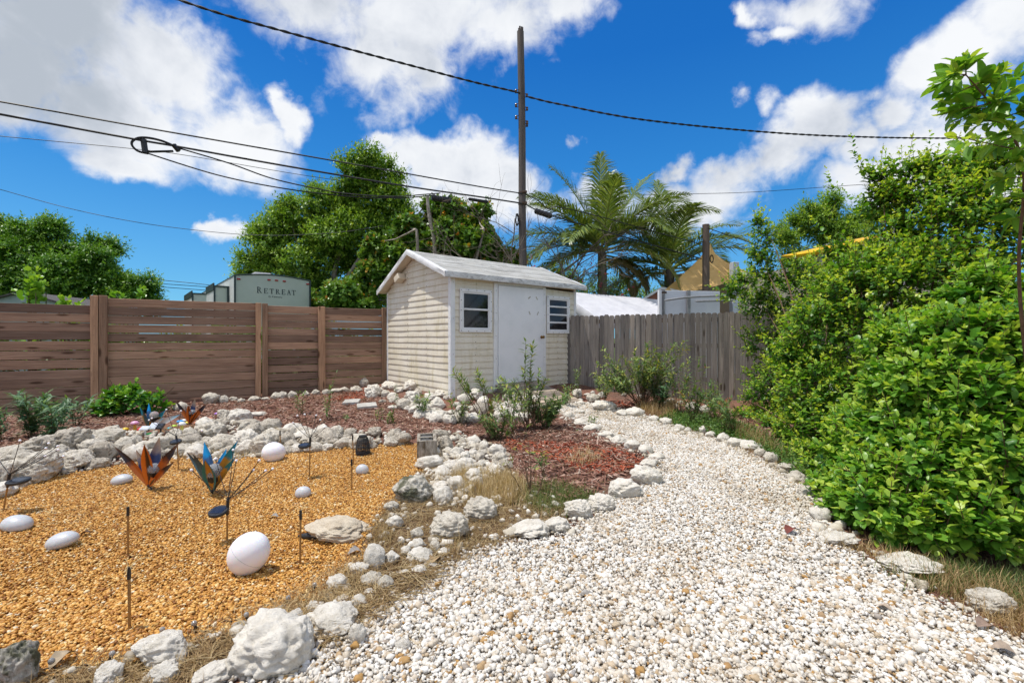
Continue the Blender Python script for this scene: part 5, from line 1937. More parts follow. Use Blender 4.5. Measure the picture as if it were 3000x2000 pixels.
LM = {
    'vitex': leafmat('hedge_leaf', [(0, (.018, .065, .010)), (.3, (.050, .150, .018)), (.55, (.13, .29, .028)), (.8, (.30, .46, .045)), (1, (.50, .58, .07))], .38, .36),
    'near': leafmat('near_hedge_leaf', [(0, (.024, .10, .012)), (.35, (.075, .225, .022)), (.65, (.18, .36, .04)), (1, (.44, .56, .08))], .36, .36),
    'tree': leafmat('tree_leaf', [(0, (.042, .105, .016)), (.4, (.125, .245, .03)), (.75, (.28, .42, .05)), (1, (.44, .52, .08))], .42, .28),
    'dark_tree': leafmat('dark_tree_leaf', [(0, (.028, .09, .014)), (.4, (.080, .20, .026)), (.75, (.18, .34, .042)), (1, (.31, .43, .06))], .42, .26),
    'grape': leafmat('seagrape_leaf', [(0, (.035, .095, .018)), (.5, (.11, .235, .034)), (.8, (.21, .33, .05)), (.93, (.22, .28, .05)), (.97, (.55, .30, .04)), (1, (.50, .16, .03))], .34, .2),
    'milk': leafmat('milkweed_leaf', [(0, (.055, .12, .035)), (.5, (.14, .235, .070)), (.85, (.28, .36, .09)), (1, (.42, .40, .07))], .5, .25),
    'milk_cool': leafmat('blue_green_leaf', [(0, (.045, .11, .052)), (.6, (.12, .225, .105)), (1, (.20, .32, .08))], .5, .22),
    'broad': leafmat('broad_leaf', [(0, (.022, .10, .014)), (.5, (.06, .21, .02)), (1, (.28, .46, .03))], .35, .28),
    'cover': leafmat('ground_cover_leaf', [(0, (.035, .09, .02)), (.6, (.10, .20, .035)), (1, (.25, .30, .06))], .5, .2),
    'clusia': leafmat('clusia_leaf', [(0, (.07, .20, .02)), (.5, (.17, .36, .035)), (1, (.40, .56, .07))], .28, .3),
    'palm': leafmat('palm_leaf', [(0, (.055, .105, .024)), (.4, (.15, .215, .045)), (.75, (.28, .33, .065)), (.9, (.30, .26, .10)), (1, (.42, .32, .19))], .38, .22),
    'flower': leafmat('lilac_flower', [(0, (.42, .40, .55)), (1, (.60, .58, .62))], .6, .2),
    'straw': leafmat('straw_blade', [(0, (.17, .095, .04)), (.4, (.36, .235, .105)), (.75, (.52, .39, .20)), (1, (.66, .54, .33))], .7, .2),
    'grass': leafmat('green_grass_blade', [(0, (.05, .085, .02)), (.6, (.13, .18, .04)), (1, (.32, .30, .10))], .6, .25),
    'boug': leafmat('bougainvillea', [(0, (.05, .11, .02)), (.6, (.16, .22, .03)), (.72, (.36, .34, .04)), (.8, (.55, .03, .10)), (1, (.60, .06, .16))], .5, .3),
}


def lob(*rows):
    """Crown balls given as column, row, radius in the photograph and metres from the eye."""
    out = []
    for px, py, rpx, d in rows:
        c = P(px, py, d)
        r = rpx / F * d
        out.append((tuple(c), (r, r, r)))
    return out


# ------------------------------------------------------------------ the hedge on the right
HK = dict(young=.8, droop=.18, vbase=.18, vvar=.38)
shrub('hedge_shrub', 'leafy green shrub at the far end of the hedge beside the picket fence', 'shrub',
      lob((2225, 900, 62, 7.6), (2250, 1010, 75, 7.3), (2270, 1130, 85, 7.0), (2290, 1230, 70, 6.7), (2330, 860, 95, 7.4), (2390, 1000, 130, 7.2), (2230, 800, 42, 7.5), (2225, 1180, 50, 6.9), (2400, 1150, 110, 6.8), (2420, 840, 100, 7.6), (2330, 800, 50, 7.4), (2240, 700, 40, 7.4), (2222, 650, 24, 7.4), (2150, 855, 40, 7.3), (2180, 830, 36, 7.3), (2230, 755, 40, 7.4), (2200, 1250, 40, 6.6), (2265, 1295, 46, 6.0), (2325, 1335, 50, 5.2)),
      G(2400, 1290), 1500, .24, 5, .062, .95, LEAF_OVAL, LM['vitex'], 12, None, .4, .35, dict(HK), shoots=(90, .30), flowers=(LM['flower'], 16, .14),
      extra=([P(2210, 690, 7.4), P(2222, 640, 7.4), P(2235, 700, 7.5), P(2120, 850, 7.3)], [(.05, 0, 1), (.03, 0, 1), (.3, 0, 1), (-1, 0, .25)], [.35, .36, .3, .3], 7, .055))
shrub('hedge_shrub', 'tall dark green shrub with lilac flower spikes in the middle of the hedge', 'shrub',
      lob((2480, 850, 90, 5.6), (2600, 800, 110, 5.5), (2650, 690, 80, 5.4), (2730, 610, 110, 5.3), (2850, 680, 150, 5.0), (2960, 720, 150, 4.8), (2450, 980, 140, 5.4), (2420, 1160, 130, 5.2), (2560, 880, 150, 5.2), (2700, 850, 170, 5.0), (2385, 1375, 55, 4.5), (2415, 1425, 50, 4.0), (2390, 1270, 90, 5.0), (2340, 1060, 80, 5.6), (2480, 1280, 100, 4.7), (2620, 580, 46, 5.5), (2730, 500, 50, 5.4), (2820, 530, 66, 5.2), (2650, 520, 60, 5.5), (2570, 600, 50, 5.6), (2870, 480, 60, 5.2), (2940, 490, 70, 5.0), (2560, 520, 30, 5.6), (2450, 740, 34, 5.6)),
      G(2640, 1330), 2900, .25, 5, .070, .92, LEAF_OVAL, LM['vitex'], 16, None, .4, .35, dict(HK), shoots=(170, .32), flowers=(LM['flower'], 44, .16),
      extra=([P(2560, 560, 5.6), P(2530, 510, 5.6), P(2505, 470, 5.6), P(2520, 620, 5.6), P(2470, 590, 5.6), P(2440, 560, 5.6), P(2590, 500, 5.5), P(2720, 460, 5.4), P(2600, 560, 5.6), P(2490, 660, 5.6), P(2450, 620, 5.6), P(2640, 540, 5.5), P(2420, 690, 5.6)], [(-.5, 0, .8), (-.5, 0, 1), (-.15, 0, 1), (-.6, 0, .8), (-.6, 0, .7), (-.3, 0, 1), (.1, 0, 1), (.05, 0, 1), (.1, 0, 1), (-.6, 0, .6), (-.5, 0, .6), (.2, 0, 1), (-.4, 0, .5)], [.34, .30, .32, .34, .32, .3, .25, .3, .3, .3, .3, .3, .3], 7, .068))
shrub('hedge_shrub', 'bright green shrub with large leaves nearest on the right edge of the path', 'shrub',
      lob((2640, 1290, 120, 3.1), (2700, 1150, 130, 3.1), (2790, 1020, 120, 3.1), (2640, 1020, 100, 3.6), (2840, 1180, 140, 2.9), (2900, 1350, 150, 2.7), (2740, 1390, 130, 2.75), (2570, 1420, 90, 2.95), (2500, 1480, 62, 2.95), (2600, 1510, 84, 2.7), (2720, 1530, 84, 2.6), (2840, 1530, 90, 2.5), (2960, 1530, 90, 2.5), (2500, 1350, 70, 3.4), (2560, 1250, 90, 3.5), (2960, 1000, 110, 3.0), (2900, 900, 110, 3.4), (2450, 1440, 50, 3.3), (3060, 1400, 130, 2.7), (3060, 1180, 130, 2.9)),
      G(2830, 1560), 2500, .18, 5, .074, 1.0, LEAF_OVAL, LM['near'], 12, None, .3, .35, dict(young=.6, droop=.25, vbase=.20, vvar=.42), low=-.7, stem_r=.013, shoots=(110, .26))
# branch reaching in at the upper right
bt = P(3010, 830, 2.35)
tips = [(2740, 250), (2830, 180), (2760, 290), (2850, 320), (2790, 360), (2940, 200), (2905, 330), (2860, 260), (2790, 215), (2770, 330), (2880, 235), (2930, 290), (2800, 400), (2980, 230), (2870, 350), (2960, 370), (2900, 430), (3010, 320), (2920, 520), (2990, 470), (3020, 560), (2820, 290), (3030, 420), (2960, 640), (3030, 700)]
eo, ed, eL = [], [], []
b = MB()
main = [P(3060, 1500, 2.6), P(3000, 1000, 2.45), P(2985, 760, 2.4), P(3000, 520, 2.3), P(2960, 380, 2.28), P(2890, 290, 2.26), P(2830, 220, 2.25)]
mp_ = [Vector(q) for q in catmull([tuple(q) for q in main], 6)]
root = thing('leafy_branch', 'yellow-green leafy branch rising along the right edge against the sky', 'branch', tuple(main[0]))
b.tube([q - main[0] for q in mp_], [.010 * (1 - .75 * i / (len(mp_) - 1)) for i in range(len(mp_))], 7)
for x, y in tips:
    t = P(x, y, R.uniform(2.15, 2.5))
    near = min(mp_, key=lambda q: (q - t).length + (0 if q.z < t.z else .2))
    st = near.lerp(t, .25)
    eo.append(tuple(st))
    ed.append(tuple((t - st)))
    eL.append((t - st).length)
    b.tube([near - main[0], st - main[0], t - main[0]], [.004, .003, .0015], 5)
b.build('stems', MT['twig'], root)
eo, ed, eL = np.array(eo), np.array(ed), np.array(eL)
V, Fc, A = join([sprays(eo, ed, eL, 6, .098, .64, LEAF_OVAL, young=.75, droop=.12, vbase=.42, vvar=.25, spread=55),
                 sprays(eo + nrm(ed) * (eL * .45)[:, None], nrm(ed) + NR.normal(0, .5, ed.shape), eL * .5, 4, .085, .64, LEAF_OVAL, young=.8, droop=.1, vbase=.25, vvar=.2)])
np_mesh('foliage', V - np.array(main[0]), Fc, LM['near'], {'v': A}, root, True)

# ------------------------------------------------------------------ trees and shrubs beyond the fences
def tree(name, label, rows, base, ntw, L, K, ll, ratio, shape, mat, trunks, bark, depthvar=.12, group=None, cull=None, cat='tree', inner=.3, seedn=6, kw=None, clump=.5):
    """Balls of the crown are broken into smaller clumps, limbs run out to them."""
    rr = random.Random(hash(label) % 1000 if False else len(label) * 7 + len(rows))
    lobes = []
    for px, py, rpx, d in rows:
        c = P(px, py, d)
        r = rpx / F * d
        for k in range(seedn):
            q = Vector((rr.gauss(0, 1), rr.gauss(0, 1), rr.gauss(0, .9))).normalized() * r * rr.uniform(.35, .72)
            s = r * rr.uniform(clump * .7, clump * 1.15)
            lobes.append((tuple(c + q), (s, s, s * rr.uniform(.65, .95))))
    base = Vector(base)
    root = thing(name, label, cat, base, 0, group)
    bo = np.array(base)
    p, d = lobe_points(lobes, ntw, (.5, 1.05), -.6, cull)
    p2, d2 = lobe_points(lobes, int(ntw * inner), (.1, .6), -.9)
    p, d = np.concatenate([p, p2]), np.concatenate([d, d2])
    n = len(p)
    d = nrm(d + np.array([0, 0, .25]) + NR.normal(0, .45, d.shape))
    Ls = L * NR.uniform(.6, 1.3, n)
    o = p - d * (Ls * .5)[:, None]
    V, Fc, A = sprays(o, d, Ls, K, ll, ratio, shape, **(kw or dict(young=.35, droop=.2, vbase=.15, vvar=.5)))
    np_mesh('crown', V - bo, Fc, mat, {'v': A}, root)
    b = MB()
    for pts, r0, r1 in trunks:
        w = [Vector(q) - base for q in catmull([tuple(q) for q in pts], 5)]
        m_ = len(w)
        b.tube([q + Vector((noise.noise(q * 1.3), noise.noise(q * 1.3 + Vector((9, 0, 0))), 0)) * r0 * .5 * (1 if i else 0) for i, q in enumerate(w)], [r0 + (r1 - r0) * i / (m_ - 1) for i in range(m_)], 9)
    hub = Vector(trunks[0][0][len(trunks[0][0]) // 2])
    for c, r in rr.sample(lobes, min(len(lobes), 26)):
        c = Vector(c)
        a = min((Vector(q) for pts, _, _ in trunks for q in pts[1:]), key=lambda q: (q - c).length)
        mid = a.lerp(c, .5) + Vector((0, 0, -.06 * (c - a).length))
        b.tube([a - base, mid - base, c - base], [trunks[0][2] * 1.0, trunks[0][2] * .6, .012], 6)
    b.build('trunk', bark, root, 60)
    return root


D = 21.0
tb = P(800, 1010, D)
tree('broadleaf_tree', 'tall broad green tree behind the trailer with a pale forked trunk',
     [(1060, 490, 75, D), (1120, 520, 66, D + .6), (1020, 560, 80, D), (1100, 600, 90, D), (1150, 640, 70, D + .5), (960, 600, 80, D - .3), (900, 640, 85, D - .4), (850, 600, 50, D - .5), (830, 680, 90, D - .5), (780, 720, 80, D - .6), (760, 790, 85, D - .6), (870, 760, 110, D - .8), (960, 700, 110, D - .6), (1060, 700, 100, D), (1120, 740, 90, D), (990, 820, 130, D + .4), (1100, 840, 110, D + .8), (880, 860, 100, D + .5), (720, 815, 40, D - .3), (800, 830, 70, D - .2), (1165, 560, 34, D), (1010, 640, 80, D - .6)],
     (tb.x + 2.1, tb.y, 0), 15000, .62, 4, .18, .85, LEAF_DIAMOND, LM['tree'],
     [([P(955, 1040, D), P(962, 900, D - .3), P(985, 780, D - .5), P(1020, 670, D - .5), P(1040, 560, D)], .17, .05), ([P(966, 880, D - .3), P(1030, 790, D - .8), P(1060, 740, D - .7)], .10, .04), ([P(960, 940, D - .2), P(1000, 860, D), P(1100, 760, D)], .09, .03), ([P(930, 1030, D), P(915, 860, D), P(880, 740, D - .5)], .10, .03), ([P(940, 1000, D), P(860, 800, D - .5), P(800, 720, D - .5)], .08, .03)],
     MT['bark_pale'], cull=(.9, -.32), clump=.55)
D = 24.0
tree('spreading_tree', 'wide dark green tree with feathery crown beyond the left fence',
     [(-60, 720, 100, D), (30, 700, 80, D), (120, 690, 70, D - .5), (100, 770, 110, D - .6), (200, 760, 90, D), (290, 750, 62, D + .5), (330, 800, 80, D), (390, 850, 72, D - .3), (230, 840, 110, D - 1), (40, 820, 120, D - .8), (320, 870, 80, D - .6), (440, 890, 44, D), (150, 665, 30, D), (0, 650, 32, D), (-150, 800, 120, D), (250, 700, 34, D)],
     P(150, 1000, D + .5) * 1.0, 13000, .75, 5, .22, .75, LEAF_DIAMOND, LM['dark_tree'],
     [([P(160, 1010, D), P(170, 900, D), P(120, 800, D), P(60, 740, D)], .22, .06), ([P(170, 920, D), P(230, 840, D), P(300, 800, D)], .12, .04), ([P(165, 940, D), P(320, 880, D), P(400, 860, D)], .10, .03)],
     MT['bark'], cull=(.8, -.30), clump=.5)
D = 16.5
tree('sea_grape_tree', 'round-leaved green tree with yellow spots just behind the shed roof',
     [(1450, 830, 70, D + .4), (1500, 840, 60, D + .5), (1350, 780, 80, D), (1280, 740, 80, D), (1300, 620, 60, D), (1240, 650, 64, D), (1380, 650, 70, D), (1180, 700, 70, D), (1330, 710, 90, D - .3), (1420, 700, 60, D), (1460, 760, 60, D), (1230, 770, 90, D - .3), (1130, 790, 80, D - .2), (1060, 870, 90, D), (1180, 860, 100, D), (1300, 820, 90, D), (1400, 810, 80, D), (1500, 770, 42, D + .3), (1110, 740, 44, D), (980, 880, 70, D + .4), (900, 890, 50, D + .6)],
     (P(1250, 1000, D).x, D, 0), 10500, .34, 4, .175, 1.0, LEAF_ROUND, LM['grape'],
     [([P(1255, 1050, D), P(1250, 860, D), P(1265, 700, D - .3), P(1258, 580, D - .3)], .11, .04), ([P(1260, 860, D - .9), P(1275, 730, D - 1.1), P(1258, 640, D - 1.1), P(1254, 575, D - 1.1)], .075, .05), ([P(1215, 880, D - 1), P(1222, 740, D - 1.1), P(1219, 672, D - 1.1)], .07, .04), ([P(1385, 790, D - 1.1), P(1405, 720, D - 1.1), P(1418, 672, D - 1.1)], .055, .03)],
     MT['bark_pale'], cull=(1.3, -.30), clump=.5, kw=dict(young=.30, droop=.1, vbase=.2, vvar=.55, spread=75))
D = 19.0
tree('far_tree', 'light green tree beyond the hedge against the right clouds',
     [(2360, 640, 60, D), (2440, 620, 60, D), (2310, 690, 50, D), (2400, 690, 80, D), (2500, 660, 70, D), (2560, 640, 60, D), (2330, 740, 60, D), (2450, 730, 80, D), (2590, 700, 80, D)],
     (P(2430, 1000, D).x, D, 0), 3800, .6, 4, .17, .75, LEAF_DIAMOND, LM['tree'],
     [([P(2430, 1000, D), P(2425, 850, D), P(2410, 740, D), P(2420, 660, D)], .14, .04)], MT['bark'], cull=(1.0, -.2), clump=.5)


def frond(root, crown, az, el, L, bend, n=66, dry=0.0, name='frond', hang=.5):
    t = np.linspace(0, 1, 26)
    pts = [np.zeros(3)]
    e = el
    for i in range(25):
        e = el - bend * (i / 25) ** 1.3
        pts.append(pts[-1] + np.array([math.cos(az) * math.cos(e), math.sin(az) * math.cos(e), math.sin(e)]) * L / 25)
    pts = np.array(pts)
    b = MB()
    b.cur = .7 if dry < .5 else .97
    b.tube([tuple(q + crown) for q in pts], [.035 * (1 - .9 * q) + .004 for q in t], 5)
    k = np.linspace(.14, 1, n)
    idx = np.clip((k * 25).astype(int), 0, 24)
    f = k * 25 - idx
    o = pts[idx] + (pts[np.minimum(idx + 1, 25)] - pts[idx]) * f[:, None]
    tang = nrm(pts[np.minimum(idx + 1, 25)] - pts[idx])
    side = nrm(np.cross(tang, np.array([0, 0, 1.0])))
    nor = np.cross(side, tang)
    ll = L * (.24 * np.sin(PI * (.12 + .84 * k)) + .04)
    parts = []
    for s in (-1, 1):
        dr = nrm(side * s * .8 + tang * (.55 + .5 * k)[:, None] + nor * .25 + NR.normal(0, .09, (n, 3)))
        a = o
        m1 = a + dr * (ll * .5)[:, None]
        dr2 = nrm(dr + np.array([0, 0, -hang]) + NR.normal(0, .12, (n, 3)))
        e2 = m1 + dr2 * (ll * .55)[:, None]
        w = nrm(np.cross(dr, nor)) * .025
        V = np.stack([a - w * .4, a + w * .4, m1 + w, m1 - w, e2], 1).reshape(-1, 3) + np.array(crown)
        base = (np.arange(n) * 5)[:, None]
        Fc = np.concatenate([base + np.array([[0, 1, 2]]), base + np.array([[0, 2, 3]]), base + np.array([[3, 2, 4]])])
        v = np.repeat(np.clip(NR.uniform(.1, .6, n) + dry + (NR.uniform(0, 1, n) > .9) * .25, 0, 1), 5)
        parts.append((V, Fc, v))
    sv = np.array(b.v)
    tri = []
    for q in b.f:
        for j in range(1, len(q) - 1):
            tri.append((q[0], q[j], q[j + 1]))
    parts.append((sv, np.array(tri), np.array(b.av)))
    V, Fc, A = join(parts)
    np_mesh(name, V, Fc, LM['palm'], {'v': A}, root)


def palm(label, px, crown_py, d, L, fr, seed, trunk_r=.16):
    rr = random.Random(seed)
    base = Vector(((px - CX) / F * d, d, 0))
    zc = CZ + (HY - crown_py) / F * d
    root = thing('coconut_palm', label, 'palm tree', base, 0, 'palms behind the shed')
    b = MB()
    b.tube([(.15 * math.sin(q * 2), 0, zc * q) for q in np.linspace(0, 1, 30)], [trunk_r * (1.25 - .35 * q) * (1 + .05 * (i % 2)) for i, q in enumerate(np.linspace(0, 1, 30))], 10)
    b.build('trunk', MT['bark'], root, 60)
    crown = np.array([.15 * math.sin(2), 0, zc])
    for az, el, ln, bend in fr:
        frond(root, crown + np.array([0, 0, rr.uniform(-.15, .15)]), math.radians(az), math.radians(el), L * ln, math.radians(bend), dry=.0 if rr.random() > .2 else .3, hang=rr.uniform(.3, .8))
    for k in range(4):
        frond(root, crown - np.array([0, 0, .2]), rr.uniform(0, 2 * PI), math.radians(5 - 30 * rr.random()), L * .6, math.radians(75), dry=.62, hang=1.2)
    return root


palm('large coconut palm right of the utility pole with upright fronds', 1752, 740, 16.0, 3.6,
     [(165, 74, 1.05, 32), (140, 60, 1.0, 45), (60, 80, .95, 18), (20, 68, 1.05, 30), (-10, 40, 1.15, 55), (178, 38, 1.05, 80), (195, 18, .95, 85), (210, 50, .95, 60), (-30, 10, .9, 90), (240, 30, .9, 80), (300, 35, .9, 80), (100, 40, .9, 70), (185, -5, .9, 60), (-5, -10, .85, 60), (270, 60, .9, 60), (330, 55, .95, 60), (172, 60, .9, 40), (85, 86, 1.0, 12), (150, 5, .95, 70), (30, 25, 1.0, 80), (190, 60, 1.0, 70), (350, 20, .95, 95), (215, 25, .9, 90), (120, 20, .9, 80), (45, 55, 1.0, 75), (0, 62, 1.05, 70), (160, 30, 1.0, 95)], 3)
palm('smaller coconut palm left of the yellow shade sail', 1950, 790, 17.5, 3.7,
     [(150, 66, 1.0, 50), (95, 82, 1.05, 25), (50, 70, 1.0, 40), (15, 55, 1.05, 60), (178, 45, 1.0, 75), (190, 20, .95, 80), (-20, 40, 1.0, 90), (-5, 38, 1.2, 45), (10, 5, .95, 70), (220, 50, .9, 70), (270, 60, .9, 70), (310, 40, .9, 80), (170, 0, .9, 60), (120, 75, 1.0, 30), (20, 30, .9, 70), (185, 58, 1.0, 70), (355, 15, .95, 90), (60, 60, 1.0, 60), (200, 5, .9, 80), (30, 45, 1.0, 80), (165, 25, 1.0, 95)], 5, .2)

# bare tree tangled with bougainvillea between pole and palm
bb = Vector((P(1590, 900, 14.8).x, 14.8, 0))
root = thing('bare_tree', 'bare twiggy tree with pink bougainvillea between utility pole and palm', 'tree', bb)
b = MB()
rr = random.Random(4)
tipsB = []


def grow(p, d, L, r, lev):
    n = 5
    q = [p]
    for i in range(n):
        d = (d + Vector((rr.gauss(0, .16), rr.gauss(0, .16), rr.gauss(.02, .12)))).normalized()
        q.append(q[-1] + d * L / n)
    b.tube(q, [r * (1 - .55 * i / n) for i in range(n + 1)], 5 if lev > 1 else 8, cap=False)
    tipsB.append(q[-1])
    if lev < 4:
        for k in range(4 if lev < 3 else 3):
            s = q[rr.randint(2, n)]
            nd = (d + Vector((rr.gauss(0, .75), rr.gauss(0, .75), rr.gauss(.15, .45)))).normalized()
            grow(s, nd, L * rr.uniform(.5, .75), r * .5, lev + 1)


grow(Vector((0, 0, 0)), Vector((.02, 0, 1)), 3.4, .075, 0)
grow(Vector((-.3, .3, 0)), Vector((-.12, 0, 1)), 3.2, .06, 0)
grow(Vector((1.4, .2, 0)), Vector((.1, 0, 1)), 2.8, .05, 0)
b.build('branches', MT['bark'], root)
lo_ = lob((1560, 780, 40, 14.8), (1570, 850, 60, 14.8), (1620, 840, 60, 14.9), (1700, 850, 60, 14.9), (1720, 790, 40, 14.9), (1790, 860, 50, 15.0), (1770, 800, 36, 15), (1650, 880, 70, 14.9))
p_, d_ = lobe_points(lo_, 420, (.3, 1.0), -.9)
V, Fc, A = sprays(p_, d_, .3 * np.ones(len(p_)), 4, .085, .9, LEAF_DIAMOND, young=.15, vbase=.15, vvar=.7)
np_mesh('flowering_vine', V - np.array(bb), Fc, LM['boug'], {'v': A}, root)

for i, (rows, lb) in enumerate(((((1600, 850, 50, 21), (1660, 830, 45, 21), (1640, 890, 50, 21)), 'dense green shrub between utility pole and the large palm, beyond the roof'), (((1740, 870, 50, 22), (1800, 850, 45, 22), (1850, 880, 50, 22), (1700, 900, 50, 22)), 'dense green shrub under the large palm behind the tarp'), (((1900, 880, 40, 24), (1960, 870, 45, 24), (2010, 850, 40, 24), (2060, 880, 50, 24)), 'dense green shrub under the smaller palm behind the gable'))):
    L_ = [(c, (r[0] * 1.1, r[1], r[2])) for c, r in lob(*rows)]
    c0 = L_[0][0]
    shrub('background_shrub', lb, 'shrub', L_, (c0[0], c0[1], 0), 520, .5, 4, .17, .7, LEAF_DIAMOND, LM['tree'], 5, 'shrubs under the palms', ground=False, low=-.9, stem_r=.05)

# greenery right behind the board fence, seen over it and through its gaps
for i, (t0, t1, hh) in enumerate(((-5.4, -3.9, 1.45), (-3.7, -2.4, 1.5), (-2.2, -.9, 1.4), (-.7, .6, 1.5), (.7, 2.2, 1.5))):
    q = [Vector((FA[0] + FD[0] * t - FD[1] * .75, FA[1] + FD[1] * t + FD[0] * .75, 0)) for t in (t0, (t0 + t1) / 2, t1)]
    shrub('fence_shrub', 'light green shrub showing through the board fence gaps, %s from the left' % ORD[i], 'shrub', [((a.x, a.y, z), (.5, .38, .42)) for a in q for z in (.35, .75, hh - .4)], (q[1].x, q[1].y, 0), 330, .22, 4, .10, .9, LEAF_ROUND, LM['clusia'], 4, 'shrubs behind the board fence', ground=False, low=-.9)
for i, (px, py, rp_, n_, lb) in enumerate(((85, 850, 44, 22, 'round-leaved clusia top rising above the left fence, tallest of three'), (195, 875, 26, 10, 'small round-leaved clusia top beside the tallest one'), (385, 868, 26, 8, 'round-leaved clusia top right of the double fence post'))):
    k = (px - CX) / F
    t = tpx(px)
    d = FA[1] + FD[1] * t + .35
    c = P(px, py, d)
    o_ = np.array([tuple(c - Vector((0, 0, .25))) for _ in range(n_ // 2)]) + NR.normal(0, .06, (n_ // 2, 3))
    root = thing('clusia_plant', lb, 'plant', (c.x, c.y, 0))
    L_ = rp_ / F * d
    dd = np.array([0, 0, 1.0]) + NR.normal(0, .28, (n_ // 2, 3))
    V, Fc, A = sprays(o_, dd, L_ * 1.9 * NR.uniform(.6, 1.1, n_ // 2) + .08, 5, .125, .95, LEAF_ROUND, young=.4, droop=-.15, vbase=.35, vvar=.3, spread=52)
    bo = np.array((c.x, c.y, 0))
    np_mesh('foliage', V - bo, Fc, LM['clusia'], {'v': A}, root, True)
    b = MB()
    for q in o_:
        b.tube([(0, 0, 0), (q[0] - c.x, q[1] - c.y, q[2]), (q[0] - c.x, q[1] - c.y, q[2] + L_)], [.015, .009, .005], 6)
    b.build('stem', MT['twig_green'], root)
# ------------------------------------------------------------------ milkweeds and other plants in the beds
def herb(name, label, px, py, stems, leaf, lmat='milk', cat='plant', group=None, bare=.3, ratio=1.0, shape=LEAF_LANCE, young=.3, dens=.028, smat='twig_green', flower=None, r=.004, spread=55, per=2):
    """Upright stems from one root; leaves on the upper part. stems: tip column, tip row, depth offset."""
    p = G(px, py)
    leaf, dens, ratio = leaf * 1.22, dens * .66, ratio * .86
    root = thing(name, label, cat, p, 0, group)
    b = MB()
    O, Dr, Ls, Ks = [], [], [], []
    for tx, ty, off in stems:
        tip = P(tx, ty, p.y + off)
        a = p + Vector((R.uniform(-.04, .04), R.uniform(-.03, .03), -.02))
        mid = a.lerp(tip, .5) + Vector((R.gauss(0, .035), R.gauss(0, .03), .09 * (tip - a).length))
        pts = [a.lerp(mid, t).lerp(mid.lerp(tip, t), t) + Vector((R.gauss(0, .004), R.gauss(0, .004), 0)) for t in np.linspace(0, 1, 10)]
        b.tube([q - p for q in pts], [r * (1 - .65 * i / 9) for i in range(10)], 5, cap=False)
        for i in range(9):
            if i / 9 >= bare:
                O.append(tuple(pts[i]))
                Dr.append(tuple(pts[i + 1] - pts[i]))
                Ls.append((pts[i + 1] - pts[i]).length)
                Ks.append(i / 9)
    b.build('stems', MT[smat], root)
    O, Dr, Ls, Ks = np.array(O), np.array(Dr), np.array(Ls), np.array(Ks)
    n_ = max(1, int(round(Ls.mean() / dens)))
    out = []
    tone = .2
    for k in range(n_):
        for s in range(per):
            az = NR.uniform(0, 2 * PI, len(O))
            d = nrm(Dr)
            u = nrm(np.cross(d, np.array([.3, .6, .2])))
            w = np.cross(d, u)
            side = u * np.cos(az)[:, None] + w * np.sin(az)[:, None]
            th = np.radians(NR.normal(spread, 14, len(O)))
            ld = side * np.sin(th)[:, None] + d * np.cos(th)[:, None]
            ld[:, 2] -= .15
            pos = O + Dr * ((k + NR.uniform(0, 1, len(O))) / n_)[:, None]
            out.append(leaves(pos, ld, d + np.array([0, 0, .8]) + NR.normal(0, .3, O.shape), leaf * NR.uniform(.55, 1.15, len(O)), ratio, np.clip(NR.uniform(0, .7, len(O)) + young * Ks * NR.uniform(0, 1, len(O)) + (NR.uniform(0, 1, len(O)) > .95) * .5, 0, 1), shape))
    V, Fc, A = join(out)
    np_mesh('leaf_sprays', V - np.array(p), Fc, LM[lmat], {'v': A}, root, True)
    if flower:
        fl = []
        for tx, ty, off in stems:
            if R.random() < flower[1]:
                t = np.array(P(tx, ty, p.y + off))
                fl.append(leaves(t + NR.normal(0, .012, (14, 3)), NR.normal(size=(14, 3)), NR.normal(size=(14, 3)), .014 * np.ones(14), 1.0, NR.uniform(0, 1, 14), LEAF_DIAMOND))
        if fl:
            V, Fc, A = join(fl)
            np_mesh('blossom', V - np.array(p), Fc, flower[0], {'v': A}, root)
    return root


def fan(px, py, n, w, h, dep=.12, hv=.25):
    return [(px + R.uniform(-w, w), py - h * R.uniform(1 - hv, 1.0), R.uniform(-dep, dep)) for _ in range(n)]


ORF = leafmat('orange_blossom', [(0, (.70, .10, .02)), (1, (.75, .30, .03))], .6, .2)
K = 'leafy plants by the board fence'
herb('milkweed', 'narrow-leaved green plant cut by the left edge at the fence', 6, 1292, fan(0, 1292, 6, 34, 100), .085, 'milk_cool', group=K, bare=.12)
herb('milkweed', 'bushy narrow-leaved plant before the leftmost fence panel, tallest shoots', 92, 1282, fan(88, 1282, 11, 62, 135, .2), .10, 'milk_cool', group=K, bare=.10)
herb('milkweed', 'bushy narrow-leaved plant with crossing shoots in the middle of the left group', 160, 1290, fan(160, 1290, 10, 50, 120, .2), .10, 'milk_cool', group=K, bare=.10)
herb('milkweed', 'leafy plant closest to the double fence post', 222, 1250, fan(232, 1250, 6, 38, 85, .15), .095, 'milk_cool', group=K, bare=.15)
pb_ = G(390, 1215)
shrub('low_shrub', 'low bright green broad-leaved shrub right of the double fence post', 'shrub', lob((310, 1200, 34, pb_.y), (350, 1180, 40, pb_.y), (400, 1185, 48, pb_.y), (450, 1185, 36, pb_.y + .1), (380, 1160, 32, pb_.y + .1), (330, 1165, 22, pb_.y)), pb_, 120, .16, 4, .105, 1.05, LEAF_OVAL, LM['broad'], 6, None, .6, .2, dict(young=.6, droop=.1, vbase=.2, vvar=.3))
K = 'thin milkweed shoots on the mulch'
herb('milkweed', 'thin milkweed shoot left of the taller dry-topped one', 886, 1216, [(880, 1150, 0), (893, 1148, .05), (872, 1175, 0)], .075, group=K, bare=.2, dens=.03)
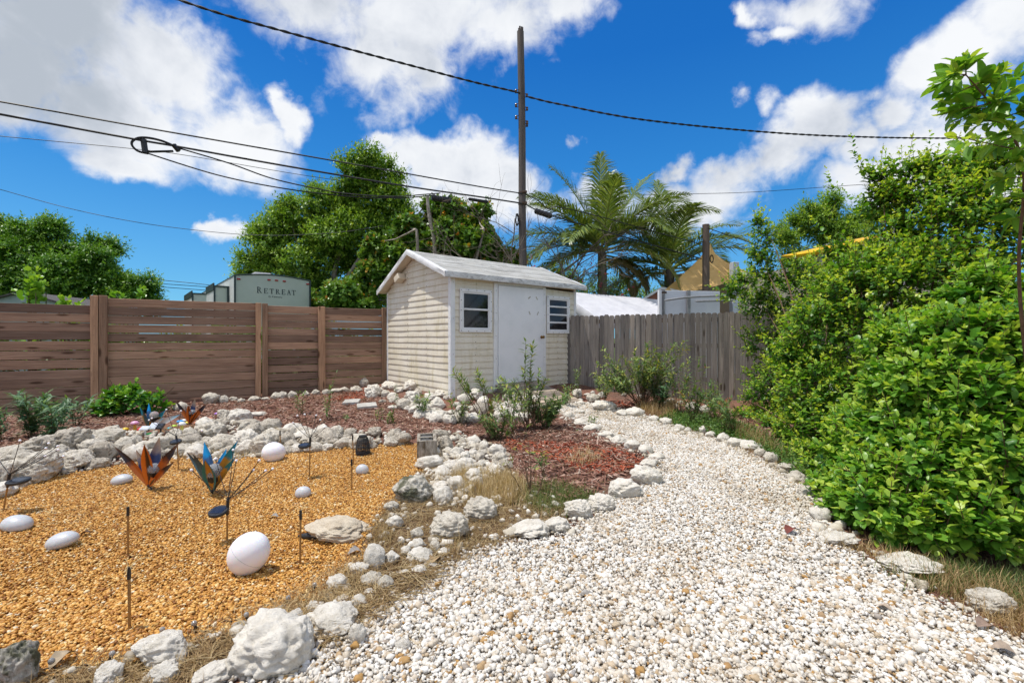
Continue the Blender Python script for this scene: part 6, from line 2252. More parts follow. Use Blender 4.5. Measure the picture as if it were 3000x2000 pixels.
herb('milkweed', 'thin milkweed with tall dry stem reaching up the board fence', 958, 1228, [(955, 1165, 0), (968, 1130, .05), (985, 1092, .1), (962, 1190, -.05)], .06, group=K, bare=.15, dens=.035)
herb('milkweed', 'tiny milkweed seedling on open mulch', 1011, 1232, fan(1011, 1232, 3, 8, 20), .035, group=K, bare=.1)
herb('milkweed', 'short milkweed shoot left of the bare-topped twig', 1108, 1234, fan(1110, 1234, 3, 10, 44), .05, group=K, bare=.1)
herb('milkweed', 'low milkweed tuft with one bare twig above', 1144, 1244, fan(1142, 1244, 4, 12, 36) + [(1160, 1130, .05)], .05, group=K, bare=.05, dens=.03)
herb('milkweed', 'compact leafy milkweed before the shed gable rocks', 1236, 1226, fan(1236, 1226, 9, 34, 74, .15), .075, group=K, bare=.12, young=.5)
K = 'milkweeds before the shed door'
herb('milkweed', 'leggy milkweed in front of the shed corner trim', 1345, 1246, fan(1350, 1246, 8, 36, 80, .12) + [(1318, 1150, 0), (1372, 1130, .1)], .07, group=K, bare=.25, young=.4)
herb('milkweed', 'tall leggy milkweed arching left with bare lower stems', 1450, 1290, [(1325, 1085, -.1), (1345, 1092, .0), (1398, 1085, .1), (1410, 1110, .0), (1360, 1130, .1), (1436, 1180, 0), (1475, 1200, 0)], .085, group=K, bare=.62, young=.7, dens=.016, r=.007, smat='twig')
herb('milkweed', 'low dense milkweed regrowth at the foot of the leggy one', 1462, 1292, fan(1465, 1292, 15, 62, 78, .2), .07, group=K, bare=.2, young=.3)
herb('milkweed', 'tall open milkweed rising in front of the white door', 1545, 1262, [(1500, 1120, 0), (1530, 1085, .1), (1555, 1100, 0), (1540, 1000, .05), (1562, 1010, .0), (1485, 1140, 0), (1580, 1085, -.1), (1520, 1150, .1), (1470, 1110, .1), (1600, 1110, 0)], .085, group=K, bare=.45, young=.5, dens=.022, r=.006, smat='twig')
herb('milkweed', 'scruffy open milkweed between the leggy one and the door plant', 1500, 1276, fan(1505, 1276, 14, 70, 170, .25, .6), .07, group=K, bare=.45, young=.6, smat='twig')
herb('dead_twigs', 'grey dead stalks standing in front of the shed door', 1570, 1262, fan(1565, 1262, 12, 90, 190, .25, .5), .05, group=K, bare=.85, smat='twig', dens=.06)
herb('milkweed', 'dense rounded milkweed clump beside the plank ramp', 1600, 1256, fan(1602, 1256, 22, 72, 105, .25, .45), .085, group=K, bare=.15, young=.35)
K = 'plants before the picket fence'
herb('milkweed', 'scruffy pale weed beside the ramp at the shed foot', 1665, 1190, fan(1668, 1190, 7, 26, 70, .2, .5), .06, group=K, bare=.3, young=.6)
herb('milkweed', 'tall thin weed leaning against the middle of the picket fence', 1985, 1215, fan(1990, 1215, 9, 48, 190, .2, .5), .075, group=K, bare=.35, young=.6, smat='twig')
herb('milkweed', 'low weed patch at the left end of the picket fence', 1770, 1180, fan(1770, 1180, 8, 40, 95, .2, .6), .07, group=K, bare=.3, young=.5)
herb('milkweed', 'scruffy weed at the picket fence beside the hedge end', 2095, 1232, fan(2095, 1232, 10, 45, 120, .2, .6), .075, group=K, bare=.25, young=.6)
herb('milkweed', 'thin milkweed at the right corner of the shed', 1694, 1160, fan(1694, 1160, 4, 10, 96, .1), .06, group=K, bare=.25)
herb('milkweed', 'wide straggly milkweed tangle before the picket fence', 1880, 1196, fan(1850, 1196, 30, 105, 175, .4, .6) + fan(1930, 1196, 22, 85, 205, .35, .55), .085, group=K, bare=.42, young=.6, dens=.022, r=.005, smat='twig', flower=(ORF, .12))
herb('milkweed', 'dense green milkweed base inside the straggly tangle', 1930, 1200, fan(1930, 1200, 12, 40, 90, .2, .4), .09, 'milk_cool', group=K, bare=.15)
herb('milkweed', 'orange-flowered milkweed between tangle and hedge', 2025, 1242, fan(2030, 1242, 9, 40, 110, .2) + [(2068, 1075, .1), (2050, 1040, .15)], .08, group=K, bare=.3, flower=(ORF, .5))
herb('milkweed', 'orange-flowered milkweed against the far end of the hedge', 2140, 1270, fan(2140, 1270, 12, 60, 120, .25, .5), .07, group=K, bare=.3, flower=(ORF, .4))
herb('dead_twigs', 'bundle of bare brown twigs with one green sprig in the dry grass', 1555, 1452, [(1493, 1350, 0), (1510, 1310, .1), (1530, 1300, .1), (1552, 1320, 0), (1585, 1335, .05), (1602, 1330, .1), (1540, 1250, .15), (1478, 1345, -.1), (1570, 1370, -.1)], .055, bare=.80, smat='twig', dens=.03, young=.9)
herb('milkweed', 'yellow-green sprig above the bare twig bundle', 1592, 1400, [(1588, 1316, 0), (1600, 1330, .03), (1580, 1345, 0)], .07, bare=.35, young=.9)
herb('dead_twigs', 'low dry branch sprawling over the red mulch to the path', 1530, 1300, [(1690, 1262, .1), (1740, 1230, .3), (1700, 1290, -.1), (1660, 1330, -.2), (1610, 1316, -.2), (1760, 1205, .4)], .05, bare=.87, smat='twig', dens=.06, r=.005)
herb('milkweed', 'small leafy sprig standing in the far path gravel', 1742, 1242, [(1730, 1222, 0), (1752, 1218, 0), (1742, 1226, 0)], .06, bare=.2, young=.5)

# ------------------------------------------------------------------ dry grass, mulch, ground cover
def blades(cx, cy, n, h, lean, wd, v0, v1):
    """Curved grass blades, three joints each."""
    x, y = cx, cy
    z = hgt(x, y)
    az = NR.uniform(0, 2 * PI, n)
    ln = h * NR.uniform(.4, 1.2, n)
    le = np.clip(NR.normal(lean, .28, n), .02, 1.5)
    d = np.stack([np.cos(az), np.sin(az), np.zeros(n)], -1)
    s = np.stack([-np.sin(az), np.cos(az), np.zeros(n)], -1) * (wd * NR.uniform(.6, 1.3, n))[:, None]
    p0 = np.stack([x, y, z - .005], -1)
    a1 = le * .6
    a2 = np.minimum(le * 1.25, 1.62)
    p1 = p0 + (d * np.sin(a1)[:, None] + np.array([0, 0, 1]) * np.cos(a1)[:, None]) * (ln * .5)[:, None]
    p2 = p1 + (d * np.sin(a2)[:, None] + np.array([0, 0, 1]) * np.cos(a2)[:, None]) * (ln * .5)[:, None]
    p2[:, 2] = np.maximum(p2[:, 2], z + .008)
    V = np.stack([p0 - s, p0 + s, p1 + s * .8, p1 - s * .8, p2], 1).reshape(-1, 3)
    b_ = (np.arange(n) * 5)[:, None]
    Fc = np.concatenate([b_ + np.array([[0, 1, 2]]), b_ + np.array([[0, 2, 3]]), b_ + np.array([[3, 2, 4]])])
    v = np.repeat(NR.uniform(v0, v1, n), 5)
    return V, Fc, v


def in_px(polypx, n):
    w = poly_world(polypx)
    xs, ys = [q[0] for q in w], [q[1] for q in w]
    out = np.zeros((0, 2))
    while len(out) < n:
        q = np.stack([NR.uniform(min(xs), max(xs), n), NR.uniform(min(ys), max(ys), n)], -1)
        out = np.concatenate([out, q[inside(w, q[:, 0], q[:, 1])]])
    return out[:n]


def tufts(spots, per, sd, h, lean, wd, v0=.1, v1=1.0):
    per = max(4, int(per * .75))
    c = np.repeat(np.asarray(spots), per, axis=0)
    c = c + NR.normal(0, sd, c.shape)
    return blades(c[:, 0], c[:, 1], len(c), h, lean, wd, v0, v1)


gp = []
gp.append(tufts(in_px([(1265, 1350), (1480, 1375), (1560, 1430), (1640, 1470), (1620, 1540), (1480, 1590), (1400, 1640), (1250, 1690), (1100, 1765), (1080, 1560), (1130, 1480)], 300), 30, .05, .075, 1.15, .0014))
gp.append(tufts(in_px([(1350, 1390), (1480, 1390), (1540, 1440), (1500, 1500), (1380, 1490), (1320, 1440)], 90), 50, .04, .15, .5, .0013, .35, 1))
gp.append(tufts(in_px([(1100, 1765), (960, 1900), (760, 1900), (700, 1850), (930, 1740), (1060, 1640)], 120), 30, .07, .13, 1.3, .0014, .05, .9))
gp.append(tufts(in_px([(700, 1850), (560, 2060), (60, 2060), (110, 1985), (400, 1940)], 95), 26, .05, .10, 1.3, .0013, .05, .8))
gp.append(tufts(in_px([(620, 1300), (700, 1320), (830, 1310), (1010, 1290), (1100, 1285), (1100, 1305), (950, 1320), (700, 1345), (520, 1345), (520, 1320)], 130), 26, .04, .10, .6, .0016, .3, 1))
gp.append(tufts([tuple(G(px, py)[:2]) for px, py in ((1268, 1345), (1285, 1350), (1100, 1275), (1020, 1275), (995, 1280), (1340, 1360), (1130, 1568), (1140, 1590), (1115, 1580), (1300, 1480), (1330, 1440), (1250, 1440), (1290, 1415), (1110, 1640), (1120, 1590), (1370, 1600), (1390, 1575), (1330, 1620))], 46, .03, .13, .45, .0014, .2, .9))
gp.append(tufts(in_px([(2390, 1580), (2560, 1640), (2760, 1740), (2900, 1830), (3080, 1920), (3080, 1760), (2800, 1690), (2560, 1610)], 120), 36, .05, .10, .8, .0013, .05, .8))
gp.append(tufts(in_px([(1880, 1180), (1990, 1190), (1960, 1235), (1880, 1215)], 46), 40, .05, .22, .5, .0018, .2, .9))
gp.append(tufts(in_px([(2120, 1240), (2250, 1290), (2300, 1350), (2200, 1310)], 40), 30, .05, .18, .5, .0018, .1, .8))
gp.append(tufts([tuple(G(px, py)[:2]) for px, py in ((1680, 1360), (1710, 1362), (1740, 1355), (1700, 1345), (1725, 1340))], 60, .05, .20, .7, .0012, .8, 1))
gp.append(tufts(in_px([(0, 1345), (200, 1300), (440, 1280), (650, 1230), (800, 1258), (950, 1278), (1190, 1275), (1200, 1300), (830, 1335), (330, 1362), (30, 1446)], 90), 22, .03, .09, .7, .0015, .2, 1))
gp.append(tufts(in_px([(1830, 1196), (1950, 1233), (2130, 1294), (2245, 1340), (2340, 1400), (2420, 1480), (2400, 1500), (2300, 1400), (2200, 1345), (2000, 1275), (1830, 1212)], 70), 24, .04, .09, .8, .0014, .1, .9))
gp.append(tufts([tuple(G(px, py)[:2]) for px, py in ((2190, 1965), (2270, 1990), (2250, 2000), (1265, 1800), (1400, 1860))], 30, .05, .05, 1.0, .0012, .0, .6))
V, Fc, A = join(gp)
tag(np_mesh('dry_grass', V, Fc, LM['straw'], {'v': A}), 'golden dry grass and straw between rocks and gravels', 'grass', kind='stuff')
gp = [tufts(in_px([(1560, 1420), (1680, 1430), (1760, 1470), (1700, 1500), (1600, 1510), (1540, 1480)], 110), 30, .05, .10, .7, .0015, .1, .8),
      tufts(in_px([(2600, 1690), (3050, 1800), (3050, 1700), (2700, 1650)], 120), 26, .05, .09, .7, .0015, .0, .7)]
V, Fc, A = join(gp)
tag(np_mesh('green_grass', V, Fc, LM['grass'], {'v': A}), 'thin green grass at the mulch tip and under the shrub', 'grass', kind='stuff')
q = in_px([(1960, 1212), (2060, 1216), (2180, 1250), (2280, 1300), (2390, 1390), (2430, 1480), (2400, 1470), (2330, 1395), (2240, 1335), (2140, 1292), (2020, 1262), (1930, 1236)], 2300)
o = np.stack([q[:, 0], q[:, 1], hgt(q[:, 0], q[:, 1])], -1)
V, Fc, A = sprays(o, np.array([0, 0, 1.0]) + NR.normal(0, .5, o.shape), .10 * NR.uniform(.5, 1.2, len(o)), 3, .030, 1.2, LEAF_DIAMOND, young=.2, vbase=.2, vvar=.5)
tag(np_mesh('ground_cover', V, Fc, LM['cover'], {'v': A}), 'low green ground cover along the outer path edge', 'ground cover', kind='stuff')


def chips(polyw, dens, ln, wd, seed=0):
    xs, ys = [q[0] for q in polyw], [q[1] for q in polyw]
    n = int((max(xs) - min(xs)) * (max(ys) - min(ys)) * dens)
    x, y = NR.uniform(min(xs), max(xs), n), NR.uniform(min(ys), max(ys), n)
    k = inside(polyw, x, y)
    x, y = x[k], y[k]
    n = len(x)
    az, tl = NR.uniform(0, 2 * PI, n), NR.normal(0, .28, n)
    u = np.stack([np.cos(az) * np.cos(tl), np.sin(az) * np.cos(tl), np.sin(tl)], -1)
    w = nrm(np.cross(u, np.array([0, 0, 1.0]) + NR.normal(0, .4, (n, 3))))
    nn_ = np.cross(w, u)
    L = (ln * np.exp(NR.normal(0, .45, n)) / 2)[:, None]
    Wd = (wd * np.exp(NR.normal(0, .35, n)) / 2)[:, None]
    c = np.stack([x, y, hgt(x, y) + NR.uniform(.004, .030, n)], -1)
    h = Wd * .5
    V = np.stack([c - u * L - w * Wd * .6, c - u * L + w * Wd, c + u * L + w * Wd * .5, c + u * L - w * Wd, c - u * L * .8 + nn_ * h, c + u * L * .85 + nn_ * h], 1).reshape(-1, 3)
    b_ = (np.arange(n) * 6)[:, None]
    Fc = np.concatenate([b_ + np.array([t]) for t in ((0, 4, 5), (0, 5, 3), (1, 2, 5), (1, 5, 4), (0, 1, 4), (2, 3, 5))])
    return V, Fc, np.repeat(NR.uniform(0, 1, n), 6)


mulchmat = lambda nm, st: pebblemat(nm, st, .9, .15, 40)
MULCH = [(-200, 1385), (-200, 1190), (0, 1215), (300, 1200), (620, 1180), (900, 1155), (1110, 1138), (1180, 1200), (1330, 1240), (1480, 1240), (1580, 1235), (1625, 1200), (1650, 1222), (1780, 1280), (1880, 1315), (1925, 1350), (1890, 1370), (1800, 1410), (1690, 1470), (1560, 1440), (1490, 1380), (1440, 1305), (1340, 1275), (1200, 1285), (950, 1285), (760, 1265), (640, 1230), (500, 1225), (330, 1270), (150, 1320), (0, 1350)]
mw = poly_world(MULCH)
MM = mulchmat('faded_mulch_chip', [(0, (.07, .035, .025)), (.3, (.20, .092, .064)), (.65, (.34, .185, .14)), (.9, (.46, .31, .245)), (1, (.56, .46, .38))])
V, Fc, A = chips(mw, 1350, .058, .012)
MULCH2 = [(1740, 1195), (1830, 1172), (1960, 1178), (2150, 1205), (2260, 1240), (2300, 1330), (2200, 1290), (2100, 1240), (2000, 1215), (1900, 1212)]
V2, F2, A2 = chips(poly_world(MULCH2), 1000, .055, .012)
V, Fc, A = join([(V, Fc, A), (V2, F2, A2)])
tag(np_mesh('faded_mulch', V, Fc, MM, {'v': A}), 'faded reddish brown wood mulch covering the planting bed', 'mulch', kind='stuff')
RED = [(1480, 1290), (1560, 1300), (1680, 1300), (1800, 1320), (1905, 1350), (1880, 1372), (1800, 1395), (1700, 1380), (1600, 1345), (1500, 1320)]
V, Fc, A = chips(poly_world(RED), 1500, .065, .012)
V2, F2, A2 = chips(poly_world([(1000, 1160), (1095, 1142), (1100, 1165), (1040, 1172), (960, 1178)]), 1200, .065, .012)
V3, F3, A3 = chips(poly_world([(1760, 1180), (1900, 1180), (1880, 1200), (1780, 1192)]), 900, .06, .012)
V, Fc, A = join([(V, Fc, A), (V2, F2, A2), (V3, F3, A3)])
tag(np_mesh('fresh_red_mulch', V, Fc, mulchmat('red_mulch_chip', [(0, (.11, .022, .012)), (.35, (.27, .052, .025)), (.75, (.44, .105, .05)), (1, (.50, .24, .16))]), {'v': A}), 'fresh red wood mulch at the inner bend of the path', 'mulch', kind='stuff')

# loose straw, stalks and twigs lying about
def litter(xy, lo, hi, w):
    n = len(xy)
    az, L = NR.uniform(0, 2 * PI, n), NR.uniform(lo, hi, n) * NR.uniform(.4, 1, n)
    c = np.stack([xy[:, 0], xy[:, 1], hgt(xy[:, 0], xy[:, 1]) + NR.uniform(.012, .034, n)], -1)
    d = np.stack([np.cos(az), np.sin(az), NR.normal(0, .12, n)], -1) * (L / 2)[:, None]
    bend = np.stack([-np.sin(az), np.cos(az), NR.uniform(-.2, .5, n)], -1) * (L * NR.normal(0, .12, n))[:, None]
    a = sticks(c - d, c + bend, w, w)
    e = sticks(c + bend, c + d, w, w * .6)
    v = NR.uniform(0, 1, n)
    return [(a[0], a[1], np.repeat(v, 6)), (e[0], e[1], np.repeat(v, 6))]


strp = [(1250, 1350), (1480, 1370), (1560, 1430), (1660, 1500), (1620, 1560), (1480, 1595), (1390, 1650), (1250, 1700), (1110, 1775), (970, 1900), (700, 1950), (560, 2060), (60, 2060), (110, 1975), (400, 1925), (700, 1850), (930, 1740), (1060, 1640), (1080, 1560), (1130, 1480), (1230, 1400)]
lt = litter(in_px(strp, 3600), .05, .22, .0012) + litter(in_px([(1100, 1690), (1300, 1640), (1250, 1720), (1000, 1850), (900, 1870), (960, 1770)], 900), .1, .34, .0016)
lt += litter(in_px([(1110, 1790), (1500, 1620), (2300, 1600), (2900, 1900), (2900, 2040), (1000, 2040)], 420), .02, .12, .0010) + litter(in_px([(0, 1500), (700, 1380), (1100, 1380), (1000, 1680), (700, 1830), (100, 1960)], 160), .02, .16, .0009)
lt += litter(in_px(MULCH if 'MULCH' in globals() else strp, 1500), .05, .2, .0018)
V, Fc, A = join(lt)
tag(np_mesh('straw_litter', V, Fc, LM['straw'], {'v': A}), 'loose dry stalks lying over straw, mulch and gravel', 'litter', kind='stuff')

# fallen leaves
for px, py, sz, c, rz_, lb in ((2305, 1574, .085, (.20, .05, .035), .5, 'curled red-brown leaf lying on the white path'), (1255, 1668, .10, (.40, .27, .14), 1.2, 'curled tan leaf beside the flat-topped white rock'), (2618, 1808, .06, (.42, .33, .25), 2.3, 'flat tan leaf on the gravel below the near shrub'), (2862, 1850, .075, (.30, .21, .16), .2, 'long brown leaf on the gravel at the lower right'),
                               (2978, 1932, .07, (.36, .28, .21), 2.6, 'brown leaf cut by the right edge on the gravel'), (793, 1522, .05, (.36, .33, .30), .1, 'grey dry leaf on golden gravel right of the firefly light'), (236, 1576, .05, (.10, .055, .03), .3, 'dark brown leaf curl on golden gravel beside the tilted pebble lamp'), (1018, 1635, .075, (.33, .30, .28), .5, 'grey leaf lying at the golden gravel edge below the tan slab'), (142, 1982, .09, (.42, .33, .22), 1.4, 'tan leaf standing beside the bottom left boulder'), (920, 1880, .08, (.40, .31, .22), 2.2, 'tan leaf leaning on the broad white boulder')):
    p = G(px, py)
    T, Fc = LEAF_OVAL
    V = T.copy()
    V[:, 1] *= 1.1
    V[:, 2] += .25 * (V[:, 1] ** 2) * 4 + .18 * np.sin(V[:, 0] * 3)
    o = np_mesh('fallen_leaf', V * sz, Fc, M('dead_leaf_skin', c, tuple(q * .6 for q in c), 30, .75), None, None, True)
    o.location = (p.x, p.y, p.z + .022)
    o.rotation_euler = (R.uniform(-.2, .2), R.uniform(-.2, .2), rz_)
    tag(o, lb, 'leaf', 'fallen leaves')

# ------------------------------------------------------------------ what stands beyond the fences
RVM = M('trailer_skin', (.46, .52, .46), (.42, .48, .42), 2, .35, 0, .5, .03)
RVS = M('trailer_side_skin', (.70, .71, .69), (.62, .63, .62), 2, .35, 0, .5, .03)
TRIM = M('dark_green_trim', (.025, .05, .05), (.02, .035, .04), 5, .4)
a_, c_ = P(688, 990, 14.6), P(908, 990, 16.1)
u = (c_ - a_)
Wd = u.length
ang = math.atan2(u.y, u.x)
rv = thing('travel_trailer', 'pale green travel trailer lettered RETREAT behind the board fence', 'trailer', (a_.x, a_.y, 0), ang)
zl, zr = CZ + (HY - 806) / F * 14.6, CZ + (HY - 823) / F * 16.1
n = 14
prof = [(Wd * i / n, zl + (zr - zl) * i / n + .10 * math.sin(PI * i / n)) for i in range(n + 1)]
LEN = 8.6
b = MB()
vs = [(x, 0, z) for x, z in prof] + [(x, LEN, z) for x, z in prof] + [(0, 0, .5), (Wd, 0, .5), (0, LEN, .5), (Wd, LEN, .5)]
k = n + 1
b.add(vs, [tuple(range(0, k))[::-1] + (2 * k, 2 * k + 1)])
b.add(vs, [(i, i + 1, i + 1 + k, i + k) for i in range(n)] + [(0, k, 2 * k + 2, 2 * k), (n, 2 * k + 1, 2 * k + 3, n + k), tuple(range(k, 2 * k)) + (2 * k + 3, 2 * k + 2)], 1)
b.build('body', [RVM, RVS], rv)
b = MB()
b.tube([(x, -.012, z + .005) for x, z in prof], .022, 6)
b.box((.0, -.01, (zl + .5) / 2), (.05, .05, zl - .5))
b.box((Wd, -.01, (zr + .5) / 2), (.05, .05, zr - .5))
b.tube([(0, 0, zl), (0, LEN, zl)], .02, 6)
b.build('edge_trim', TRIM, rv)
for x0_, y0_, y1_, zt in ((-.42, 1.0, 2.7, 2.92), (-.72, 4.0, 6.6, 2.88)):
    b = MB()
    b.box((x0_ / 2 - .005, (y0_ + y1_) / 2, (zt + .9) / 2), (-x0_ + .01, y1_ - y0_, zt - .9), bev=.01, mi=0)
    so2 = b.build('slide_out', [RVM], rv)
    b = MB()
    b.box((x0_ - .012, (y0_ + y1_) / 2, (zt + .9) / 2), (.02, y1_ - y0_ - .06, zt - .96))
    b.build('side_panel', RVS, so2)
    b = MB()
    for x, y in ((x0_, y0_), (-.04, y0_)):
        b.box((x, y - .008, (zt + .9) / 2), (.05, .04, zt - .9))
    b.box((x0_ / 2, y0_ - .01, zt), (-x0_ + .05, .05, .05))
    b.box((x0_ - .02, (y0_ + y1_) / 2, zt - .02), (.05, y1_ - y0_, .26), bev=.02)
    b.build('slide_trim', TRIM, so2)
b = MB()
b.box((1.02, 1.4, zl + .17), (.62, .9, .24), bev=.07)
b.build('air_conditioner', M('grey_cover', (.33, .34, .36), (.24, .25, .27), 14, .6), rv)
redm = M('red_lens', (.45, .02, .02), (.35, .015, .015), 10, .25)
for f, dz in ((.045, .10), (.43, .20), (.53, .20), (.635, .20), (.965, .10)):
    b = MB()
    i = f * n
    z = zl + (zr - zl) * f + .10 * math.sin(PI * f) - .09 - dz * .4
    b.box((Wd * f, -.02, z), (.10, .035, .045), bev=.008)
    b.build('marker_light', redm, rv)
# the lettering, cut as serif capitals
SER = {'R': [('v', .14, 0, 1, .17), ('h', 0, .34, 0, .06), ('arc', .26, .76, .36, .24, .15), ('d', .34, .52, .74, .0, .17), ('h', .62, .86, 0, .06), ('h', 0, .3, .94, .06)],
       'E': [('v', .14, 0, 1, .17), ('h', 0, .7, .94, .07), ('h', .1, .52, .5, .07), ('h', 0, .74, 0, .07), ('v', .68, .78, .97, .06), ('v', .72, .03, .24, .06), ('v', .52, .4, .62, .05)],
       'T': [('v', .4, 0, 1, .17), ('h', 0, .8, .93, .07), ('v', .02, .74, .97, .06), ('v', .78, .74, .97, .06), ('h', .22, .58, 0, .06)],
       'A': [('d', .40, 1.0, .14, .0, .07), ('d', .40, 1.0, .72, .0, .17), ('h', .2, .62, .34, .06), ('h', .0, .28, 0, .06), ('h', .55, .9, 0, .06)]}


def letter(b, ch, ox, oz, w, h, y):
    for s in SER[ch]:
        if s[0] == 'v':
            _, x, za, zb, t = s
            b.box((ox + x * w, y, oz + (za + zb) / 2 * h), (t * w, .008, (zb - za) * h))
        elif s[0] == 'h':
            _, xa, xb, z, t = s
            b.box((ox + (xa + xb) / 2 * w, y - .0012, oz + (z + t / 2) * h), ((xb - xa) * w, .008, t * h))
        elif s[0] == 'd':
            _, xa, za, xb, zb, t = s
            A_, B_ = (ox + xa * w, oz + za * h), (ox + xb * w, oz + zb * h)
            tw = t * w / 2
            b.add([(A_[0] - tw, y - .006, A_[1]), (A_[0] + tw, y - .006, A_[1]), (B_[0] + tw, y - .006, B_[1]), (B_[0] - tw, y - .006, B_[1])], [(0, 1, 2, 3)])
        else:
            _, x, z, rx, rz, t = s
            pts_ = [(ox + (x + rx * math.cos(q)) * w, oz + (z + rz * math.sin(q)) * h) for q in np.linspace(-PI / 2, PI / 2, 12)]
            pin = [(ox + (x + (rx - t) * math.cos(q)) * w, oz + (z + (rz - .06) * math.sin(q)) * h) for q in np.linspace(-PI / 2, PI / 2, 12)]
            for i in range(11):
                b.add([(pts_[i][0], y - .0055, pts_[i][1]), (pts_[i + 1][0], y - .0055, pts_[i + 1][1]), (pin[i + 1][0], y - .0055, pin[i + 1][1]), (pin[i][0], y - .0055, pin[i][1])], [(0, 1, 2, 3)])


b = MB()
xs = [.275, .365, .44, .52, .60, .67, .74]
for i, ch in enumerate('RETREAT'):
    hh = .20 if i == 0 else .165
    f = xs[i]
    letter(b, ch, Wd * f, zl + (zr - zl) * f * .9 - .52 - .02 * f, .155 if i else .17, hh, -.004)
b.build('lettering', TRIM, rv)
tcv = bpy.data.curves.new('small_lettering', 'FONT')
tcv.body = 'by Keystone'
tcv.size = .085
tcv.shear = .3
tcv.extrude = .001
tcv.materials.append(TRIM)
tmp_ = bpy.data.objects.new('small_lettering', tcv)
to = link('small_lettering', bpy.data.meshes.new_from_object(tmp_), rv)
bpy.data.objects.remove(tmp_)
to.location = (Wd * .42, -.006, zl + (zr - zl) * .45 - .645)
to.rotation_euler = (PI / 2, math.radians(1.5), 0)

# small gabled building at the far left
hb = thing('gabled_outbuilding', 'small grey-green gabled building peeking over the left fence', 'building', (P(65, 990, 13).x, 13, 0), math.radians(12))
zt = CZ + (HY - 853) / F * 13
b = MB()
w2 = 1.35
b.add([(-w2, 0, 0), (w2, 0, 0), (w2, 0, zt - .42), (0, 0, zt - .03), (-w2, 0, zt - .42), (-w2, 3, 0), (w2, 3, 0), (w2, 3, zt - .42), (0, 3, zt - .03), (-w2, 3, zt - .42)], [(0, 1, 2, 3, 4), (9, 8, 7, 6, 5), (0, 4, 9, 5), (1, 6, 7, 2)])
b.build('wall', M('grey_green_wall', (.30, .37, .36), (.25, .32, .31), 3, .7), hb)
b = MB()
for s in (-1, 1):
    b.add([(0, -.1, zt), (s * (w2 + .2), -.1, zt - .48), (s * (w2 + .2), 3.1, zt - .48), (0, 3.1, zt), (0, -.1, zt - .05), (s * (w2 + .2), -.1, zt - .53), (s * (w2 + .2), 3.1, zt - .53), (0, 3.1, zt - .05)], [(0, 1, 2, 3), (4, 7, 6, 5), (0, 4, 5, 1), (3, 2, 6, 7), (1, 5, 6, 2)])
b.build('roof', M('dark_shingle', (.11, .10, .095), (.06, .055, .05), 14, .9, bump=.5), hb)

# white tarpaulin canopy
def draped(name, label, cat, quadpts, nu, nv, amp, mat, thick=.01, sag=0.0, extra=None):
    A, B, C, Dd = quadpts
    vs, fs = [], []
    o = Vector(A)
    for i in range(nu + 1):
        for j in range(nv + 1):
            s, t = i / nu, j / nv
            q = Vector(A).lerp(Vector(B), s).lerp(Vector(Dd).lerp(Vector(C), s), t)
            w = noise.noise(Vector((s * 5, t * 2, 3))) * amp + noise.noise(Vector((s * 14, t * 5, 8))) * amp * .4
            q = q + Vector((0, 0, w * min(1, 6 * t + .15) - sag * math.sin(PI * s) * t))
            vs.append(q)
    for i in range(nu):
        for j in range(nv):
            a = i * (nv + 1) + j
            fs.append((a, a + 1, a + nv + 2, a + nv + 1))
    b = MB()
    b.add([tuple(q - o) for q in vs], fs)
    return b, o


TARP = M('white_tarpaulin', (.66, .66, .69), (.56, .56, .60), 5, .5, 0, .4, .15, bdist=.03)
ar, br_ = P(1640, 852, 13.0), P(1960, 880, 14.6)
el, er = P(1742, 926, 11.6), P(2000, 934, 12.6)
b, o = draped('', '', '', (ar, br_, er, el), 30, 12, .05, TARP, sag=.06)
cn = thing('tarp_canopy', 'white tarpaulin canopy beyond the picket fence beside the shed', 'canopy', o)
hem = [el.lerp(er, i / 30) for i in range(31)]
vs = []
for i, q in enumerate(hem):
    w = .03 * noise.noise(Vector((i * .7, 3, 1)))
    vs += [q - o, q - o + Vector((.02, -.05 - w, -.16 + w)), q - o + Vector((0, .02, -.30))]
b.add(vs, [(i * 3 + j, i * 3 + 3 + j, i * 3 + 4 + j, i * 3 + 1 + j) for i in range(30) for j in range(2)])
fl_ = [Vector(b.v[j]) for j in range(13)]                # the sheet's own end edge, hanging down as a flap
k0 = len(b.v)
for q in fl_:
    w = .03 * noise.noise(q * 3)
    vs0 = [q, q + Vector((-.03, -.03 - w, -.12)), q + Vector((.0, .0 + w, -.26))]
    b.v += [tuple(t) for t in vs0]
    b.av += [.5] * 3
for i in range(12):
    for j in range(2):
        b.f.append((k0 + i * 3 + j, k0 + i * 3 + 3 + j, k0 + i * 3 + 4 + j, k0 + i * 3 + 1 + j))
        b.m.append(0)
b.build('sheet', TARP, cn, 60)
b = MB()
vs, fs = [], []
for i in range(13):
    q = ar.lerp(el, i / 12) - o
    for j in range(9):
        z = (q.z + o.z) * (1 - j / 8) - o.z
        vs.append((q.x + .05 * noise.noise(Vector((i * .6, j * .5, 2))), q.y + .03 + .05 * noise.noise(Vector((i * .8, j * .4, 6))), z - .02))
for i in range(12):
    for j in range(8):
        a = i * 9 + j
        fs.append((a, a + 9, a + 10, a + 1))
b.add(vs, fs)
b.build('end_wall', M('end_wall_tarpaulin', (.74, .72, .74), (.64, .62, .64), 4, .5, 0, .4, .15, bdist=.03), cn, 60)  # slightly paler tarpaulin tone than the top sheet
b = MB()
for q in (ar, el, br_, er):
    b.tube([(q.x - o.x, q.y - o.y + .06, -o.z), (q.x - o.x, q.y - o.y + .06, q.z - o.z - .04)], .025, 8)
b.build('frame_pole', MT['white_metal'], cn)

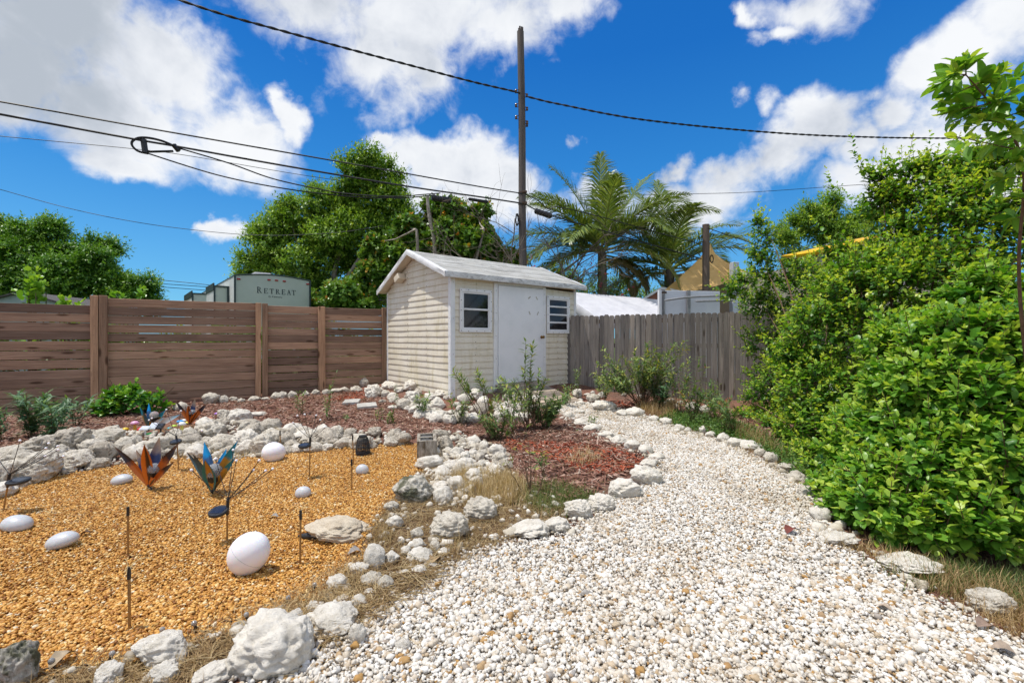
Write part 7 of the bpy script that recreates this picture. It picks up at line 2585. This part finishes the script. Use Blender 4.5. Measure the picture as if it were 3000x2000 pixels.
# white panelled enclosure with grey rails
d0, d1 = 11.6, 11.9
a_, c_ = P(1929, 990, d0), P(2110, 990, d1)
en = thing('white_enclosure', 'white panelled enclosure with grey posts behind the picket fence', 'enclosure', (a_.x, a_.y, 0), math.atan2(c_.y - a_.y, c_.x - a_.x))
Lw = (c_ - a_).length
zt = CZ + (HY - 850) / F * d0
b = MB()
b.box((Lw / 2, .03, zt / 2), (Lw, .04, zt), bev=.004)
b.build('panel', M('bluish_white_panel', (.72, .74, .78), (.66, .68, .73), 3, .4), en)
gm = M('galvanised_post', (.34, .34, .34), (.24, .24, .24), 12, .5, .4)
for x, w, c in ((.03, .07, MT['white_metal']), (.135, .045, gm), (.82, .085, gm)):
    b = MB()
    b.box((x, -.025, zt / 2), (w, .05, zt + .01))
    b.build('post', c, en)
b = MB()
b.box((.13, -.056, zt - .06), (.13, .008, .05))
b.build('rusty_bracket', MT['screw'], en)
for pts_, lb in ((((1952, 879, 11.3), (2010, 871, 11.4), (2060, 868, 11.5), (2130, 866, 11.7), (2190, 866, 11.9)), 'long grey rail with pointed end before the white enclosure'), (((2042, 882, 11.4), (2090, 881, 11.5), (2150, 879, 11.6)), 'shorter grey rail with pointed end below the long one')):
    w = [P(*q) for q in pts_]
    d = (w[0] - w[1]).normalized()
    b = MB()
    b.tube([q - w[0] for q in [w[0] + d * .07, w[0]] + w[1:]], [.002, .026] + [.026] * (len(w) - 1), 10)
    o = b.build('grey_rail', gm, None, 50)
    o.location = w[0]
    tag(o, lb, 'rail')

# little brown gable with white edges
gb = P(1938, 870, 15)
o = thing('brown_gable_roof', 'small terracotta gable with white edging behind the tarp canopy', 'building', (gb.x, gb.y, 0), math.radians(-14))
zt = CZ + (HY - 843) / F * 15
b = MB()
b.add([(-.62, 0, 0), (1.3, 0, 0), (1.3, 0, zt - .30), (0, 0, zt), (-.62, 0, zt - .36), (-.62, 2, 0), (1.3, 2, 0), (1.3, 2, zt - .30), (0, 2, zt), (-.62, 2, zt - .36)], [(0, 1, 2, 3, 4), (5, 9, 8, 7, 6), (0, 4, 9, 5), (1, 6, 7, 2)])
b.build('wall', M('terracotta_wall', (.33, .14, .09), (.25, .10, .065), 5, .8), o)
b = MB()
for (xa, za), (xb, zb) in (((-.74, zt - .42), (0, zt + .03)), ((0, zt + .03), (1.4, zt - .30))):
    b.add([(xa, -.06, za), (xb, -.06, zb), (xb, 2.1, zb), (xa, 2.1, za), (xa, -.06, za - .08), (xb, -.06, zb - .08), (xb, 2.1, zb - .08), (xa, 2.1, za - .08)], [(0, 1, 2, 3), (0, 4, 5, 1), (4, 7, 6, 5)])
b.build('roof', MT['white_metal'], o)

# yellow shade sail
sl_ = [(2081, 714, 15.6), (2094, 742, 15.5), (2122, 764, 15.4), (2160, 784, 15.3), (2205, 800, 15.2)]
br2 = [(2205, 800, 15.2), (2140, 826, 15.1), (2070, 845, 15.0), (2005, 856, 14.9), (1940, 856, 14.8)]
lf = [(2081, 714, 15.6), (2050, 756, 15.4), (2015, 790, 15.2), (1980, 822, 15.0), (1940, 856, 14.8)]
Rr, Ll = [P(*q) for q in sl_], [P(*q) for q in lf]
Bb = [P(*q) for q in br2]
o0 = Rr[0]
vs, fs = [], []
nr = 16
for i in range(nr + 1):
    t = i / nr * 4
    k = min(3, int(t))
    f = t - k
    a, c = Ll[k].lerp(Ll[k + 1], f), Rr[k].lerp(Rr[k + 1], f)
    for j in range(11):
        s = j / 10
        q = a.lerp(c, s)
        s2 = s * 4
        kb = min(3, int(s2))
        e = Bb[4 - kb].lerp(Bb[3 - kb], s2 - kb)
        q = q + (e - Ll[4].lerp(Rr[4], s)) * (t / 4) ** 3
        q = q + Vector((0, .12 * math.sin(PI * s) * math.sin(PI * t / 4), 0))
        vs.append(tuple(q - o0))
for i in range(nr):
    for j in range(10):
        a = i * 11 + j
        fs.append((a, a + 11, a + 12, a + 1))
b = MB()
b.add(vs, fs)
SAILM = M('yellow_sailcloth', (.80, .53, .22), (.74, .46, .17), 4, .7, 0, .2, .1, stretch=(1, 1, 6))
so3 = b.build('shade_sail', SAILM, None, 60)
so3.location = o0
tag(so3, 'yellow triangular shade sail beside the short brown post', 'shade sail')

# cream house with flat roof behind the hedge, a yellow kayak on top
ha = P(2150, 990, 15.0)
hs2 = thing('cream_house', 'cream house wall with grey roof edge half hidden by the hedge', 'house', (ha.x, ha.y, 0), math.radians(4))
zt = CZ + (HY - 772) / F * 14.6
b = MB()
b.box((4.5, 2, zt / 2 - .1), (9, 4, zt - .2), bev=.01)
b.build('wall', M('cream_render', (.74, .62, .47), (.68, .56, .42), 4, .8), hs2)
b = MB()
b.box((5.8, 1.9, zt - .02), (7.0, 4.6, .16), bev=.01)
b.build('roof', M('grey_roof_edge', (.42, .43, .45), (.33, .34, .36), 6, .6), hs2)
b = MB()
b.box((.0, -.02, zt / 2 + .05), (.22, .22, zt + .1), bev=.01)
b.build('corner_post', M('blue_grey_post', (.55, .58, .64), (.48, .51, .57), 5, .5), hs2)
b = MB()
b.box((.75, -.03, 1.55), (.7, .05, 1.0), bev=.01)
wn = b.build('window', MT['white_metal'], hs2)
b = MB()
b.box((.75, -.06, 1.55), (.56, .02, .86))
b.build('pane', MT['pane'], wn)
ka, kb = P(2290, 760, 13.2), P(2600, 690, 13.8)
kd = kb - ka
Lk = kd.length
b = MB()
prof, nk = [], 28
for i in range(nk + 1):
    t = i / nk
    wv = math.sin(PI * t) ** .55
    for k in range(12):
        an = 2 * PI * k / 12
        prof.append((t * Lk, .30 * wv * math.cos(an), (.15 * wv) * math.sin(an) * (1 if math.sin(an) < 0 else .8) + .10 * (2 * t - 1) ** 4))
b.add(prof, [(i * 12 + k, i * 12 + (k + 1) % 12, (i + 1) * 12 + (k + 1) % 12, (i + 1) * 12 + k) for i in range(nk) for k in range(12)])
ky = thing('kayak', 'yellow kayak lying on the roof edge above the hedge', 'kayak', ka, math.atan2(kd.y, kd.x))
hull = b.build('hull', M('yellow_plastic', (.82, .50, .015), (.76, .42, .01), 3, .3), ky, 60)
hull.rotation_euler = (0, -math.asin(kd.z / Lk), 0)
b = MB()
b.lathe([(.30, 0), (.33, .02), (.30, .05)], 20, Matrix.Diagonal((1.2, .62, 1)), (Lk * .5, 0, .11))
cp = b.build('cockpit_rim', MT['black_plastic'], ky)
cp.rotation_euler = hull.rotation_euler
for t in (.3, .7):
    b = MB()
    q = Vector((Lk * t * math.cos(hull.rotation_euler.y), 0, kd.z * t))
    b.box(q + Vector((0, 0, -.28)), (.08, .7, .30))
    b.build('support', gm, ky)
